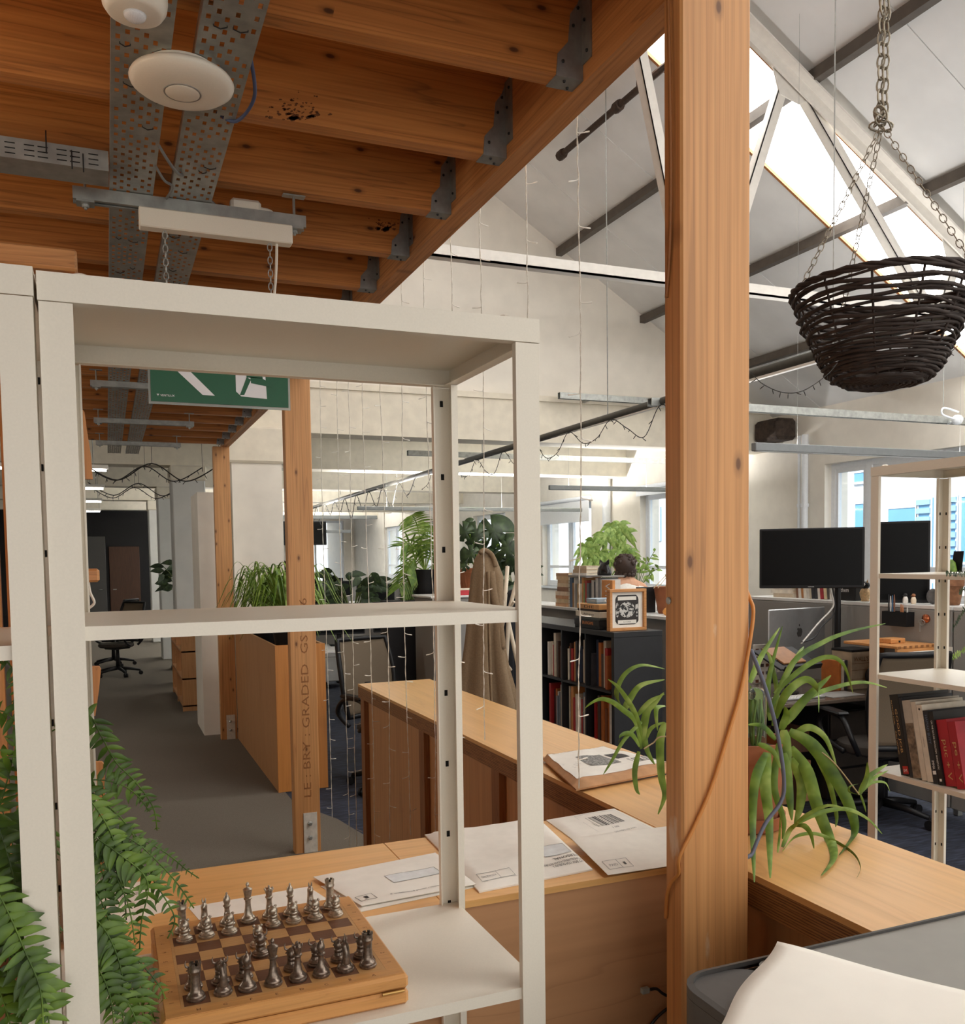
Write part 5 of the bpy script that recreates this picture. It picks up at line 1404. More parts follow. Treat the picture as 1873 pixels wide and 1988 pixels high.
fairy('dark fairy light garland swagged along the long conduit, near stretch', g, .004, .085, 5, .04, .0035)
g = []
while Y < 21:
    z = 2.86-(Y-2.4)*.0068-.03
    g += [Vector((3.97, Y, z)), Vector((3.98, Y+.4, z-rg.uniform(.2,.4)))]; Y += .8
fairy('dark fairy light garland swagged along the long conduit, far stretch', g, .006, .14, 6, .05, .004)
for i, (z, y0, lab) in enumerate(((2.62, 9.5, 'nearest'), (2.72, 11.2, 'second'), (2.66, 13.4, 'third'), (2.7, 15.2, 'farthest'))):
    pts_ = [Vector((-.2+.32*j, y0+.1*(j % 2), z-(.16 if j % 2 else 0)+.04*i)) for j in range(5)]
    tg = fairy('%s dark fairy light garland under the corridor ceiling beyond the joists' % lab, pts_, .006, .06, 30+i, .05, .004)
    for j in (0, 2, 4): MB().tube([pts_[j], (pts_[j].x, pts_[j].y, 3.40)], .002, 4).build('tie_wire', M['dwire'], tg)
# lit tubes down the corridor
M['tube_on'] = glow('lit_tube', (1, .96, .9, 1), 9)
for i, Y in enumerate((10.6, 13.2, 16.0, 19.0)):
    t = thing('tube_light', (-.45, Y, 2.62), '%s lit tube light down the corridor' % ORD[i], 'ceiling light', 'lit tubes in the corridor')
    MB().cbox(-1.1, .05-.04*i, Y-.04, Y+.04, 2.66, 2.70, .004).build('body', M['steel_w'], t); MB().tube([(-1.08, Y, 2.645), (.03-.04*i, Y, 2.645)], .013, 8).build('tube', M['tube_on'], t)
    for x in (-.9, -.1): MB().tube([(x, Y, 2.70), (x, Y, 3.40)], .004, 4).build('rod', M['galv'], t)
# pipes on the right wall
for i, (px, lab) in enumerate(((1551, 'thin white pipe beside the window reveal on the right wall'), (1562, 'thick white drain pipe beside the window reveal on the right wall'))):
    q = at(px, 950, X=XW-.08); t = thing('wall_pipe', (q.x, q.y, 0), lab, 'pipe'); MB().tube([(q.x, q.y, .02), (q.x, q.y, 3.05)], .018+.022*i, 10).build('pipe', M['frame_w'], t, smooth=True, edge=40)
    for z in (1.0, 2.2, 2.9): MB().lathe([(.026+.022*i,0),(.026+.022*i,.04)], (q.x, q.y, z), 10).build('collar', M['frame_w'], t)
q = at(1177, 950, X=XW-.08); t = thing('wall_pipe', (q.x, q.y, 0), 'white vertical pipe left of the far bright window', 'pipe'); MB().tube([(q.x, q.y, .02), (q.x, q.y, 3.3)], .07, 10).build('pipe', M['frame_w'], t, smooth=True, edge=40)
M['decay'] = mat('broken_concrete', srgb(70,58,50), .9, var=.4, scale=20, bump=.8)
tag(MB().cbox(XW-.3, XW-.002, 8.7, 9.15, 3.02, 3.28, .04).build('corbel', M['decay'], None), 'dark crumbling concrete corbel where roof, gable and right wall meet', 'corbel')
for (a, b, zt_, zb_, lab) in ((13.72, 15.68, 2.66, 2.28, 'white roller blind half down on the window above the book pile'), (10.5, 12.25, 2.70, 2.60, 'white roller blind rolled up at the window nearest the big post')):
    t = thing('roller_blind', (XW-.05, (a+b)/2, zb_), lab, 'blind'); MB().tube([(XW-.05, a, zt_), (XW-.05, b, zt_)], .04, 10).build('roller', M['frame_w'], t)
    MB().box(XW-.055, XW-.05, a+.02, b-.02, zb_, zt_).build('fabric', M['baru'], t); MB().box(XW-.06, XW-.045, a+.02, b-.02, zb_-.025, zb_-.0005).build('bottom_bar', M['frame_w'], t)

# ------------------------------------------------------------------ office chair
M['mesh'] = mat('chair_mesh', srgb(104,90,72), .8, var=.2, scale=700)
M['chairf'] = mat('chair_frame', srgb(24,24,26), .4, var=.1, spec=.3)
M['seatf'] = mat('seat_fabric', srgb(58,52,46), .9, var=.15, scale=200)
def loft(rings, cap=True):
    m = MB(); n = len(rings[0])
    for r_ in rings: m.v += [tuple(q) for q in r_]
    for i in range(len(rings)-1):
        for k in range(n): m.f.append((i*n+k, i*n+(k+1) % n, (i+1)*n+(k+1) % n, (i+1)*n+k))
    if cap: m.f.append(tuple(range(n-1, -1, -1))); m.f.append(tuple((len(rings)-1)*n+k for k in range(n)))
    return m
def office_chair(label, loc, rz, group=None):
    """faces +y in its own frame"""
    t = thing('office_chair', loc, label, 'chair', group, rz)
    m = MB(); pr = []
    for (s_, z) in ((.92,.425),(1,.44),(1,.465),(.96,.48),(.8,.485)):
        pr.append([(.25*s_*math.cos(a)*(1 if abs(math.cos(a)) < .9 else .96), .02+.24*s_*math.sin(a), z) for a in [2*math.pi*k/24 for k in range(24)]])
    loft(pr).build('seat', M['seatf'], t, smooth=True, edge=40, local=True)
    # curved mesh back between two bent uprights and a top bar
    def bp(u, v):  # u -1..1, v 0..1
        wv = .225-.03*(v-.5)**2*4+ (.02*v)
        return Vector((u*wv, -.235-.10*v+.06*(1-u*u)*-.5-.05*math.sin(v*math.pi)*-.6, .50+.56*v))
    mb = MB(); nu, nv = 10, 12
    for j in range(nv+1):
        for i in range(nu+1): mb.v.append(tuple(bp(-1+2*i/nu, j/nv)))
    for j in range(nv):
        for i in range(nu): a = j*(nu+1)+i; mb.f.append((a, a+1, a+nu+2, a+nu+1))
    bo = mb.build('back_mesh', M['mesh'], t, smooth=True, local=True); so = bo.modifiers.new('thickness', 'SOLIDIFY'); so.thickness = .004
    ring_ = [bp(-1, v/10) for v in range(0, 11)]+[bp(-1+.2*i, 1) for i in range(1, 11)]+[bp(1, 1-v/10) for v in range(1, 11)]+[bp(1-.2*i, 0) for i in range(1, 10)]
    MB().tube(ring_+[ring_[0]], .019, 8, caps=False).build('back_frame', M['chairf'], t, smooth=True, local=True)
    MB().tube(spline([(0,-.05,.41),(0,-.24,.44),(0,-.31,.60),(0,-.27,.74)], 5), .022, 8).build('back_bracket', M['chairf'], t, smooth=True, local=True)
    for s in (-1, 1):
        pts_ = spline([(s*.24,-.16,.45),(s*.31,-.20,.56),(s*.315,-.10,.665),(s*.31,.08,.67),(s*.315,.16,.60),(s*.30,.10,.50),(s*.25,-.02,.44)], 5)
        MB().tube(pts_, .017, 8).build('arm_loop', M['chairf'], t, smooth=True, local=True)
        MB().cbox(s*.31-.04, s*.31+.04, -.12, .13, .678, .70, .01).build('arm_pad', M['chairf'], t, local=True)
    MB().tube([(0,0,.10),(0,0,.25),(0,0,.42)], [.032,.028,.022], 12).build('gas_column', M['chairf'], t, smooth=True, local=True)
    MB().cbox(-.12, .12, -.14, .14, .395, .425, .012).build('tilt_mechanism', M['chairf'], t, local=True)
    leg = cast = hub = None
    for k in range(5):
        a = 2*math.pi*k/5+.25; mt = Matrix.Rotation(a, 4, 'Z')
        if leg is None:
            leg = MB().tube([(.02,0,.115),(.16,0,.10),(.30,0,.072)], [.028,.022,.016], 8).build('leg', M['chairf'], t, smooth=True, local=True); l_ = leg
            w_ = MB()
            for s in (-1, 1): w_.lathe([(.006,-.009),(.030,-.008),(.031,0),(.030,.008),(.006,.009)], (0,0,0), 16, Matrix.Translation((.31, s*.014, .0315)) @ Matrix.Rotation(R(90), 4, 'X'))
            w_.tube([(.31,-.014,.0315),(.31,.014,.0315)], .008, 8); w_.tube([(.305,0,.05),(.30,0,.075)], .009, 8)
            cast = w_.build('castor', M['chairf'], t, smooth=True, edge=40, local=True); c_ = cast
        else: l_ = place(leg, t); c_ = place(cast, t)
        l_.matrix_basis = mt; c_.matrix_basis = mt
    return t
ch1 = office_chair('black mesh office chair behind the right hand shelf', (4.36, 4.16, 0), R(-14))
copy_thing(ch1, (1.85, 6.25, 0), R(200), 'black mesh office chair beyond the middle of the long counter')
copy_thing(ch1, (.10, 14.2, 0), R(130), 'dark office chair on the left far down the corridor')
copy_thing(ch1, (.05, 15.6, 0), R(60), 'second dark office chair far down the corridor, behind the first')
copy_thing(ch1, (3.05, 10.95, 0), R(20), 'small far office chair beside the white pedestal')

# ------------------------------------------------------------------ partition with ledge, desk and desk things on the right
M['screen_f'] = mat('grey_screen_fabric', srgb(146,144,140), .9, var=.05, scale=300)
M['desk'] = mat('dark_desk_top', srgb(92,80,70), .25, var=.06)
M['deskw'] = mat('white_desk', srgb(226,226,224), .4, var=.03)
M['scr'] = mat('black_screen', srgb(10,11,13), .3, var=.1, spec=.15)
M['alu'] = mat('aluminium', srgb(186,188,190), .3, .8, var=.04)
M['owood'] = wood('oak_riser', srgb(208,150,92), srgb(190,130,74), srgb(150,96,52), 0, grain=2, knots=False)
pt = thing('desk_partition', (4.9, 4.6, 0), 'grey fabric desk partition with a white ledge behind the black monitors', 'partition')
for y0, y1 in ((2.2, 4.02), (4.03, 5.02), (5.03, 5.95)): MB().cbox(4.80, 4.84, y0, y1, .05, 1.283, .006).build('panel', M['screen_f'], pt)
for y0, y1 in ((2.2, 4.02), (4.03, 5.02), (5.03, 5.95)): MB().cbox(4.80, 5.08, y0, y1, 1.285, 1.31, .003).build('ledge', M['deskw'], pt)
for Y in (2.3, 4.02, 5.9): MB().cbox(4.845, 4.885, Y-.02, Y+.02, 0, 1.284, .004).build('post', M['galv'], pt)
dk = thing('desk', (4.25, 4.8, 0), 'dark topped desk behind the spider plant', 'desk')
MB().cbox(3.72, 4.78, 4.36, 5.25, .705, .73, .004).build('desk_top', M['desk'], dk)
for x in (3.80, 4.70):
    for y in (4.45, 5.15): MB().cbox(x-.02, x+.02, y-.02, y+.02, 0, .7045, .004).build('leg', M['chairf'], dk)
MB().box(3.82, 4.68, 5.17, 5.185, .30, .7045).build('modesty_panel', M['chairf'], dk)
def monitor(label, cx, cy, z0, wd, ht, yaw, stand=None, name='monitor', logo=None):
    """screen faces local -y"""
    t = thing(name, (cx, cy, z0), label, 'monitor', rz=yaw)
    MB().cbox(-wd/2, wd/2, 0, .035, 0, ht, .005).build('casing', M['chairf'], t, local=True)
    b_ = .014; MB().box(-wd/2+b_, wd/2-b_, -.0012, -.0002, b_+.006, ht-b_).build('screen', M['scr'], t, local=True)
    if logo: lettering(logo, (0, -.0008, .010), (1,0,0), (0,0,1), .006, M['inkw'], t, center=True, local=True)
    return t
yv = R(-40)
c0 = at(1574, 1142, Y=4.78)
m1 = monitor('wide black monitor on a pole behind the spider plant', c0.x, c0.y, c0.z, .665, .405, R(-41), logo='SAMSUNG')
pole = [at(1626, 1146, Y=4.86), at(1628, 1240, Y=4.86)]
MB().tube([(pole[0].x, pole[0].y, .7302), (pole[0].x, pole[0].y, 1.62)], .022, 10).build('pole', M['chairf'], m1).matrix_parent_inverse = m1.matrix_world.inverted() if False else Matrix.Identity(4)
po = [o for o in m1.children if o.name.startswith('pole')][0]
po.matrix_basis = (Matrix.Translation(m1.location) @ Matrix.Rotation(m1.rotation_euler.z, 4, 'Z')).inverted() @ Matrix.Translation(m1.location)
c2_ = at(1729, 1167, Y=4.45)
m2 = monitor('tall black monitor turned upright on the ledge, beside the wide one', 4.90, 4.52, 1.3102, .36, .545, R(-44))
MB().cbox(-.1, .1, .036, .10, 0, .02, .004).build('foot', M['chairf'], m2, local=True)
# computer seen from behind
im = thing('desktop_computer', (4.48, 5.02, .7302), 'silver all in one desktop computer seen from behind, on the dark desk', 'computer', rz=R(8))
MB().cbox(-.29, .29, 0, .012, .165, .535, .005).build('case', M['alu'], im, local=True)
MB().cbox(-.26, .26, .0125, .02, .20, .52, .004).build('screen', M['scr'], im, local=True)
MB().cbox(-.08, .08, .01, .16, 0, .008, .003).build('foot', M['alu'], im, local=True); MB().cbox(-.07, .07, .0205, .034, .0085, .28, .003).build('stand', M['alu'], im, local=True)
ap_pts = [(0,-.030),(.010,-.034),(.022,-.024),(.030,-.006),(.022,.004),(.021,.014),(.028,.024),(.016,.031),(.004,.026),(-.012,.030),(-.026,.020),(-.030,.002),(-.022,-.022),(-.010,-.034)]
MB().prism([(-a*.95, b) for a, b in reversed(ap_pts)], -.001, -.0002, Matrix(((1,0,0,.02),(0,0,1,0),(0,1,0,.365),(0,0,0,1)))).build('apple_emblem', M['ink'], im, local=True)
MB().prism([(.022,.403),(.012,.412),(.014,.425),(.024,.416)], -.001, -.0002, XZ).build('apple_leaf', M['ink'], im, local=True)
# easel with notebook, keyboard, mouse mat, pinned sheet, riser, files
es = thing('book_stand', (4.12, 4.72, .7302), 'black reading stand with a brown notebook on the dark desk', 'stand')
T_ = Matrix.Translation((4.12, 4.72, .96)) @ Matrix.Rotation(R(10), 4, 'Z') @ Matrix.Rotation(R(24), 4, 'X')
MB().cbox(-.2, .2, -.13, .13, -.006, .006, .003, T_).build('plate', M['chairf'], es)
MB().cbox(-.12, .10, -.08, .12, .0065, .018, .002, T_).build('notebook', cover((150,104,66)), es)
MB().cbox(-.18, .18, -.15, -.131, -.006, .03, .003, T_).build('lip', M['chairf'], es)
MB().tube(spline([(4.12,4.72,.95),(4.14,4.74,.85),(4.12,4.72,.74)], 5), .014, 8).build('neck', M['chairf'], es); MB().lathe([(.08,0),(.08,.008),(.02,.016)], (4.12,4.72,.7302), 20).build('base', M['chairf'], es)
hp = thing('headphones', (4.0, 4.72, .80), 'black headphones hanging on the reading stand', 'headphones')
for dx in (-.07, .07): MB().lathe([(.03,-.015),(.04,0),(.03,.015)], n=14, mat=Matrix.Translation((4.02+dx, 4.66, .85)) @ Matrix.Rotation(R(90), 4, 'X')).build('ear_cup', M['chairf'], hp, smooth=True)
MB().tube([(4.02+.085*math.cos(a), 4.68, .86+.10*math.sin(a)) for a in [math.pi*k/12 for k in range(13)]], .007, 6).build('headband', M['chairf'], hp)
kb = thing('keyboard', (4.05, 4.50, .7302), 'slim silver keyboard on the dark desk', 'keyboard'); MB().cbox(3.86, 4.2, 4.45, 4.56, .7302, .742, .003).build('case', M['alu'], kb)
km = None
for i in range(12):
    for j in range(4):
        if km is None: km = MB().cbox(-.010, .010, -.009, .009, 0, .003, .001).build('key', M['deskw'], kb, local=True); q = km
        else: q = place(km, kb)
        q.location = Vector((3.885+.0262*i, 4.468+.025*j, .7422))-kb.location
tag(MB().cbox(4.23, 4.50, 4.42, 4.60, .7302, .734, .001).build('mouse_mat', mat('mat_grey', srgb(150,148,144), .7), None), 'grey mouse mat right of the keyboard', 'mouse mat')
pn = thing('pinned_chart', (4.0, 5.17, .95), 'white chart with rows of small photos leaning behind the desk', 'poster')
a0 = at(1462, 1252, Y=5.16); a1 = at(1506, 1330, Y=5.16)
MB().box(a0.x, a1.x, 5.155, 5.166, .74, a0.z).build('board', M['env'], pn)
pm = None
rp_ = random.Random(3)
for i in range(4):
    for j in range(6):
        o = MB().box(-.014, .014, -.001, 0, -.011, .011).build('photo', cover([(120,74,50),(90,90,96),(150,110,80),(70,62,58)][(i+j) % 4]), pn, local=True)
        o.location = Vector((a0.x+.03+.045*i, 5.1548, a0.z-.04-.055*j))-pn.location
MB().box(a1.x+.012, a1.x+.13, 5.157, 5.166, .80, a0.z-.005).build('second_sheet', M['env'], pn)
rs = thing('wooden_riser', (4.62, 4.45, .7302), 'light oak desk riser with finger joints behind the chair', 'desk riser')
MB().cbox(4.45, 4.79, 4.12, 4.56, 1.055, 1.073, .003).build('top_board', M['owood'], rs)
MB().cbox(4.45, 4.79, 4.12, 4.14, .95, 1.0545, .003).build('side_board', M['owood'], rs)
MB().cbox(4.72, 4.79, 4.1405, 4.16, .7302, 1.0545, .003).build('leg', M['owood'], rs); MB().cbox(4.72, 4.79, 4.54, 4.56, .7302, 1.0545, .003).build('leg', M['owood'], rs)
for i in range(7): MB().box(4.455+.047*i, 4.478+.047*i, 4.1185, 4.1198, 1.056, 1.072).build('finger_joint', M['batten'], rs)
wb = thing('wooden_block', (4.6, 4.3, 1.0735), 'small wooden block standing on the oak riser', 'block'); MB().cbox(4.54, 4.66, 4.25, 4.35, 1.0735, 1.105, .004).build('block', M['owood'], wb); MB().box(4.60, 4.615, 4.2485, 4.2498, 1.08, 1.092).build('notch', M['hole'], wb)
fh = thing('file_box', (4.62, 4.60, .7302), 'upright file box with a printed WALL\'S panel under the riser', 'box')
MB().cbox(4.58, 4.77, 4.62, 4.80, .7302, .985, .004).build('box_body', cover((176,160,136)), fh); MB().cbox(4.578, 4.772, 4.618, 4.802, .9852, 1.0, .002).build('rim', M['chairf'], fh)
lettering("WALL'S", (4.60, 4.6188, .92), (1,0,0), (0,0,1), .03, M['stamp'], fh, width=.13)
for z in (.80, .86, .905): MB().box(4.582, 4.768, 4.6182, 4.6198, z, z+.002).build('printed_line', M['stamp'], fh)
for i, rgb in enumerate(((190,110,50),(210,200,180),(60,60,66))): MB().cbox(4.49+.028*i, 4.512+.028*i, 4.64, 4.80, .7302, .93, .002).build('folder', cover(rgb), fh)
tag(MB().ball((4.72, 4.585, .82), .05, 14, 10, (1,.5,1.2)).build('black_mask', M['chairf'], None, smooth=True), 'black moulded object hanging in front of the file box', 'ornament')
nt_ = thing('paper_pile', (4.65, 4.2, 1.0), 'white papers stacked behind the chair top', 'papers')
for k in range(3): MB().cbox(4.5+.01*k, 4.74+.005*k, 4.10-.01*k, 4.118-.01*k+.002*k, .93, 1.03+.004*k, .001).build('sheet', M['env'], nt_)
for (y0, y1, z0, z1, lab) in ((4.02, 4.22, .99, 1.06, 'white note card pinned on the grey partition beside the chair top'),):
    tag(MB().box(4.794, 4.7995, y0, y1, z0, z1).build('note_card', M['env'], None), lab, 'note')
ph_ = thing('pen_holder', (4.765, 4.41, 1.168), 'black pen holder fixed on the grey partition', 'pen holder')
for (x0,x1,y0,y1) in ((4.73,4.7995,4.31,4.314),(4.73,4.7995,4.506,4.51),(4.73,4.733,4.314,4.506),(4.7965,4.7995,4.314,4.506)): MB().box(x0,x1,y0,y1,1.168,1.262).build('side', M['chairf'], ph_)
MB().box(4.733,4.7965,4.314,4.506,1.168,1.171).build('bottom', M['chairf'], ph_)
MB().box(4.731,4.7985,4.408,4.411,1.171,1.255).build('divider', M['chairf'], ph_)
for i, (dy, ln, rgb, lab) in enumerate(((.17,.20,(30,30,34),'black marker standing in the partition pen holder'),(.155,.19,(230,230,228),'white pen standing in the partition pen holder'),(.14,.195,(70,110,150),'blue pen standing in the partition pen holder'),(.125,.2,(120,70,40),'brown pencil standing in the partition pen holder'),(.07,.14,(190,120,70),'copper scissors handle in the partition pen holder'),(.055,.135,(196,124,74),'second copper scissors handle in the partition pen holder'),(.02,.13,(200,196,190),'grey pen at the right end of the partition pen holder'))):
    tag(MB().tube([(4.765, 4.314+dy, 1.1715), (4.768, 4.318+dy, 1.1715+ln*.8), (4.769, 4.320+dy, 1.1715+ln)], [.005,.005,.0025], 6).build('pen', cover(rgb), None), lab, 'pen')
hk = thing('wall_hook', (4.795, 4.22, 1.21), 'round copper hook with keys on the grey partition', 'hook')
M['copper'] = mat('copper', srgb(196,120,84), .25, .9); MB().lathe([(.028,0),(.028,.012),(.01,.02)], n=18, mat=Matrix.Translation((4.7995,4.215,1.225)) @ Matrix.Rotation(R(-90), 4, 'Y')).build('knob', M['copper'], hk, smooth=True, edge=40)
MB().tube([(4.775+.001*k, 4.235+.022*math.cos(k*.55), 1.20+.018*math.sin(k*.55)) for k in range(12)], .003, 5).build('key_ring', M['galv'], hk); MB().cbox(4.774, 4.778, 4.243, 4.25, 1.14, 1.20, .001).build('key', M['galv'], hk)
# things on the ledge
LZ = 1.3102
stk = [((200,184,160),.030,.22),((228,220,204),.028,.24),((214,206,196),.024,.2),((236,226,206),.030,.23),((196,190,182),.02,.21)]
z = LZ
for i, (rgb, th, dp) in enumerate(stk):
    book('%s book from the bottom of the pile on the ledge under the wide monitor' % ORD[i], axes((4.86, 5.50+.01*i, z), (0,0,1), (1,0,0), (0,1,0)), th, .16, dp, rgb, 'book pile on the ledge'); z += th+.0006
rl = random.Random(21); Y = 5.46
cols = [(120,84,60),(214,210,202),(176,120,70),(222,216,204),(206,200,190),(190,180,160),(30,34,44),(36,38,46),(230,224,212),(170,40,50),(220,200,160),(90,88,84),(226,222,214),(200,196,190),(236,232,226)]
for i, rgb in enumerate(cols):
    th = rl.uniform(.020,.034); ln = R(6 if i < 12 else 3)
    book('%s book from the left in the standing row on the ledge' % ORD[i], axes((4.86, Y, LZ), (0,-math.cos(ln),math.sin(ln)), (1,0,0), (0,math.sin(ln),math.cos(ln))), th, .15, rl.uniform(.17,.2), rgb, 'standing books on the ledge'); Y -= (th+.001)/math.cos(ln)+.0008
sg = thing('lettered_block', (4.9, 4.95, LZ), 'black block lettered I do read them, beside the monitor pole', 'sign')
MB().cbox(4.86, 4.93, 4.87, 5.02, LZ, LZ+.20, .004).build('block', M['chairf'], sg)
for s_, z in (('I do', .15), ('read', .105), ('them', .06)): lettering(s_, (4.8592, 5.008, LZ+z), (0,-1,0), (0,0,1), .03, M['inkw'], sg, width=.075)
ow = thing('owl_figurine', (4.88, 4.80, LZ), 'small gilded owl figurine on the ledge between the monitors', 'figurine')
M['gilt'] = mat('gilt_wood', srgb(214,180,136), .4, .3, var=.3, scale=60); MB().lathe([(.025,0),(.03,.006),(.026,.01),(.036,.04),(.038,.06),(.03,.082),(.022,.09)], (4.88,4.80,LZ), 14).build('body', M['gilt'], ow, smooth=True); MB().ball((4.88,4.80,LZ+.112), .03, 12, 8, (1,1,.9)).build('head', M['chairf'], ow, smooth=True)
for s in (-1, 1): MB().ball((4.852,4.80+s*.012,LZ+.118), .010, 8, 6).build('eye', M['inkw'], ow); MB().tube([(4.88,4.80+s*.015,LZ+.13),(4.88,4.80+s*.022,LZ+.155)], [.008,.001], 6).build('ear_tuft', M['gilt'], ow)
for cx_, rgb, rgb2, lab in ((4.42, (30,30,32), (236,232,226), 'tiny penguin figurine below the upright monitor'), (4.355, (150,96,60), (230,214,190), 'tiny brown bird figurine right of the penguin')):
    t = thing('bird_figurine', (4.84, cx_, LZ), lab, 'figurine'); MB().lathe([(.012,0),(.017,.01),(.017,.03),(.012,.045),(.004,.05)], (4.84,cx_,LZ), 12).build('body', cover(rgb2), t, smooth=True); MB().ball((4.84,cx_,LZ+.056), .013, 10, 6).build('head', cover(rgb), t, smooth=True); MB().tube([(4.83,cx_,LZ+.055),(4.818,cx_+.004,LZ+.053)], [.004,.001], 5).build('beak', cover(rgb), t)
tag(MB().ball((4.93, 4.285, LZ+.05), .05, 12, 8, (.7,.8,1.02)).build('grey_stone', mat('slate_stone', srgb(104,104,104), .8, var=.2), None, smooth=True), 'grey upright stone ornament on the ledge by the terracotta pot', 'stone')
cp_ = thing('potted_cactus', (4.94, 4.16, LZ), 'weathered terracotta pot with a small green cactus on the ledge', 'potted plant')
M['terra_old'] = mat('old_terracotta', srgb(140,98,70), .85, var=.35, scale=30); c_ = (4.94,4.16,LZ)
MB().lathe([(.05,0),(.055,.005),(.075,.12),(.088,.122),(.09,.165),(.08,.165),(.078,.15),(.02,.148)], c_, 24).build('pot', M['terra_old'], cp_, smooth=True, edge=40)
MB().lathe([(.02,.149),(.034,.18),(.036,.22),(.026,.27),(.004,.29)], c_, 12).build('cactus', M['spiderd'], cp_, smooth=True)
MB().prism([(-.05,.15),(.03,.15),(.0,.34),(-.07,.34)], 4.975, 4.98, Matrix(((0,0,1,0),(1,0,0,4.17),(0,1,0,LZ),(0,0,0,1)))).build('black_card', M['chairf'], cp_)
pp = thing('white_planter', (4.94, 3.95, LZ), 'white box frame with a pale botanical print on the ledge at the right', 'picture frame'); MB().cbox(4.9, 4.96, 3.80, 4.03, LZ, LZ+.2, .004).build('frame', M['deskw'], pp); MB().box(4.8985, 4.8998, 3.83, 4.0, LZ+.02, LZ+.18).build('print', mat('botanical_print', srgb(200,196,180), .7, var=.3, scale=50), pp)
tag(MB().lathe([(.035,0),(.037,.03),(.034,.032)], (4.88,3.95,LZ), 16).build('wood_tin', M['owood'], None, smooth=True, edge=40), 'small round wooden tin before the botanical print', 'tin')
# cables from the pole
for i, (pl, rgb, lab) in enumerate((([(1610,1138),(1618,1170),(1612,1185),(1590,1208),(1570,1232),(1555,1250)], (214,212,206), 'white cable drooping from the monitor pole to the desk'), ([(1616,1138),(1620,1175),(1616,1195),(1595,1216),(1580,1238),(1556,1247)], (40,40,42), 'black cable drooping from the monitor pole to the desk'))):
    pts_ = [at(px, py, Y=4.80) for px, py in pl]; tag(MB().tube(spline(pts_, 6), .006, 5).build('monitor_cable', cover(rgb), None, smooth=True), lab, 'cable')
# floor things under the desk
pdl = thing('drawer_pedestal', (4.55, 4.95, 0), 'dark drawer pedestal under the dark desk', 'pedestal'); MB().cbox(4.32, 4.68, 4.55, 5.1, .03, .62, .006).build('body', M['chairf'], pdl)
for z in (.05, .24, .43): MB().cbox(4.33, 4.67, 4.535, 4.5495, z, z+.175, .004).build('drawer', mat('drawer_%d' % int(z*100), srgb(60,52,46), .5), pdl)
cbx = thing('cardboard_box', (4.15, 4.85, 0), 'brown cardboard box on the carpet under the desk', 'box'); MB().cbox(3.95, 4.27, 4.65, 5.0, .005, .28, .004).build('box_body', M['kraft'], cbx); lettering('Handy', (4.0, 4.6488, .14), (1,0,0), (0,0,1), .05, M['ink'], cbx, width=.16)
ub = thing('open_crate', (3.95, 4.6, 0), 'brown wooden drawer crate below the desk edge', 'crate')
for (x0,x1,y0,y1) in ((3.78,4.06,4.44,4.455),(3.78,4.06,4.605,4.62),(3.78,3.795,4.455,4.605),(4.045,4.06,4.455,4.605)): MB().box(x0,x1,y0,y1,.40,.55).build('side', M['doorw'], ub)
MB().box(3.795,4.045,4.455,4.605,.40,.41).build('bottom', M['doorw'], ub)
for x in (3.80,4.04): MB().box(x-.01,x+.01,4.50,4.55,0,.3995).build('support', M['doorw'], ub)
# ------------------------------------------------------------------ black bookcase and its books
M['blackwood'] = mat('black_stained_wood', srgb(30,31,34), .45, var=.15, scale=15)
bkx0, bkx1, bky0, bky1, bkz = 3.0, 3.37, 5.04, 6.86, 1.157
bc_ = thing('bookcase', (3.18, 5.95, 0), 'black cube bookcase crammed with books beyond the long counter', 'bookcase')
MB().cbox(bkx0, bkx1, bky0, bky1, bkz-.035, bkz, .002).build('top', M['blackwood'], bc_); MB().cbox(bkx0, bkx1, bky0, bky1, .0, .035, .002).build('bottom', M['blackwood'], bc_)
for Y in (bky0, bky1-.035): MB().cbox(bkx0, bkx1, Y, Y+.035, .0352, bkz-.0352, .002).build('side', M['blackwood'], bc_)
nc = 5; cw = (bky1-bky0-.07)/nc; nr = 3; rh = (bkz-.0704)/nr
for i in range(1, nc): MB().box(bkx0+.003, bkx1-.003, bky0+.035+cw*i-.008, bky0+.035+cw*i+.008, .0354, bkz-.0354).build('divider', M['blackwood'], bc_)
for j in range(1, nr):
    for i in range(nc): MB().box(bkx0+.003, bkx1-.003, bky0+.044+cw*i, bky0+.026+cw*(i+1), .0352+rh*j-.008, .0352+rh*j+.008).build('shelf', M['blackwood'], bc_)
MB().box(bkx1-.004, bkx1-.001, bky0+.036, bky1-.036, .036, bkz-.036).build('back', M['blackwood'], bc_)
pal = [(206,196,176),(190,112,54),(176,96,48),(226,218,200),(52,50,54),(140,90,60),(214,204,186),(86,74,66),(200,140,80),(120,130,140),(232,226,214),(70,46,36),(168,40,40),(184,172,150),(44,56,80)]
rbk = random.Random(77)
rown = {2: 'top', 1: 'middle', 0: 'bottom'}
for j in range(nr):
    for i in range(nc-1 if j else nc-2):
        y1_ = bky0+.026+cw*(i+1)-.004; ylo = bky0+.046+cw*i; zb = .0352+rh*j+.0085; k = 0; cur = ylo
        while True:
            th = rbk.uniform(.018,.036)
            if cur+th > y1_ or k > 13: break
            rgb = pal[rbk.randrange(len(pal))]; ht = rbk.uniform(.22, rh-.04)
            book('%s book from the right, %s row, %s cube of the black bookcase' % (ORD[k], rown[j], ORD[i]), axes((bkx0+rbk.uniform(.025,.06), cur+th, zb), (0,-1,0), (1,0,0), (0,0,1)), th, rbk.uniform(.19,.25), ht, rgb, 'books in the black bookcase')
            cur += th+.0012; k += 1
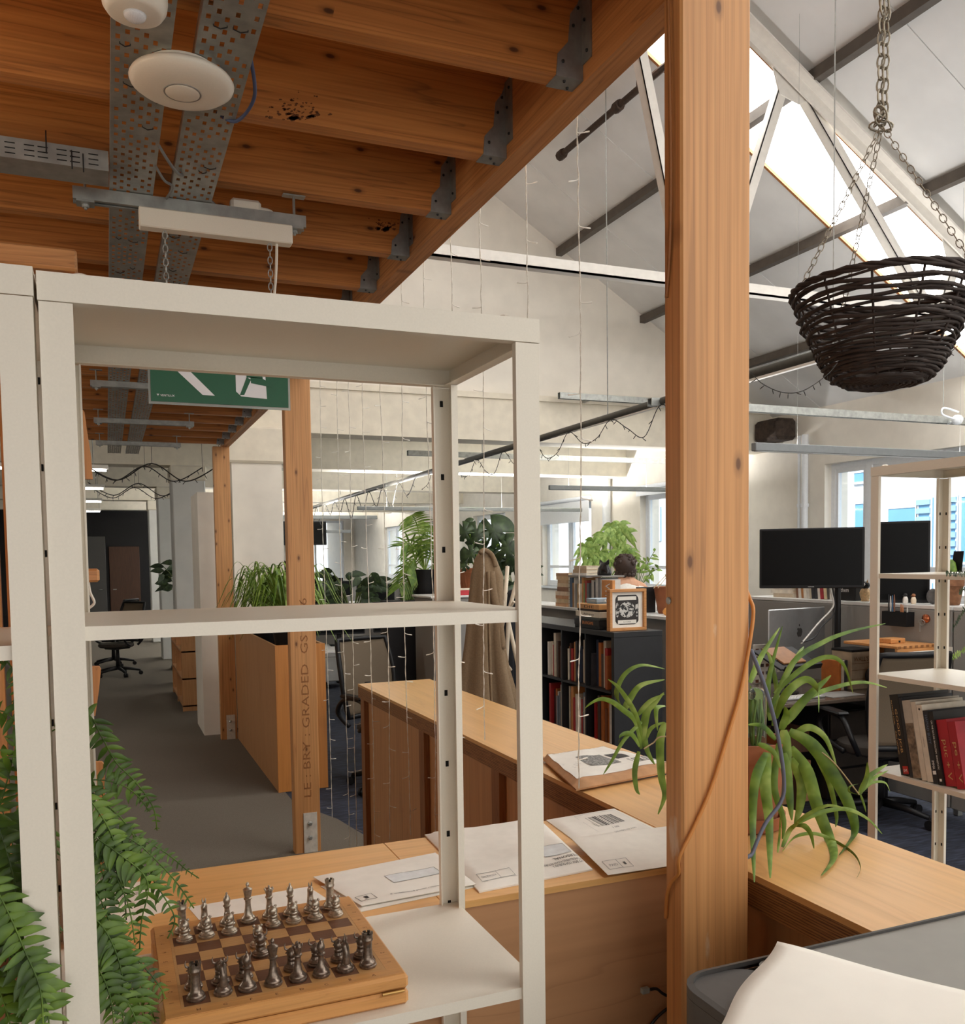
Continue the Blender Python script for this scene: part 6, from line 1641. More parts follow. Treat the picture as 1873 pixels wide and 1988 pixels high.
# board games and framed picture on the bookcase
gz = bkz+.0004
def game(label, y0, y1, th, rgb, txt, tm, x0=3.03, fr=(228,220,204)):
    global gz
    t = thing('board_game', (3.17, (y0+y1)/2, gz), label, 'board game', 'board games piled on the bookcase')
    MB().cbox(x0, 3.31, y0, y1, gz, gz+th*.45, .002).build('box_base', cover(rgb), t); MB().cbox(x0-.003, 3.313, y0-.003, y1+.003, gz+th*.3, gz+th, .002).build('lid', cover(fr), t)
    if txt: lettering(txt, (x0-.0038, (y0+y1)/2-.02, gz+th*.62), (0,-1,0), (0,0,1), th*.34, tm, t, center=True, width=(y1-y0)*.45)
    if txt: lettering(txt, (x0+.14, y0-.0038, gz+th*.62), (1,0,0), (0,0,1), th*.34, tm, t, center=True, width=.16)
    gz += th+.0006
game('lowest black board game box in the pile on the bookcase', 5.28, 5.62, .062, (20,22,26), 'BRAINGAME', cover((226,140,70)), fr=(24,24,28))
game('white board game box in the middle of the pile on the bookcase', 5.27, 5.60, .055, (70,74,70), 'Antiques', M['ink'], fr=(226,218,200))
game('orange and black patterned board game box near the top of the pile', 5.28, 5.58, .050, (40,28,22), 'DIE', M['ink'], fr=(214,160,100))
gzt = gz; game('small round blue tin game on top of the pile', 5.36, 5.50, .035, (120,150,176), 'Dobble', M['inkw'], 3.06, (150,170,186))
pf = thing('framed_picture', (3.17, 5.14, bkz), 'oak framed black and white linocut standing on the bookcase', 'framed picture', rz=0)
fx0, fx1, fz0, fz1 = 3.02, 3.30, bkz+.0004, bkz+.275
FY = 5.12
for (a, b, c, d, nm) in ((fx0, fx1, fz0, fz0+.02, 'rail'), (fx0, fx1, fz1-.02, fz1, 'rail'), (fx0, fx0+.02, fz0+.0202, fz1-.0202, 'stile'), (fx1-.02, fx1, fz0+.0202, fz1-.0202, 'stile')):
    MB().cbox(a, b, FY, FY+.045, c, d, .002).build(nm, M['owood'], pf)
MB().box(fx0+.02, fx1-.02, FY+.02, FY+.024, fz0+.02, fz1-.02).build('mount', M['env'], pf)
def lino():
    k = NT('linocut_print'); nz = k.node('ShaderNodeTexNoise'); nz.inputs['Scale'].default_value = 34; nz.inputs['Detail'].default_value = 3; nz.inputs['Distortion'].default_value = 1.5
    k.link(k.coords((1,1,1), 0), nz.inputs['Vector']); k.link(k.ramp(nz.outputs[0], [(.47, srgb(34,34,34)), (.53, srgb(206,204,198))]), k.b.inputs['Base Color']); return k.m
M['lino'] = lino(); cx_, cz_ = (fx0+fx1)/2, (fz0+fz1)/2
pts_ = [(cx_+.092*math.cos(a)*(1+.05*math.sin(9*a)), cz_+.095*math.sin(a)*(1+.05*math.sin(7*a))) for a in [2*math.pi*k/40 for k in range(40)]]
pts_ = [(cx_+max(-.088,min(.088,(x-cx_)*1.25)), cz_+max(-.098,min(.098,(z-cz_)*1.25))) for x, z in pts_]
MB().prism(pts_, FY+.018, FY+.0198, XZ).build('print', M['ink'], pf)
MB().prism([(cx_+.060*math.cos(a), cz_+.052*math.sin(a)) for a in [2*math.pi*k/28 for k in range(28)]], FY+.0168, FY+.0178, XZ).build('centre_motif', M['lino'], pf)
for z in (fz0+.058, fz1-.062): MB().box(cx_-.07, cx_+.07, FY+.0165, FY+.0178, z-.012, z+.012).build('banner', M['env'], pf)
for s in (-1, 1): MB().prism([(cx_+s*.075+.012*math.cos(a), cz_+.05*math.sin(a)) for a in [2*math.pi*k/12 for k in range(12)]], FY+.0166, FY+.0178, XZ).build('side_motif', M['lino'], pf)
lettering('LA CASA', (cx_, FY+.0162, fz0+.058), (1,0,0), (0,0,1), .010, M['ink'], pf, center=True)
# second divider with white ledge, its books and the person behind
lp = thing('desk_partition', (3.9, 6.6, 0), 'low grey divider with a white ledge behind the black bookcase', 'partition')
MB().cbox(3.78, 3.82, 5.28, 8.2, .03, 1.178, .006).build('panel', M['screen_f'], lp); MB().cbox(3.72, 4.05, 5.28, 8.2, 1.18, 1.205, .003).build('ledge', M['deskw'], lp)
LZ2 = 1.2052; Y = 6.15; rb2 = random.Random(5)
wise = book('orange hardback with large white WISE lettering, facing front on the ledge', axes((3.74, 6.30, LZ2), (1,0,0), (0,1,0), (0,0,1)), .024, .17, .25, (222,150,84), 'books on the low divider')
bcol = [(228,226,220),(150,150,152),(214,210,204),(40,42,48),(196,192,186),(60,64,70),(110,112,116),(160,60,50),(120,150,90),(206,150,90),(226,216,196),(200,170,120),(140,138,134),(210,206,196),(176,130,80),(84,110,140),(190,186,178),(230,224,210),(120,100,84),(150,160,170)]
lettering('WISE', (3.7392, 6.12, LZ2+.235), (0,0,-1), (0,-1,0), .07, M['inkw'], None) if False else None
wl_ = lettering('WISE', (-.0006, .115, .225), (0,0,-1), (0,-1,0), .075, M['inkw'], wise, width=.19, local=True)
Y = 6.49
for i in range(16):
    th = rb2.uniform(.022,.045); rgb = bcol[i % len(bcol)]
    book('%s standing book from the right on the low divider' % ORD[i], axes((3.76, Y+th, LZ2), (0,-1,0), (1,0,0), (0,0,1)), th, .17, rb2.uniform(.2,.27), rgb, 'books on the low divider'); Y += th+.0012
z = LZ2; 
for i in range(9):
    th = rb2.uniform(.028,.04); dp = rb2.uniform(.2,.25); rgb = [(206,160,120),(214,190,150),(200,150,110),(226,206,180),(150,110,84),(220,200,170),(196,166,130),(210,180,140),(188,150,116)][i]
    book('%s book from the bottom of the flat pile on the low divider' % ORD[i], axes((3.75, Y+.01, z), (0,0,1), (1,0,0), (0,1,0)), th, .18, dp, rgb, 'flat pile on the low divider'); z += th+.0006
zt_ = LZ2+.2706
bd = thing('shelf_board', (3.85, 6.6, zt_), 'thin grey board lying across the standing books on the divider', 'board'); MB().cbox(3.74, 3.95, 6.46, Y-.005, zt_, zt_+.012, .002).build('board', M['screen_f'], bd)
z = zt_+.0122
for i, (th, rgb) in enumerate(((.02,(230,228,224)),(.03,(206,180,146)),(.03,(214,190,158)))):
    book('%s book in the flat stack lying on the grey board' % ['lowest','middle','uppermost'][i], axes((3.76, Y-.30, z), (0,0,1), (1,0,0), (0,1,0)), th, .16, .26-.02*i, rgb, 'stack on the grey board'); z += th+.0006
bl = thing('black_pouch', (3.84, 6.60, zt_+.0122), 'shiny black pouch standing on the grey board beside the plant', 'pouch')
loft([[(3.84+.05*sx*math.cos(a), 6.60+.085*sy_*math.sin(a), zt_+.0122+h) for a in [2*math.pi*k/16 for k in range(16)]] for sx, sy_, h in ((.9,.95,0),(1,1,.02),(.9,.85,.06),(.6,.62,.085),(.5,.8,.11))]).build('pouch_body', mat('glossy_black', srgb(20,20,22), .2), bl, smooth=True)
for s in (-1, 1): MB().tube([(3.84, 6.60+s*.05, zt_+.115), (3.84, 6.60+s*.07, zt_+.145)], [.02,.004], 6).build('corner', M['chairf'], bl)

# person standing behind the divider, back to us
M['skin'] = mat('skin', srgb(206,156,124), .6, var=.04); M['hair'] = mat('brown_hair', srgb(58,42,34), .6, var=.3, scale=160, bump=.4); M['shirt'] = mat('pale_shirt', srgb(228,224,216), .8, var=.06, scale=50); M['trous'] = mat('dark_trousers', srgb(50,54,66), .9, var=.08)
hx_, hy_ = 4.40, 7.18
pe = thing('person', (hx_, hy_, 0), 'person with short dark curly hair and pale top standing with their back turned', 'person', rz=R(-25))
V = [(0,0,.90),(0,-.01,1.10),(0,-.015,1.28),(0,.0,1.40),(0,.012,1.47),(0,.02,1.54),(0,.02,1.60), (-.17,0,1.345),(-.22,-.01,1.08),(-.23,.05,.86),(-.23,.07,.76), (.17,0,1.345),(.22,-.01,1.08),(.23,.05,.86),(.23,.07,.76), (-.09,.0,.86),(-.10,.02,.47),(-.10,-.02,.08),(-.10,.12,.045), (.09,.0,.86),(.10,.02,.47),(.10,-.02,.08),(.10,.12,.045)]
E_ = [(0,1),(1,2),(2,3),(3,4),(4,5),(5,6),(3,7),(7,8),(8,9),(9,10),(3,11),(11,12),(12,13),(13,14),(0,15),(15,16),(16,17),(17,18),(0,19),(19,20),(20,21),(21,22)]
Rr = {0:.15,1:.13,2:.15,3:.085,4:.058,5:.078,6:.06,7:.06,8:.045,9:.036,10:.03,11:.06,12:.045,13:.036,14:.03,15:.095,16:.06,17:.042,18:.04,19:.095,20:.06,21:.042,22:.04}
me = bpy.data.meshes.new('body'); me.from_pydata(V, E_, []); bo = bpy.data.objects.new('body', me); COL.objects.link(bo); bo.parent = pe
bo.modifiers.new('skin', 'SKIN'); sl_ = me.skin_vertices[0].data
for i, r_ in Rr.items(): sl_[i].radius = (r_*(1.15 if i < 4 else 1), r_*(.8 if i < 4 else 1))
sl_[0].use_root = True
sb_ = bo.modifiers.new('smooth', 'SUBSURF'); sb_.levels = sb_.render_levels = 2; me.materials.append(M['skin'])
def ell(cx_, cy_, z, rx, ry, n=24, f=None): return [(cx_+rx*math.cos(a)*(1+(f(a) if f else 0)), cy_+ry*math.sin(a)*(1+(f(a) if f else 0)), z) for a in [2*math.pi*k/n for k in range(n)]]
loft([ell(0,0,.86,.20,.14), ell(0,-.01,1.0,.19,.14), ell(0,-.01,1.2,.215,.15), ell(0,-.01,1.31,.23,.14), ell(0,0,1.37,.18,.11), ell(0,.005,1.405,.10,.085), ell(0,.01,1.425,.075,.07)]).build('shirt', M['shirt'], pe, smooth=True, local=True)
for s in (-1, 1):
    MB().tube(spline([(s*.17,0,1.35),(s*.205,.0,1.22),(s*.22,-.01,1.08)], 5), [.078]*4+[.072]*4+[.066]*3, 12).build('sleeve', M['shirt'], pe, smooth=True, local=True)
    MB().tube(spline([(s*.09,0,.90),(s*.10,.02,.5),(s*.10,-.01,.10)], 5), [.125]*4+[.1]*4+[.08]*3, 12).build('trouser_leg', M['trous'], pe, smooth=True, local=True)
    MB().ball((s*.088,.02,1.535), .022, 8, 6, (.5,1,1.3)).build('ear', M['skin'], pe, smooth=True, local=True)
hr = MB(); rh_ = random.Random(2)
hr.ball((0,.0,1.562), .100, 22, 16, (.98,1.02,1.02))
for i in range(len(hr.v)):
    x, y, z = hr.v[i]; d_ = 1+rh_.uniform(-.05,.06); hr.v[i] = (x*d_, y*d_, 1.562+(z-1.562)*d_)
for k in range(46):
    a, b = rh_.uniform(0, 6.28), rh_.uniform(.15, 1.5); q = Vector((.096*math.cos(a)*math.sin(b), .0+.096*math.sin(a)*math.sin(b), 1.562+.098*math.cos(b))); hr.ball(q, rh_.uniform(.014,.024), 7, 5)
for k in range(24):
    a = math.pi*1.05+math.pi*.9*k/23; hr.ball((.085*math.cos(a), .012+.075*math.sin(a), 1.49+rh_.uniform(-.02,.03)), rh_.uniform(.016,.024), 7, 5)
hr.build('hair', M['hair'], pe, smooth=True, local=True)
fc = MB(); fc.ball((0,.125,1.535), .016, 8, 6, (.7,1,1)); fc.build('nose', M['skin'], pe, smooth=True, local=True)
# plants on the far window side
def stem_plant(t, base, stems, leafs, mname, stalk='ferns'):
    for pts_ in stems: MB().tube(spline(pts_, 5), .006, 5).build('stem', M[stalk], t)
def oval_leaf(t, p, d, ln, wd, mname, nrm=None, name='leaf', droop=.25):
    d = Vector(d).normalized(); pts_ = [Vector(p)+d*(ln*i/5)+Vector((0,0,-droop*ln*(i/5)**2)) for i in range(6)]
    sd = d.cross(nrm if nrm is not None else (EYE-Vector(p)).normalized())
    if sd.length < .05: sd = Vector((1,0,0))
    return MB().ribbon(pts_, [wd*.25, wd*.8, wd, wd*.8, wd*.45, wd*.03], sd.normalized(), .2).build(name, M[mname], t, smooth=True)
M['bright'] = leaf_mat('bright_leaf', srgb(96,130,50), srgb(128,158,70), srgb(164,186,104)); M['deep'] = leaf_mat('deep_leaf', srgb(28,44,22), srgb(42,62,30), srgb(64,86,44))
rpl = random.Random(31)
ca = thing('leafy_plant', (4.47, 7.7, 1.2), 'bright green umbrella plant in front of the far window', 'potted plant')
base = Vector((4.47, 7.7, 1.30)); MB().lathe([(.08,0),(.11,.16),(.11,.18),(.1,.18),(.02,.17)], (4.47,7.7,1.18), 18).build('pot', M['deskw'], ca, smooth=True, edge=40)
tops = [at(px, py, Y=7.7) for px, py in ((1135,1062),(1150,1050),(1175,1040),(1186,1022),(1200,1020),(1212,1035),(1205,1065),(1165,1075),(1180,1080),(1220,1075),(1150,1085))]
for tp in tops:
    MB().tube(spline([base, base.lerp(tp, .5)+Vector((rpl.uniform(-.03,.03),0,.03)), tp], 5), .006, 5).build('stem', M['spiderd'], ca)
    n = 7
    for k in range(n):
        a = 2*math.pi*k/n+rpl.uniform(0,.5); oval_leaf(ca, tp, (math.cos(a), -.3+.3*rpl.random(), math.sin(a)*.8-.25), rpl.uniform(.12,.19), .055, 'bright', droop=.5)
ledge3 = thing('window_table', (4.6, 7.7, 0), 'white side table carrying the umbrella plant', 'table'); MB().cbox(4.2, 5.0, 7.45, 7.95, 1.15, 1.179, .004).build('table_top', M['deskw'], ledge3)
for x in (4.24, 4.96):
    for y in (7.49, 7.91): MB().cbox(x-.02, x+.02, y-.02, y+.02, 0, 1.1495, .003).build('leg', M['deskw'], ledge3)
p2 = thing('leafy_plant', (4.86, 7.7, 1.1795), 'thin twiggy green plant right of the standing person', 'potted plant')
MB().lathe([(.06,0),(.08,.12),(.085,.13),(.02,.12)], (4.86,7.7,1.1795), 16).build('pot', M['terra'], p2, smooth=True, edge=40)
for k in range(9):
    tp = at(1222+8*k % 60, 1062+rpl.uniform(0,60), Y=7.7); b0 = Vector((4.86,7.7,1.3)); mid_ = b0.lerp(tp, .55)+Vector((0,0,.04)); MB().tube(spline([b0, mid_, tp], 4), .004, 4).build('stem', M['ferns'], p2)
    for q in range(5): oval_leaf(p2, mid_.lerp(tp, q/4), (rpl.uniform(-1,1), rpl.uniform(-.4,.2), rpl.uniform(-.5,.8)), rpl.uniform(.06,.11), .028, 'bright')
tp_ = thing('terracotta_pot', (4.09, 6.35, LZ2), 'square terracotta pot with dry stalks left of the big post', 'plant pot')
q = at(1270, 1180, Y=6.0); tp_.location = (4.02, 5.98, LZ2); WLOC[tp_.name] = Vector((4.02,5.98,LZ2))
MB().lathe([(.065,0),(.07,.01),(.10,.20),(.105,.205),(.095,.205),(.02,.18)], (3.96,5.86,LZ2), 20).build('pot', M['terra'], tp_, smooth=True, edge=40)
for k in range(6): MB().tube([(3.96+rpl.uniform(-.04,.04),5.86,LZ2+.18),(3.94+rpl.uniform(-.05,.05),5.80,LZ2+.30),(3.90+rpl.uniform(-.15,.15),5.74,LZ2+.20)], .004, 4).build('dry_stalk', M['straw'], tp_)
gd = thing('gourd_ornament', (3.85, 5.68, LZ2), 'small orange onion shaped ornament on the white ledge', 'ornament'); MB().lathe([(.03,0),(.042,.012),(.046,.03),(.034,.05),(.012,.062),(.006,.075),(.002,.085)], (3.84,5.66,LZ2), 16).build('body', cover((232,160,80)), gd, smooth=True)
fl_ = thing('flower_ornament', (3.95, 5.60, LZ2), 'round cream and red flower ornament above the orange onion', 'ornament'); MB().tube([(3.98,5.66,LZ2),(3.98,5.66,LZ2+.12)], .006, 6).build('stalk', M['spiderd'], fl_); MB().ball((3.98,5.66,LZ2+.155), .042, 14, 10).build('ball', cover((236,214,160)), fl_, smooth=True)
for k in range(8): a = k*.785; MB().ball((3.98-.030,5.66+.026*math.cos(a),LZ2+.155+.026*math.sin(a)), .010, 7, 5).build('petal', cover((168,30,60)), fl_)
db = thing('dark_bag', (4.0, 5.45, LZ2), 'dark rounded bag on the white ledge next to the big post', 'bag'); loft([ell(3.95,5.46,LZ2+h,rx,ry,18) for rx, ry, h in ((.07,.11,0),(.09,.14,.03),(.09,.14,.08),(.06,.10,.12),(.02,.05,.135))]).build('bag_body', M['chairf'], db, smooth=True); MB().tube([(3.95,5.40,LZ2+.12),(3.95,5.46,LZ2+.19),(3.95,5.52,LZ2+.12)], .008, 6).build('strap', M['chairf'], db)
bb = thing('black_box', (3.95, 5.9, LZ2), 'black card box lying behind the framed picture', 'box'); MB().cbox(3.80, 3.95, 6.0, 6.05, LZ2, LZ2+.20, .003).build('box_body', cover((26,26,28)), bb)

# ------------------------------------------------------------------ coat stand, coat and dark jacket
cs = thing('coat_stand', (2.13, 4.95, 0), 'white tripod coat stand of crossed poles', 'coat stand')
M['cream'] = mat('cream_lacquer', srgb(222,208,186), .45, var=.04)
def pole_(a, b): MB().tube([at(*a, Y=4.95), at(*b, Y=4.95)], .013, 8).build('pole', M['cream'], cs, smooth=True, edge=50)
cr = at(985, 1187, Y=4.95)
for (px, dy, fx, fy) in ((948, .05, 1012, -.22), (1010, -.05, 955, -.1), (985, .12, 992, .3)):
    top_ = at(px, 1100, Y=4.95+dy); ft = at(fx, 1500, Y=4.95+dy); d_ = (cr-top_); end = Vector((cr.x+(cr.x-top_.x)*1.9, cr.y+fy, .0135)); MB().tube([top_, Vector((cr.x, cr.y+dy*.4, cr.z)), end], .013, 8).build('pole', M['cream'], cs, smooth=True)
for (px, py, qx, qy) in ((985,1187,998,1168),(985,1187,972,1170),(1000,1160,1006,1150),(975,1300,966,1290),(992,1300,984,1290)): MB().tube([at(px,py,Y=4.93), at(qx,qy,Y=4.87)], .008, 6).build('peg', M['cream'], cs)
def drape(name, label, prof_, Y, m_, folds, seed, cat):
    """prof_: list of (left px, right px, y px, depth)"""
    t = None; rings = []; rnd = random.Random(seed); ph = rnd.uniform(0, 6)
    for i, (l, r_, yy, dep) in enumerate(prof_):
        a = at(l, yy, Y=Y); b = at(r_, yy, Y=Y); c = (a+b)/2; rx = (b.x-a.x)/2; n = 36; fo = folds*(i/(len(prof_)-1))
        rings.append([(c.x+rx*math.cos(q)*(1+fo*.18*math.sin(6*q+ph)), Y+dep*math.sin(q)*(1+fo*.5*math.sin(6*q+ph)+fo*.25*math.sin(11*q+ph*2)), c.z+.01*math.sin(3*q+ph)*fo) for q in [2*math.pi*k/n for k in range(n)]])
    c = rings[-1][0]; t = thing(name, (c[0], Y, c[2]), label, cat)
    loft(rings).build('cloth', m_, t, smooth=True); return t
M['coat'] = mat('tan_twill', srgb(132,110,84), .9, var=.12, scale=120, bump=.2); M['jack'] = mat('navy_cloth', srgb(24,26,32), .9, var=.12)
ct_ = drape('coat', 'long tan coat hanging on the white coat stand', [(930,948,1072,.03),(922,962,1085,.06),(915,975,1120,.09),(910,975,1180,.10),(905,975,1240,.11),(898,985,1300,.12),(890,1000,1360,.13),(885,1005,1400,.13)], 4.80, M['coat'], .75, 3, 'coat')
MB().tube(spline([at(932,1074,Y=4.74), at(940,1068,Y=4.75), at(955,1078,Y=4.74), at(962,1100,Y=4.73)], 5), .014, 8).build('collar', M['coat'], ct_, smooth=True)
MB().tube(spline([at(952,1110,Y=4.72), at(958,1160,Y=4.71), at(968,1200,Y=4.71), at(975,1260,Y=4.70)], 5), [.026]*8+[.022]*8, 10).build('sleeve', M['coat'], ct_, smooth=True)
MB().tube(spline([at(948,1110,Y=4.70), at(950,1240,Y=4.685), at(955,1400,Y=4.665)], 5), .008, 6).build('placket', M['coat'], ct_, smooth=True)
jk = drape('jacket', 'dark navy jacket hanging behind the tan coat', [(985,1000,1150,.03),(968,1015,1180,.07),(962,1020,1260,.09),(958,1024,1400,.10)], 5.12, M['jack'], .7, 8, 'jacket')
MB().tube(spline([at(985,1155,Y=5.03), at(1000,1150,Y=5.02), at(1012,1165,Y=5.03)], 4), .02, 8).build('collar', M['jack'], jk, smooth=True)

# ------------------------------------------------------------------ monstera, palm and white cabinet
cbn = thing('white_cabinet', (2.6, 6.75, 0), 'white cabinet carrying the monstera pot behind the coat', 'cabinet')
MB().cbox(2.28, 2.97, 6.5, 6.93, .03, 1.345, .005).build('body', M['screen_f'], cbn); MB().cbox(2.26, 2.985, 6.48, 6.95, 1.3452, 1.362, .004).build('top', M['deskw'], cbn)
MB().cbox(2.285, 2.66, 6.485, 6.4995, .05, 1.33, .003).build('door', M['screen_f'], cbn); MB().cbox(2.67, 2.965, 6.485, 6.4995, .05, 1.33, .003).build('door', M['deskw'], cbn)
mo = thing('monstera', (2.75, 6.7, 1.3625), 'dark leaved monstera in a ribbed brown pot', 'potted plant')
MB().lathe([(.11,0),(.115,.01),(.145,.17),(.155,.172),(.155,.205),(.14,.205),(.03,.19)], (2.74,6.72,1.3625), 28).build('pot', M['terra'], mo, smooth=True, edge=40)
for k in range(14): a = 2*math.pi*k/14; MB().tube([(2.74+.118*math.cos(a),6.72+.118*math.sin(a),1.375),(2.74+.146*math.cos(a),6.72+.146*math.sin(a),1.53)], .006, 5).build('rib', M['terra'], mo)
def monstera_leaf(px, py, r_px, Y, rot, tilt):
    c = at(px, py, Y=Y); r_ = r_px/F*(Y*1.08); n = 44; pts_ = []
    for k in range(n):
        a = 2*math.pi*k/n; rr = r_*(.86+.18*math.cos(a)); 
        d0 = abs(((a+math.pi) % (2*math.pi))-math.pi)
        if d0 > 2.75: rr *= .45
        elif k % 6 == 3 and .5 < d0 < 2.6: rr *= .42
        pts_.append((rr*math.cos(a)*1.12, rr*math.sin(a)))
    vz = (EYE-c).normalized(); vx = Vector((math.cos(rot), 0, math.sin(rot))); vx = (vx-vz*vx.dot(vz)).normalized(); vy = vz.cross(vx)
    vz2 = (vz+vx*tilt*.6+Vector((0,0,.3))).normalized(); vy = vz2.cross(vx).normalized(); vx = vy.cross(vz2)
    m = MB(); m.v.append(tuple(c))
    for x, y in pts_: m.v.append(tuple(c+vx*x+vy*y-vz2*((x*x+y*y)/r_*.25)))
    for k in range(n): m.f.append((0, 1+k, 1+(k+1) % n))
    o = m.build('leaf', M['deep'], mo, smooth=True); sd = o.modifiers.new('thickness', 'SOLIDIFY'); sd.thickness = .002
    b0 = Vector((2.74, 6.72, 1.55)); MB().tube(spline([b0, b0.lerp(c, .5)+Vector((0,0,.06)), c-vx*r_*.5], 5), .007, 5).build('petiole', M['spiderd'], mo)
for a_ in ((902,1032,24,6.62,2.6,.2),(925,1040,30,6.60,2.2,.1),(958,1032,40,6.62,.6,.2),(985,1062,38,6.55,-.3,-.1),(972,1150,36,6.55,-1.4,.1),(915,1075,22,6.55,2.8,.3),(938,1072,24,6.62,1.6,.1),(955,1085,26,6.68,-.6,.2),(900,1095,18,6.6,3.0,.2),(993,1090,26,6.62,-.8,.1),(912,1018,13,6.7,1.5,0)): monstera_leaf(*a_)
rb_ = thing('red_box', (2.58, 6.56, 1.3625), 'small red and white box on the white cabinet beside the coat', 'box'); q = at(895,1150,Y=6.55); MB().cbox(q.x-.02, q.x+.10, 6.53, 6.62, 1.3625, 1.40, .003).build('box_body', cover((190,50,60)), rb_); MB().cbox(q.x-.02, q.x+.10, 6.53, 6.62, 1.4002, 1.415, .003).build('lid', cover((226,216,196)), rb_)
pm_ = thing('palm_plant', (2.48, 7.1, 1.1), 'palm with drooping fronds in a black pot left of the monstera', 'potted plant')
q = at(826, 1150, Y=7.1)
MB().lathe([(.09,0),(.12,.24),(.125,.25),(.03,.24)], (q.x, 7.1, q.z-.06), 18).build('pot', M['chairf'], pm_, smooth=True, edge=40)
stn = thing('plant_stand', (q.x, 7.1, 0), 'dark screen panel below the palm pot', 'cabinet'); MB().cbox(q.x-.35, q.x+.25, 6.98, 7.25, 0, q.z-.0605, .006).build('body', M['dark'], stn); MB().cbox(q.x-.36, q.x+.26, 6.97, 6.9795, .05, q.z-.08, .002).build('front', M['dark'], stn)
b0 = Vector((q.x, 7.1, q.z+.18))
for k, (px, py) in enumerate(((800,1000),(780,1060),(790,1110),(775,1140),(860,1040),(850,1090),(810,1060),(835,1020),(795,1165),(870,1130))):
    tp = at(px, py, Y=7.0+.02*k); S = spline([b0, b0.lerp(tp, .55)+Vector((0,0,.10)), tp], 8); MB().tube(S, .005, 5).build('frond_stem', M['spider'], pm_)
    m = MB()
    for i in range(5, len(S)):
        t = (S[i]-S[i-1]).normalized(); sd = t.cross((EYE-S[i]).normalized()).normalized()
        for sg in (-1, 1):
            L = .16*(1-.5*abs(i/len(S)-.6)); d_ = (sd*sg+t*.6+Vector((0,0,-.5))).normalized(); pts_ = [S[i]+d_*(L*j/3)+Vector((0,0,-.04*(j/3)**2)) for j in range(4)]; m.ribbon(pts_, [.008,.018,.014,.001], t, .2)
    m.build('frond', M['bright' if k in (0, 7) else 'spiderd'], pm_, smooth=True)

# ------------------------------------------------------------------ plywood planter with spider plants in the corridor
pl = thing('planter_box', (1.25, 7.5, 0), 'tall plywood planter between the two corridor posts', 'planter')
for y0, y1 in ((6.437, 7.14), (7.142, 7.85), (7.852, 8.54)): MB().box(1.072, 1.09, y0, y1, .004, 1.05).build('side_board', M['plyV'], pl)
for y0, y1 in ((6.437, 7.49), (7.492, 8.54)): MB().box(1.41, 1.428, y0, y1, .004, 1.05).build('side_board', M['plyV'], pl)
M['plyO'] = wood('orange_ply', srgb(206,136,66), srgb(190,118,52), srgb(150,86,36), 2, grain=.5, rough=.4, knots=False, contrast=.5)
MB().box(1.072, 1.428, 6.417, 6.436, .004, 1.052).build('end_board', M['plyO'], pl); MB().box(1.072, 1.428, 8.541, 8.56, .004, 1.05).build('end_board', M['plyV'], pl)
MB().box(1.091, 1.409, 6.437, 8.54, .90, .93).build('soil', M['soil'], pl)
rsp = random.Random(8)
for (cx_, cy_, lab, n, zc) in ((1.25, 6.85, 'dense green spider plant at the near end of the corridor planter', 90, 1.16), (1.22, 7.75, 'dense green spider plant at the far end of the corridor planter', 80, 1.16)):
    t = thing('spider_plant', (cx_, cy_, .932), lab, 'potted plant')
    MB().lathe([(.09,0),(.12,.18),(.125,.19),(.03,.18)], (cx_, cy_, .9305), 18).build('pot', M['chairf'], t, smooth=True, edge=40)
    for k in range(n):
        a = rsp.uniform(0, 6.28); L = rsp.uniform(.3,.62); up = rsp.uniform(.16,.46); b0 = Vector((cx_+.04*math.cos(a), cy_+.04*math.sin(a), zc)); d_ = Vector((math.cos(a)*.75, math.sin(a)*1.0, 0))
        P_ = [b0+d_*(L*s_)+Vector((0,0,up*math.sin(min(1,s_*1.25)*math.pi*.72)*1.1-.36*max(0,s_-.45)**1.5*L*3.2)) for s_ in (0,.2,.4,.6,.8,1)]
        P_ = [Vector((x.x, x.y, max(x.z, .96 if 1.09 < x.x < 1.41 else .2))) for x in P_]
        sd = d_.cross(Vector((0,0,1))).normalized(); MB().ribbon(spline(P_, 3), [.021*(1-(i/15)**2*.9) for i in range(16)], sd, .3).build('leaf', M['spider' if k % 3 else 'spiderd'], t, smooth=True)
bx_ = thing('side_bookcase', (.93, 11.6, 0), 'low wooden bookcase beyond the white casing in the corridor', 'bookcase')
for y in (10.4, 11.2, 12.0): MB().cbox(.72, 1.05, y, y+.025, 0, .95, .003).build('upright', M['plyV'], bx_)
for z in (.05, .35, .65, .94): MB().cbox(.72, 1.05, 10.4, 12.025, z, z+.022, .003).build('shelf', M['plyV'], bx_)
wp_ = thing('white_pedestal', (2.7, 11.5, 0), 'white mobile drawer pedestal on castors on the blue carpet', 'pedestal')
MB().cbox(2.5, 2.86, 11.4, 11.9, .09, .60, .005).build('body', M['deskw'], wp_)
for z0, z1 in ((.10,.40),(.41,.595)): MB().cbox(2.505, 2.855, 11.385, 11.3995, z0, z1, .003).build('drawer', M['deskw'], wp_)
MB().lathe([(.015,0),(.015,.01)], n=10, mat=Matrix.Translation((2.80,11.3845,.33)) @ Matrix.Rotation(R(90), 4, 'X')).build('lock', M['galv'], wp_)
for x in (2.55, 2.81):
    for y in (11.45, 11.85): MB().lathe([(.04,-.012),(.04,.012)], n=12, mat=Matrix.Translation((x, y, .0405)) @ Matrix.Rotation(R(90), 4, 'X')).build('castor', M['chairf'], wp_); MB().tube([(x, y, .04),(x, y, .0895)], .008, 5).build('castor_stem', M['chairf'], wp_)
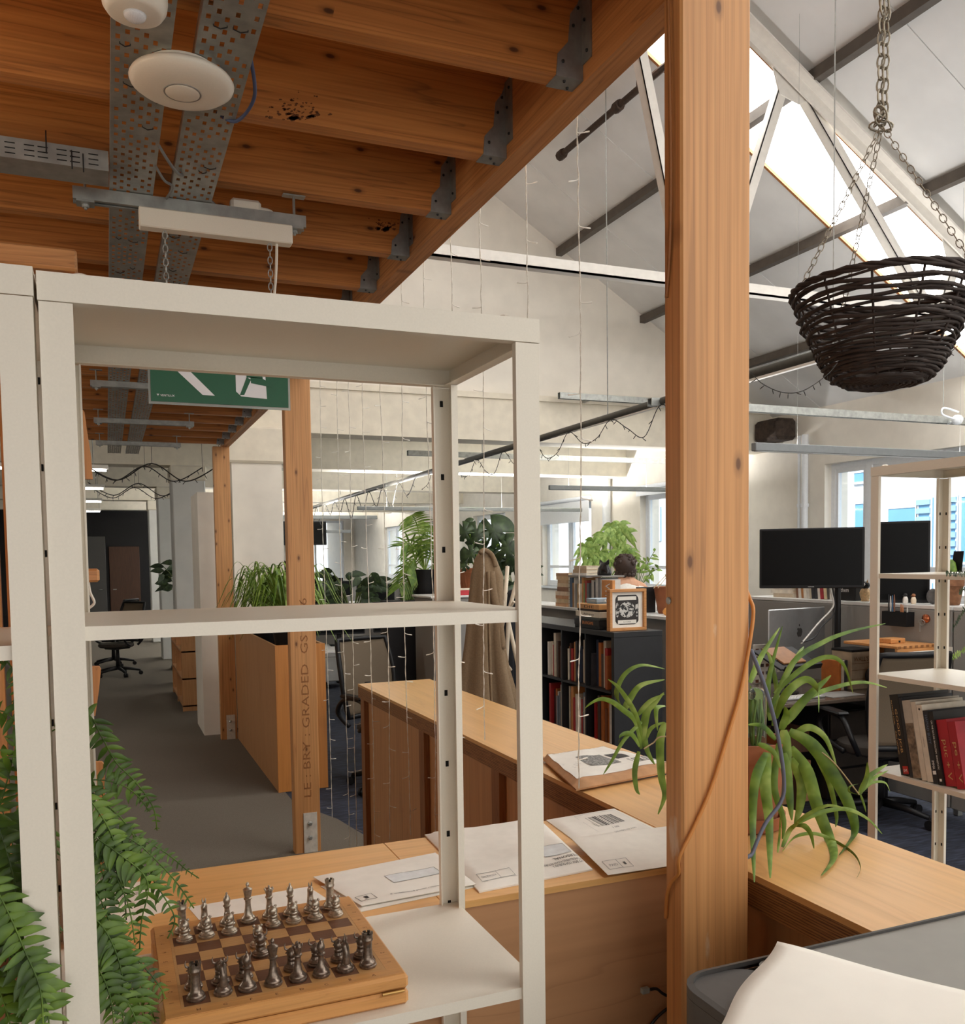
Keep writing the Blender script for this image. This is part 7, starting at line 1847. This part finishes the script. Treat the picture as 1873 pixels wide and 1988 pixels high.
# rows of desks far back
def back_desk(label, x0, x1, y0, y1, mons, seed):
    t = thing('desk', ((x0+x1)/2, (y0+y1)/2, 0), label, 'desk')
    MB().cbox(x0, x1, y0, y1, .715, .74, .004).build('desk_top', M['deskw'], t)
    for x in (x0+.05, x1-.05):
        for y in (y0+.06, y1-.06): MB().cbox(x-.025, x+.025, y-.025, y+.025, 0, .7145, .003).build('leg', M['galv'], t)
    MB().cbox(x0, x1, (y0+y1)/2-.015, (y0+y1)/2+.015, .7402, 1.12, .004).build('screen_panel', M['screen_f'], t)
k = 0
names = ['nearest', 'second', 'third', 'fourth', 'fifth']
rdk = random.Random(4)
for r_, Y in enumerate((8.9, 12.4, 15.6, 18.8, 22.2)):
    for c, (x0, x1) in enumerate(((1.9, 3.3), (4.3, 5.9))):
        if r_ == 0 and c == 1: continue
        back_desk('%s white desk row from the front, %s of the conduit' % (names[r_], 'left' if c == 0 else 'right'), x0, x1, Y, Y+1.5, 2, k)
        for i in range(2):
            cx_ = x0+.35+.65*i; yy = Y+.5
            mt = monitor('%s black monitor on the %s back desk, %s of the conduit' % (['left', 'right'][i], names[r_], 'left' if c == 0 else 'right'), cx_, yy, .86, .54, .33, R(rdk.uniform(-12,12)))
            MB().cbox(-.10, .10, -.04, .12, -.1195, -.108, .003).build('foot', M['chairf'], mt, local=True); MB().cbox(-.025, .025, .036, .055, -.108, .12, .003).build('stand', M['chairf'], mt, local=True)
        k += 1
for i, (X, Y, z, lab) in enumerate(((2.6, 10.2, .7405, 'dark bushy plant on the left desk row behind the fairy lights'), (1.75, 10.9, 0, 'tall dark plant at the left side of the back office'), (5.78, 12.62, .7405, 'green plant on the right desk row in the back office'), (1.05, 14.6, .9, 'dark leaved plant on a stand between the corridor columns'))):
    t = thing('leafy_plant', (X, Y, z), lab, 'potted plant'); MB().lathe([(.09,0),(.12,.2),(.02,.2)], (X, Y, z), 14).build('pot', M['chairf'], t, smooth=True, edge=40)
    hgt = .55 if z else 1.5
    for k in range(16):
        a = rpl.uniform(0, 6.28); tp = Vector((X+rpl.uniform(.1,.32)*math.cos(a), Y+rpl.uniform(.1,.3)*math.sin(a), z+.25+rpl.uniform(.15, hgt))); MB().tube(spline([Vector((X,Y,z+.2)), Vector((X,Y,z+.2)).lerp(tp,.5)+Vector((0,0,.08)), tp], 3), .006, 4).build('stem', M['ferns'], t)
        for q in range(3): oval_leaf(t, tp+Vector((0,0,-.06*q)), (math.cos(a+q-1), math.sin(a+q-1)*.5, rpl.uniform(-.4,.5)), rpl.uniform(.16,.26), .09, 'deep')
ps_ = thing('plant_stand', (1.05, 14.6, 0), 'slate grey plinth between the corridor columns', 'plinth'); MB().cbox(.88, 1.22, 14.43, 14.77, 0, .8995, .01).build('plinth_body', M['cop'], ps_); MB().cbox(.87, 1.23, 14.42, 14.78, 0, .05, .005).build('plinth_foot', M['cop_d'], ps_)
hm = thing('ceiling_screen', (4.2, 21, 2.2), 'dark screen hung from the ceiling far back near the window', 'screen'); MB().cbox(3.75, 4.75, 20.9, 20.98, 2.0, 2.55, .01).build('screen_case', M['chairf'], hm); MB().box(3.78, 4.72, 20.898, 20.8995, 2.03, 2.52).build('screen', M['scr'], hm); MB().tube([(4.2,20.94,2.55),(4.2,20.94,3.40)], .02, 8).build('pole', M['chairf'], hm)

# ------------------------------------------------------------------ smaller things
# short pipe below the roof
sp0 = Vector((3.76, 8.0, 0)); 
def on_roof(px, py, off):
    v = FWD + RGT*((px-PX)/F) - UPV*((py-PY)/F); t = (RC-off-EYE.z)/(v.z+RM*v.x); return EYE+v*t
a_, b_ = on_roof(1088, 302, .12), on_roof(1282, 136, .12)
rp_t = thing('roof_pipe', tuple(a_), 'short rusty pipe with an open end below the roof, left of the big post', 'pipe')
M['rust'] = mat('rusty_steel', srgb(70,54,44), .7, .3, var=.3)
d_ = (b_-a_).normalized(); MB().tube([a_, b_+d_*.8], .028, 8).build('pipe', M['rust'], rp_t, smooth=True, edge=40); MB().tube([a_-d_*.02, a_+d_*.06], .045, 8).build('end_cap', M['rust'], rp_t)
mid_ = a_.lerp(b_, .62); MB().tube([mid_-d_*.04, mid_+d_*.04], .045, 8).build('coupling', M['rust'], rp_t)
for s_ in (.2, .8): q = a_.lerp(b_, s_); MB().tube([q, Vector((q.x, q.y, rz_(q.x)))], .008, 5).build('hanger_rod', M['rust'], rp_t)
# white socket with cord at the right edge
sk = thing('cord_socket', tuple(at(1858, 815, Y=5.9)), 'white lamp socket with a looped cord at the right picture edge', 'socket')
q = at(1858, 815, Y=5.9); MB().ball(q, .05, 12, 8, (1,1,.9)).build('socket_body', M['frame_w'], sk, smooth=True); MB().tube(spline([q, at(1830,805,Y=5.9), at(1832,792,Y=5.9), at(1860,800,Y=5.95)], 6), .008, 6).build('cord', M['frame_w'], sk); MB().tube([q, (q.x, 6.0, 2.80)], .008, 6).build('clip', M['frame_w'], sk)
# trailing plant on the right shelf
tr = thing('trailing_plant', (2.62, 1.98, 1.577), 'wiry trailing plant on the upper shelf at the right picture edge', 'potted plant')
MB().lathe([(.05,0),(.065,.10),(.068,.11),(.02,.10)], (2.66,1.93,1.5765), 18).build('pot', M['terra'], tr, smooth=True, edge=40)
rt = random.Random(6)
for pl in ([(1905,1090),(1880,1112),(1855,1114),(1836,1112)], [(1905,1100),(1885,1160),(1865,1195),(1850,1220)], [(1905,1095),(1880,1135),(1862,1150)], [(1905,1230),(1880,1255),(1862,1268),(1850,1276)]):
    P_ = spline([at(px, py, Y=2.0) for px, py in pl], 8); m_ = MB(); m_.tube(P_, .0016, 4)
    for i in range(3, len(P_)):
        for sg in (-1, 1):
            d2 = Vector((rt.uniform(-.3,.3), rt.uniform(-.4,.4), sg*rt.uniform(.5,1))); oval = [P_[i]+d2*(.012*j/2) for j in range(3)]; m_.ribbon(oval, [.002,.005,.001], (P_[i]-P_[i-1]).normalized(), .1)
    m_.build('trail', M['deep'] if pl[0][1] < 1200 else M['spider'], tr, smooth=True)
# dark stain and stamped marks on the joists
M['stain'] = mat('sooty_stain', srgb(104,62,30), .8, var=.5, scale=120)
for px, py, r_, yj, cnt in ((578, 205, 30, 2, 90), (748, 435, 14, 4, 40)):
    Yj = jys[7+yj-1]-.0237; rs_ = random.Random(px); m_ = MB()
    for k in range(cnt):
        dx = rs_.gauss(0, .8)*r_; dy = -abs(rs_.gauss(0, .9))*r_; e = rs_.uniform(.8, 3.2)*(1.4 if dy > -r_*.4 else .7)
        pts_ = []
        for j in range(5):
            a = 2*math.pi*j/5+rs_.uniform(0,1); q = at(px+dx+e*1.6*math.cos(a), py+r_*.9+dy-e*math.sin(a), Y=Yj); pts_.append((q.x, q.z))
        m_.prism(pts_, Yj-.0003, Yj, XZ)
    o = m_.build('stain_mark', M['stain'], mz); o['kind'] = 'stuff'
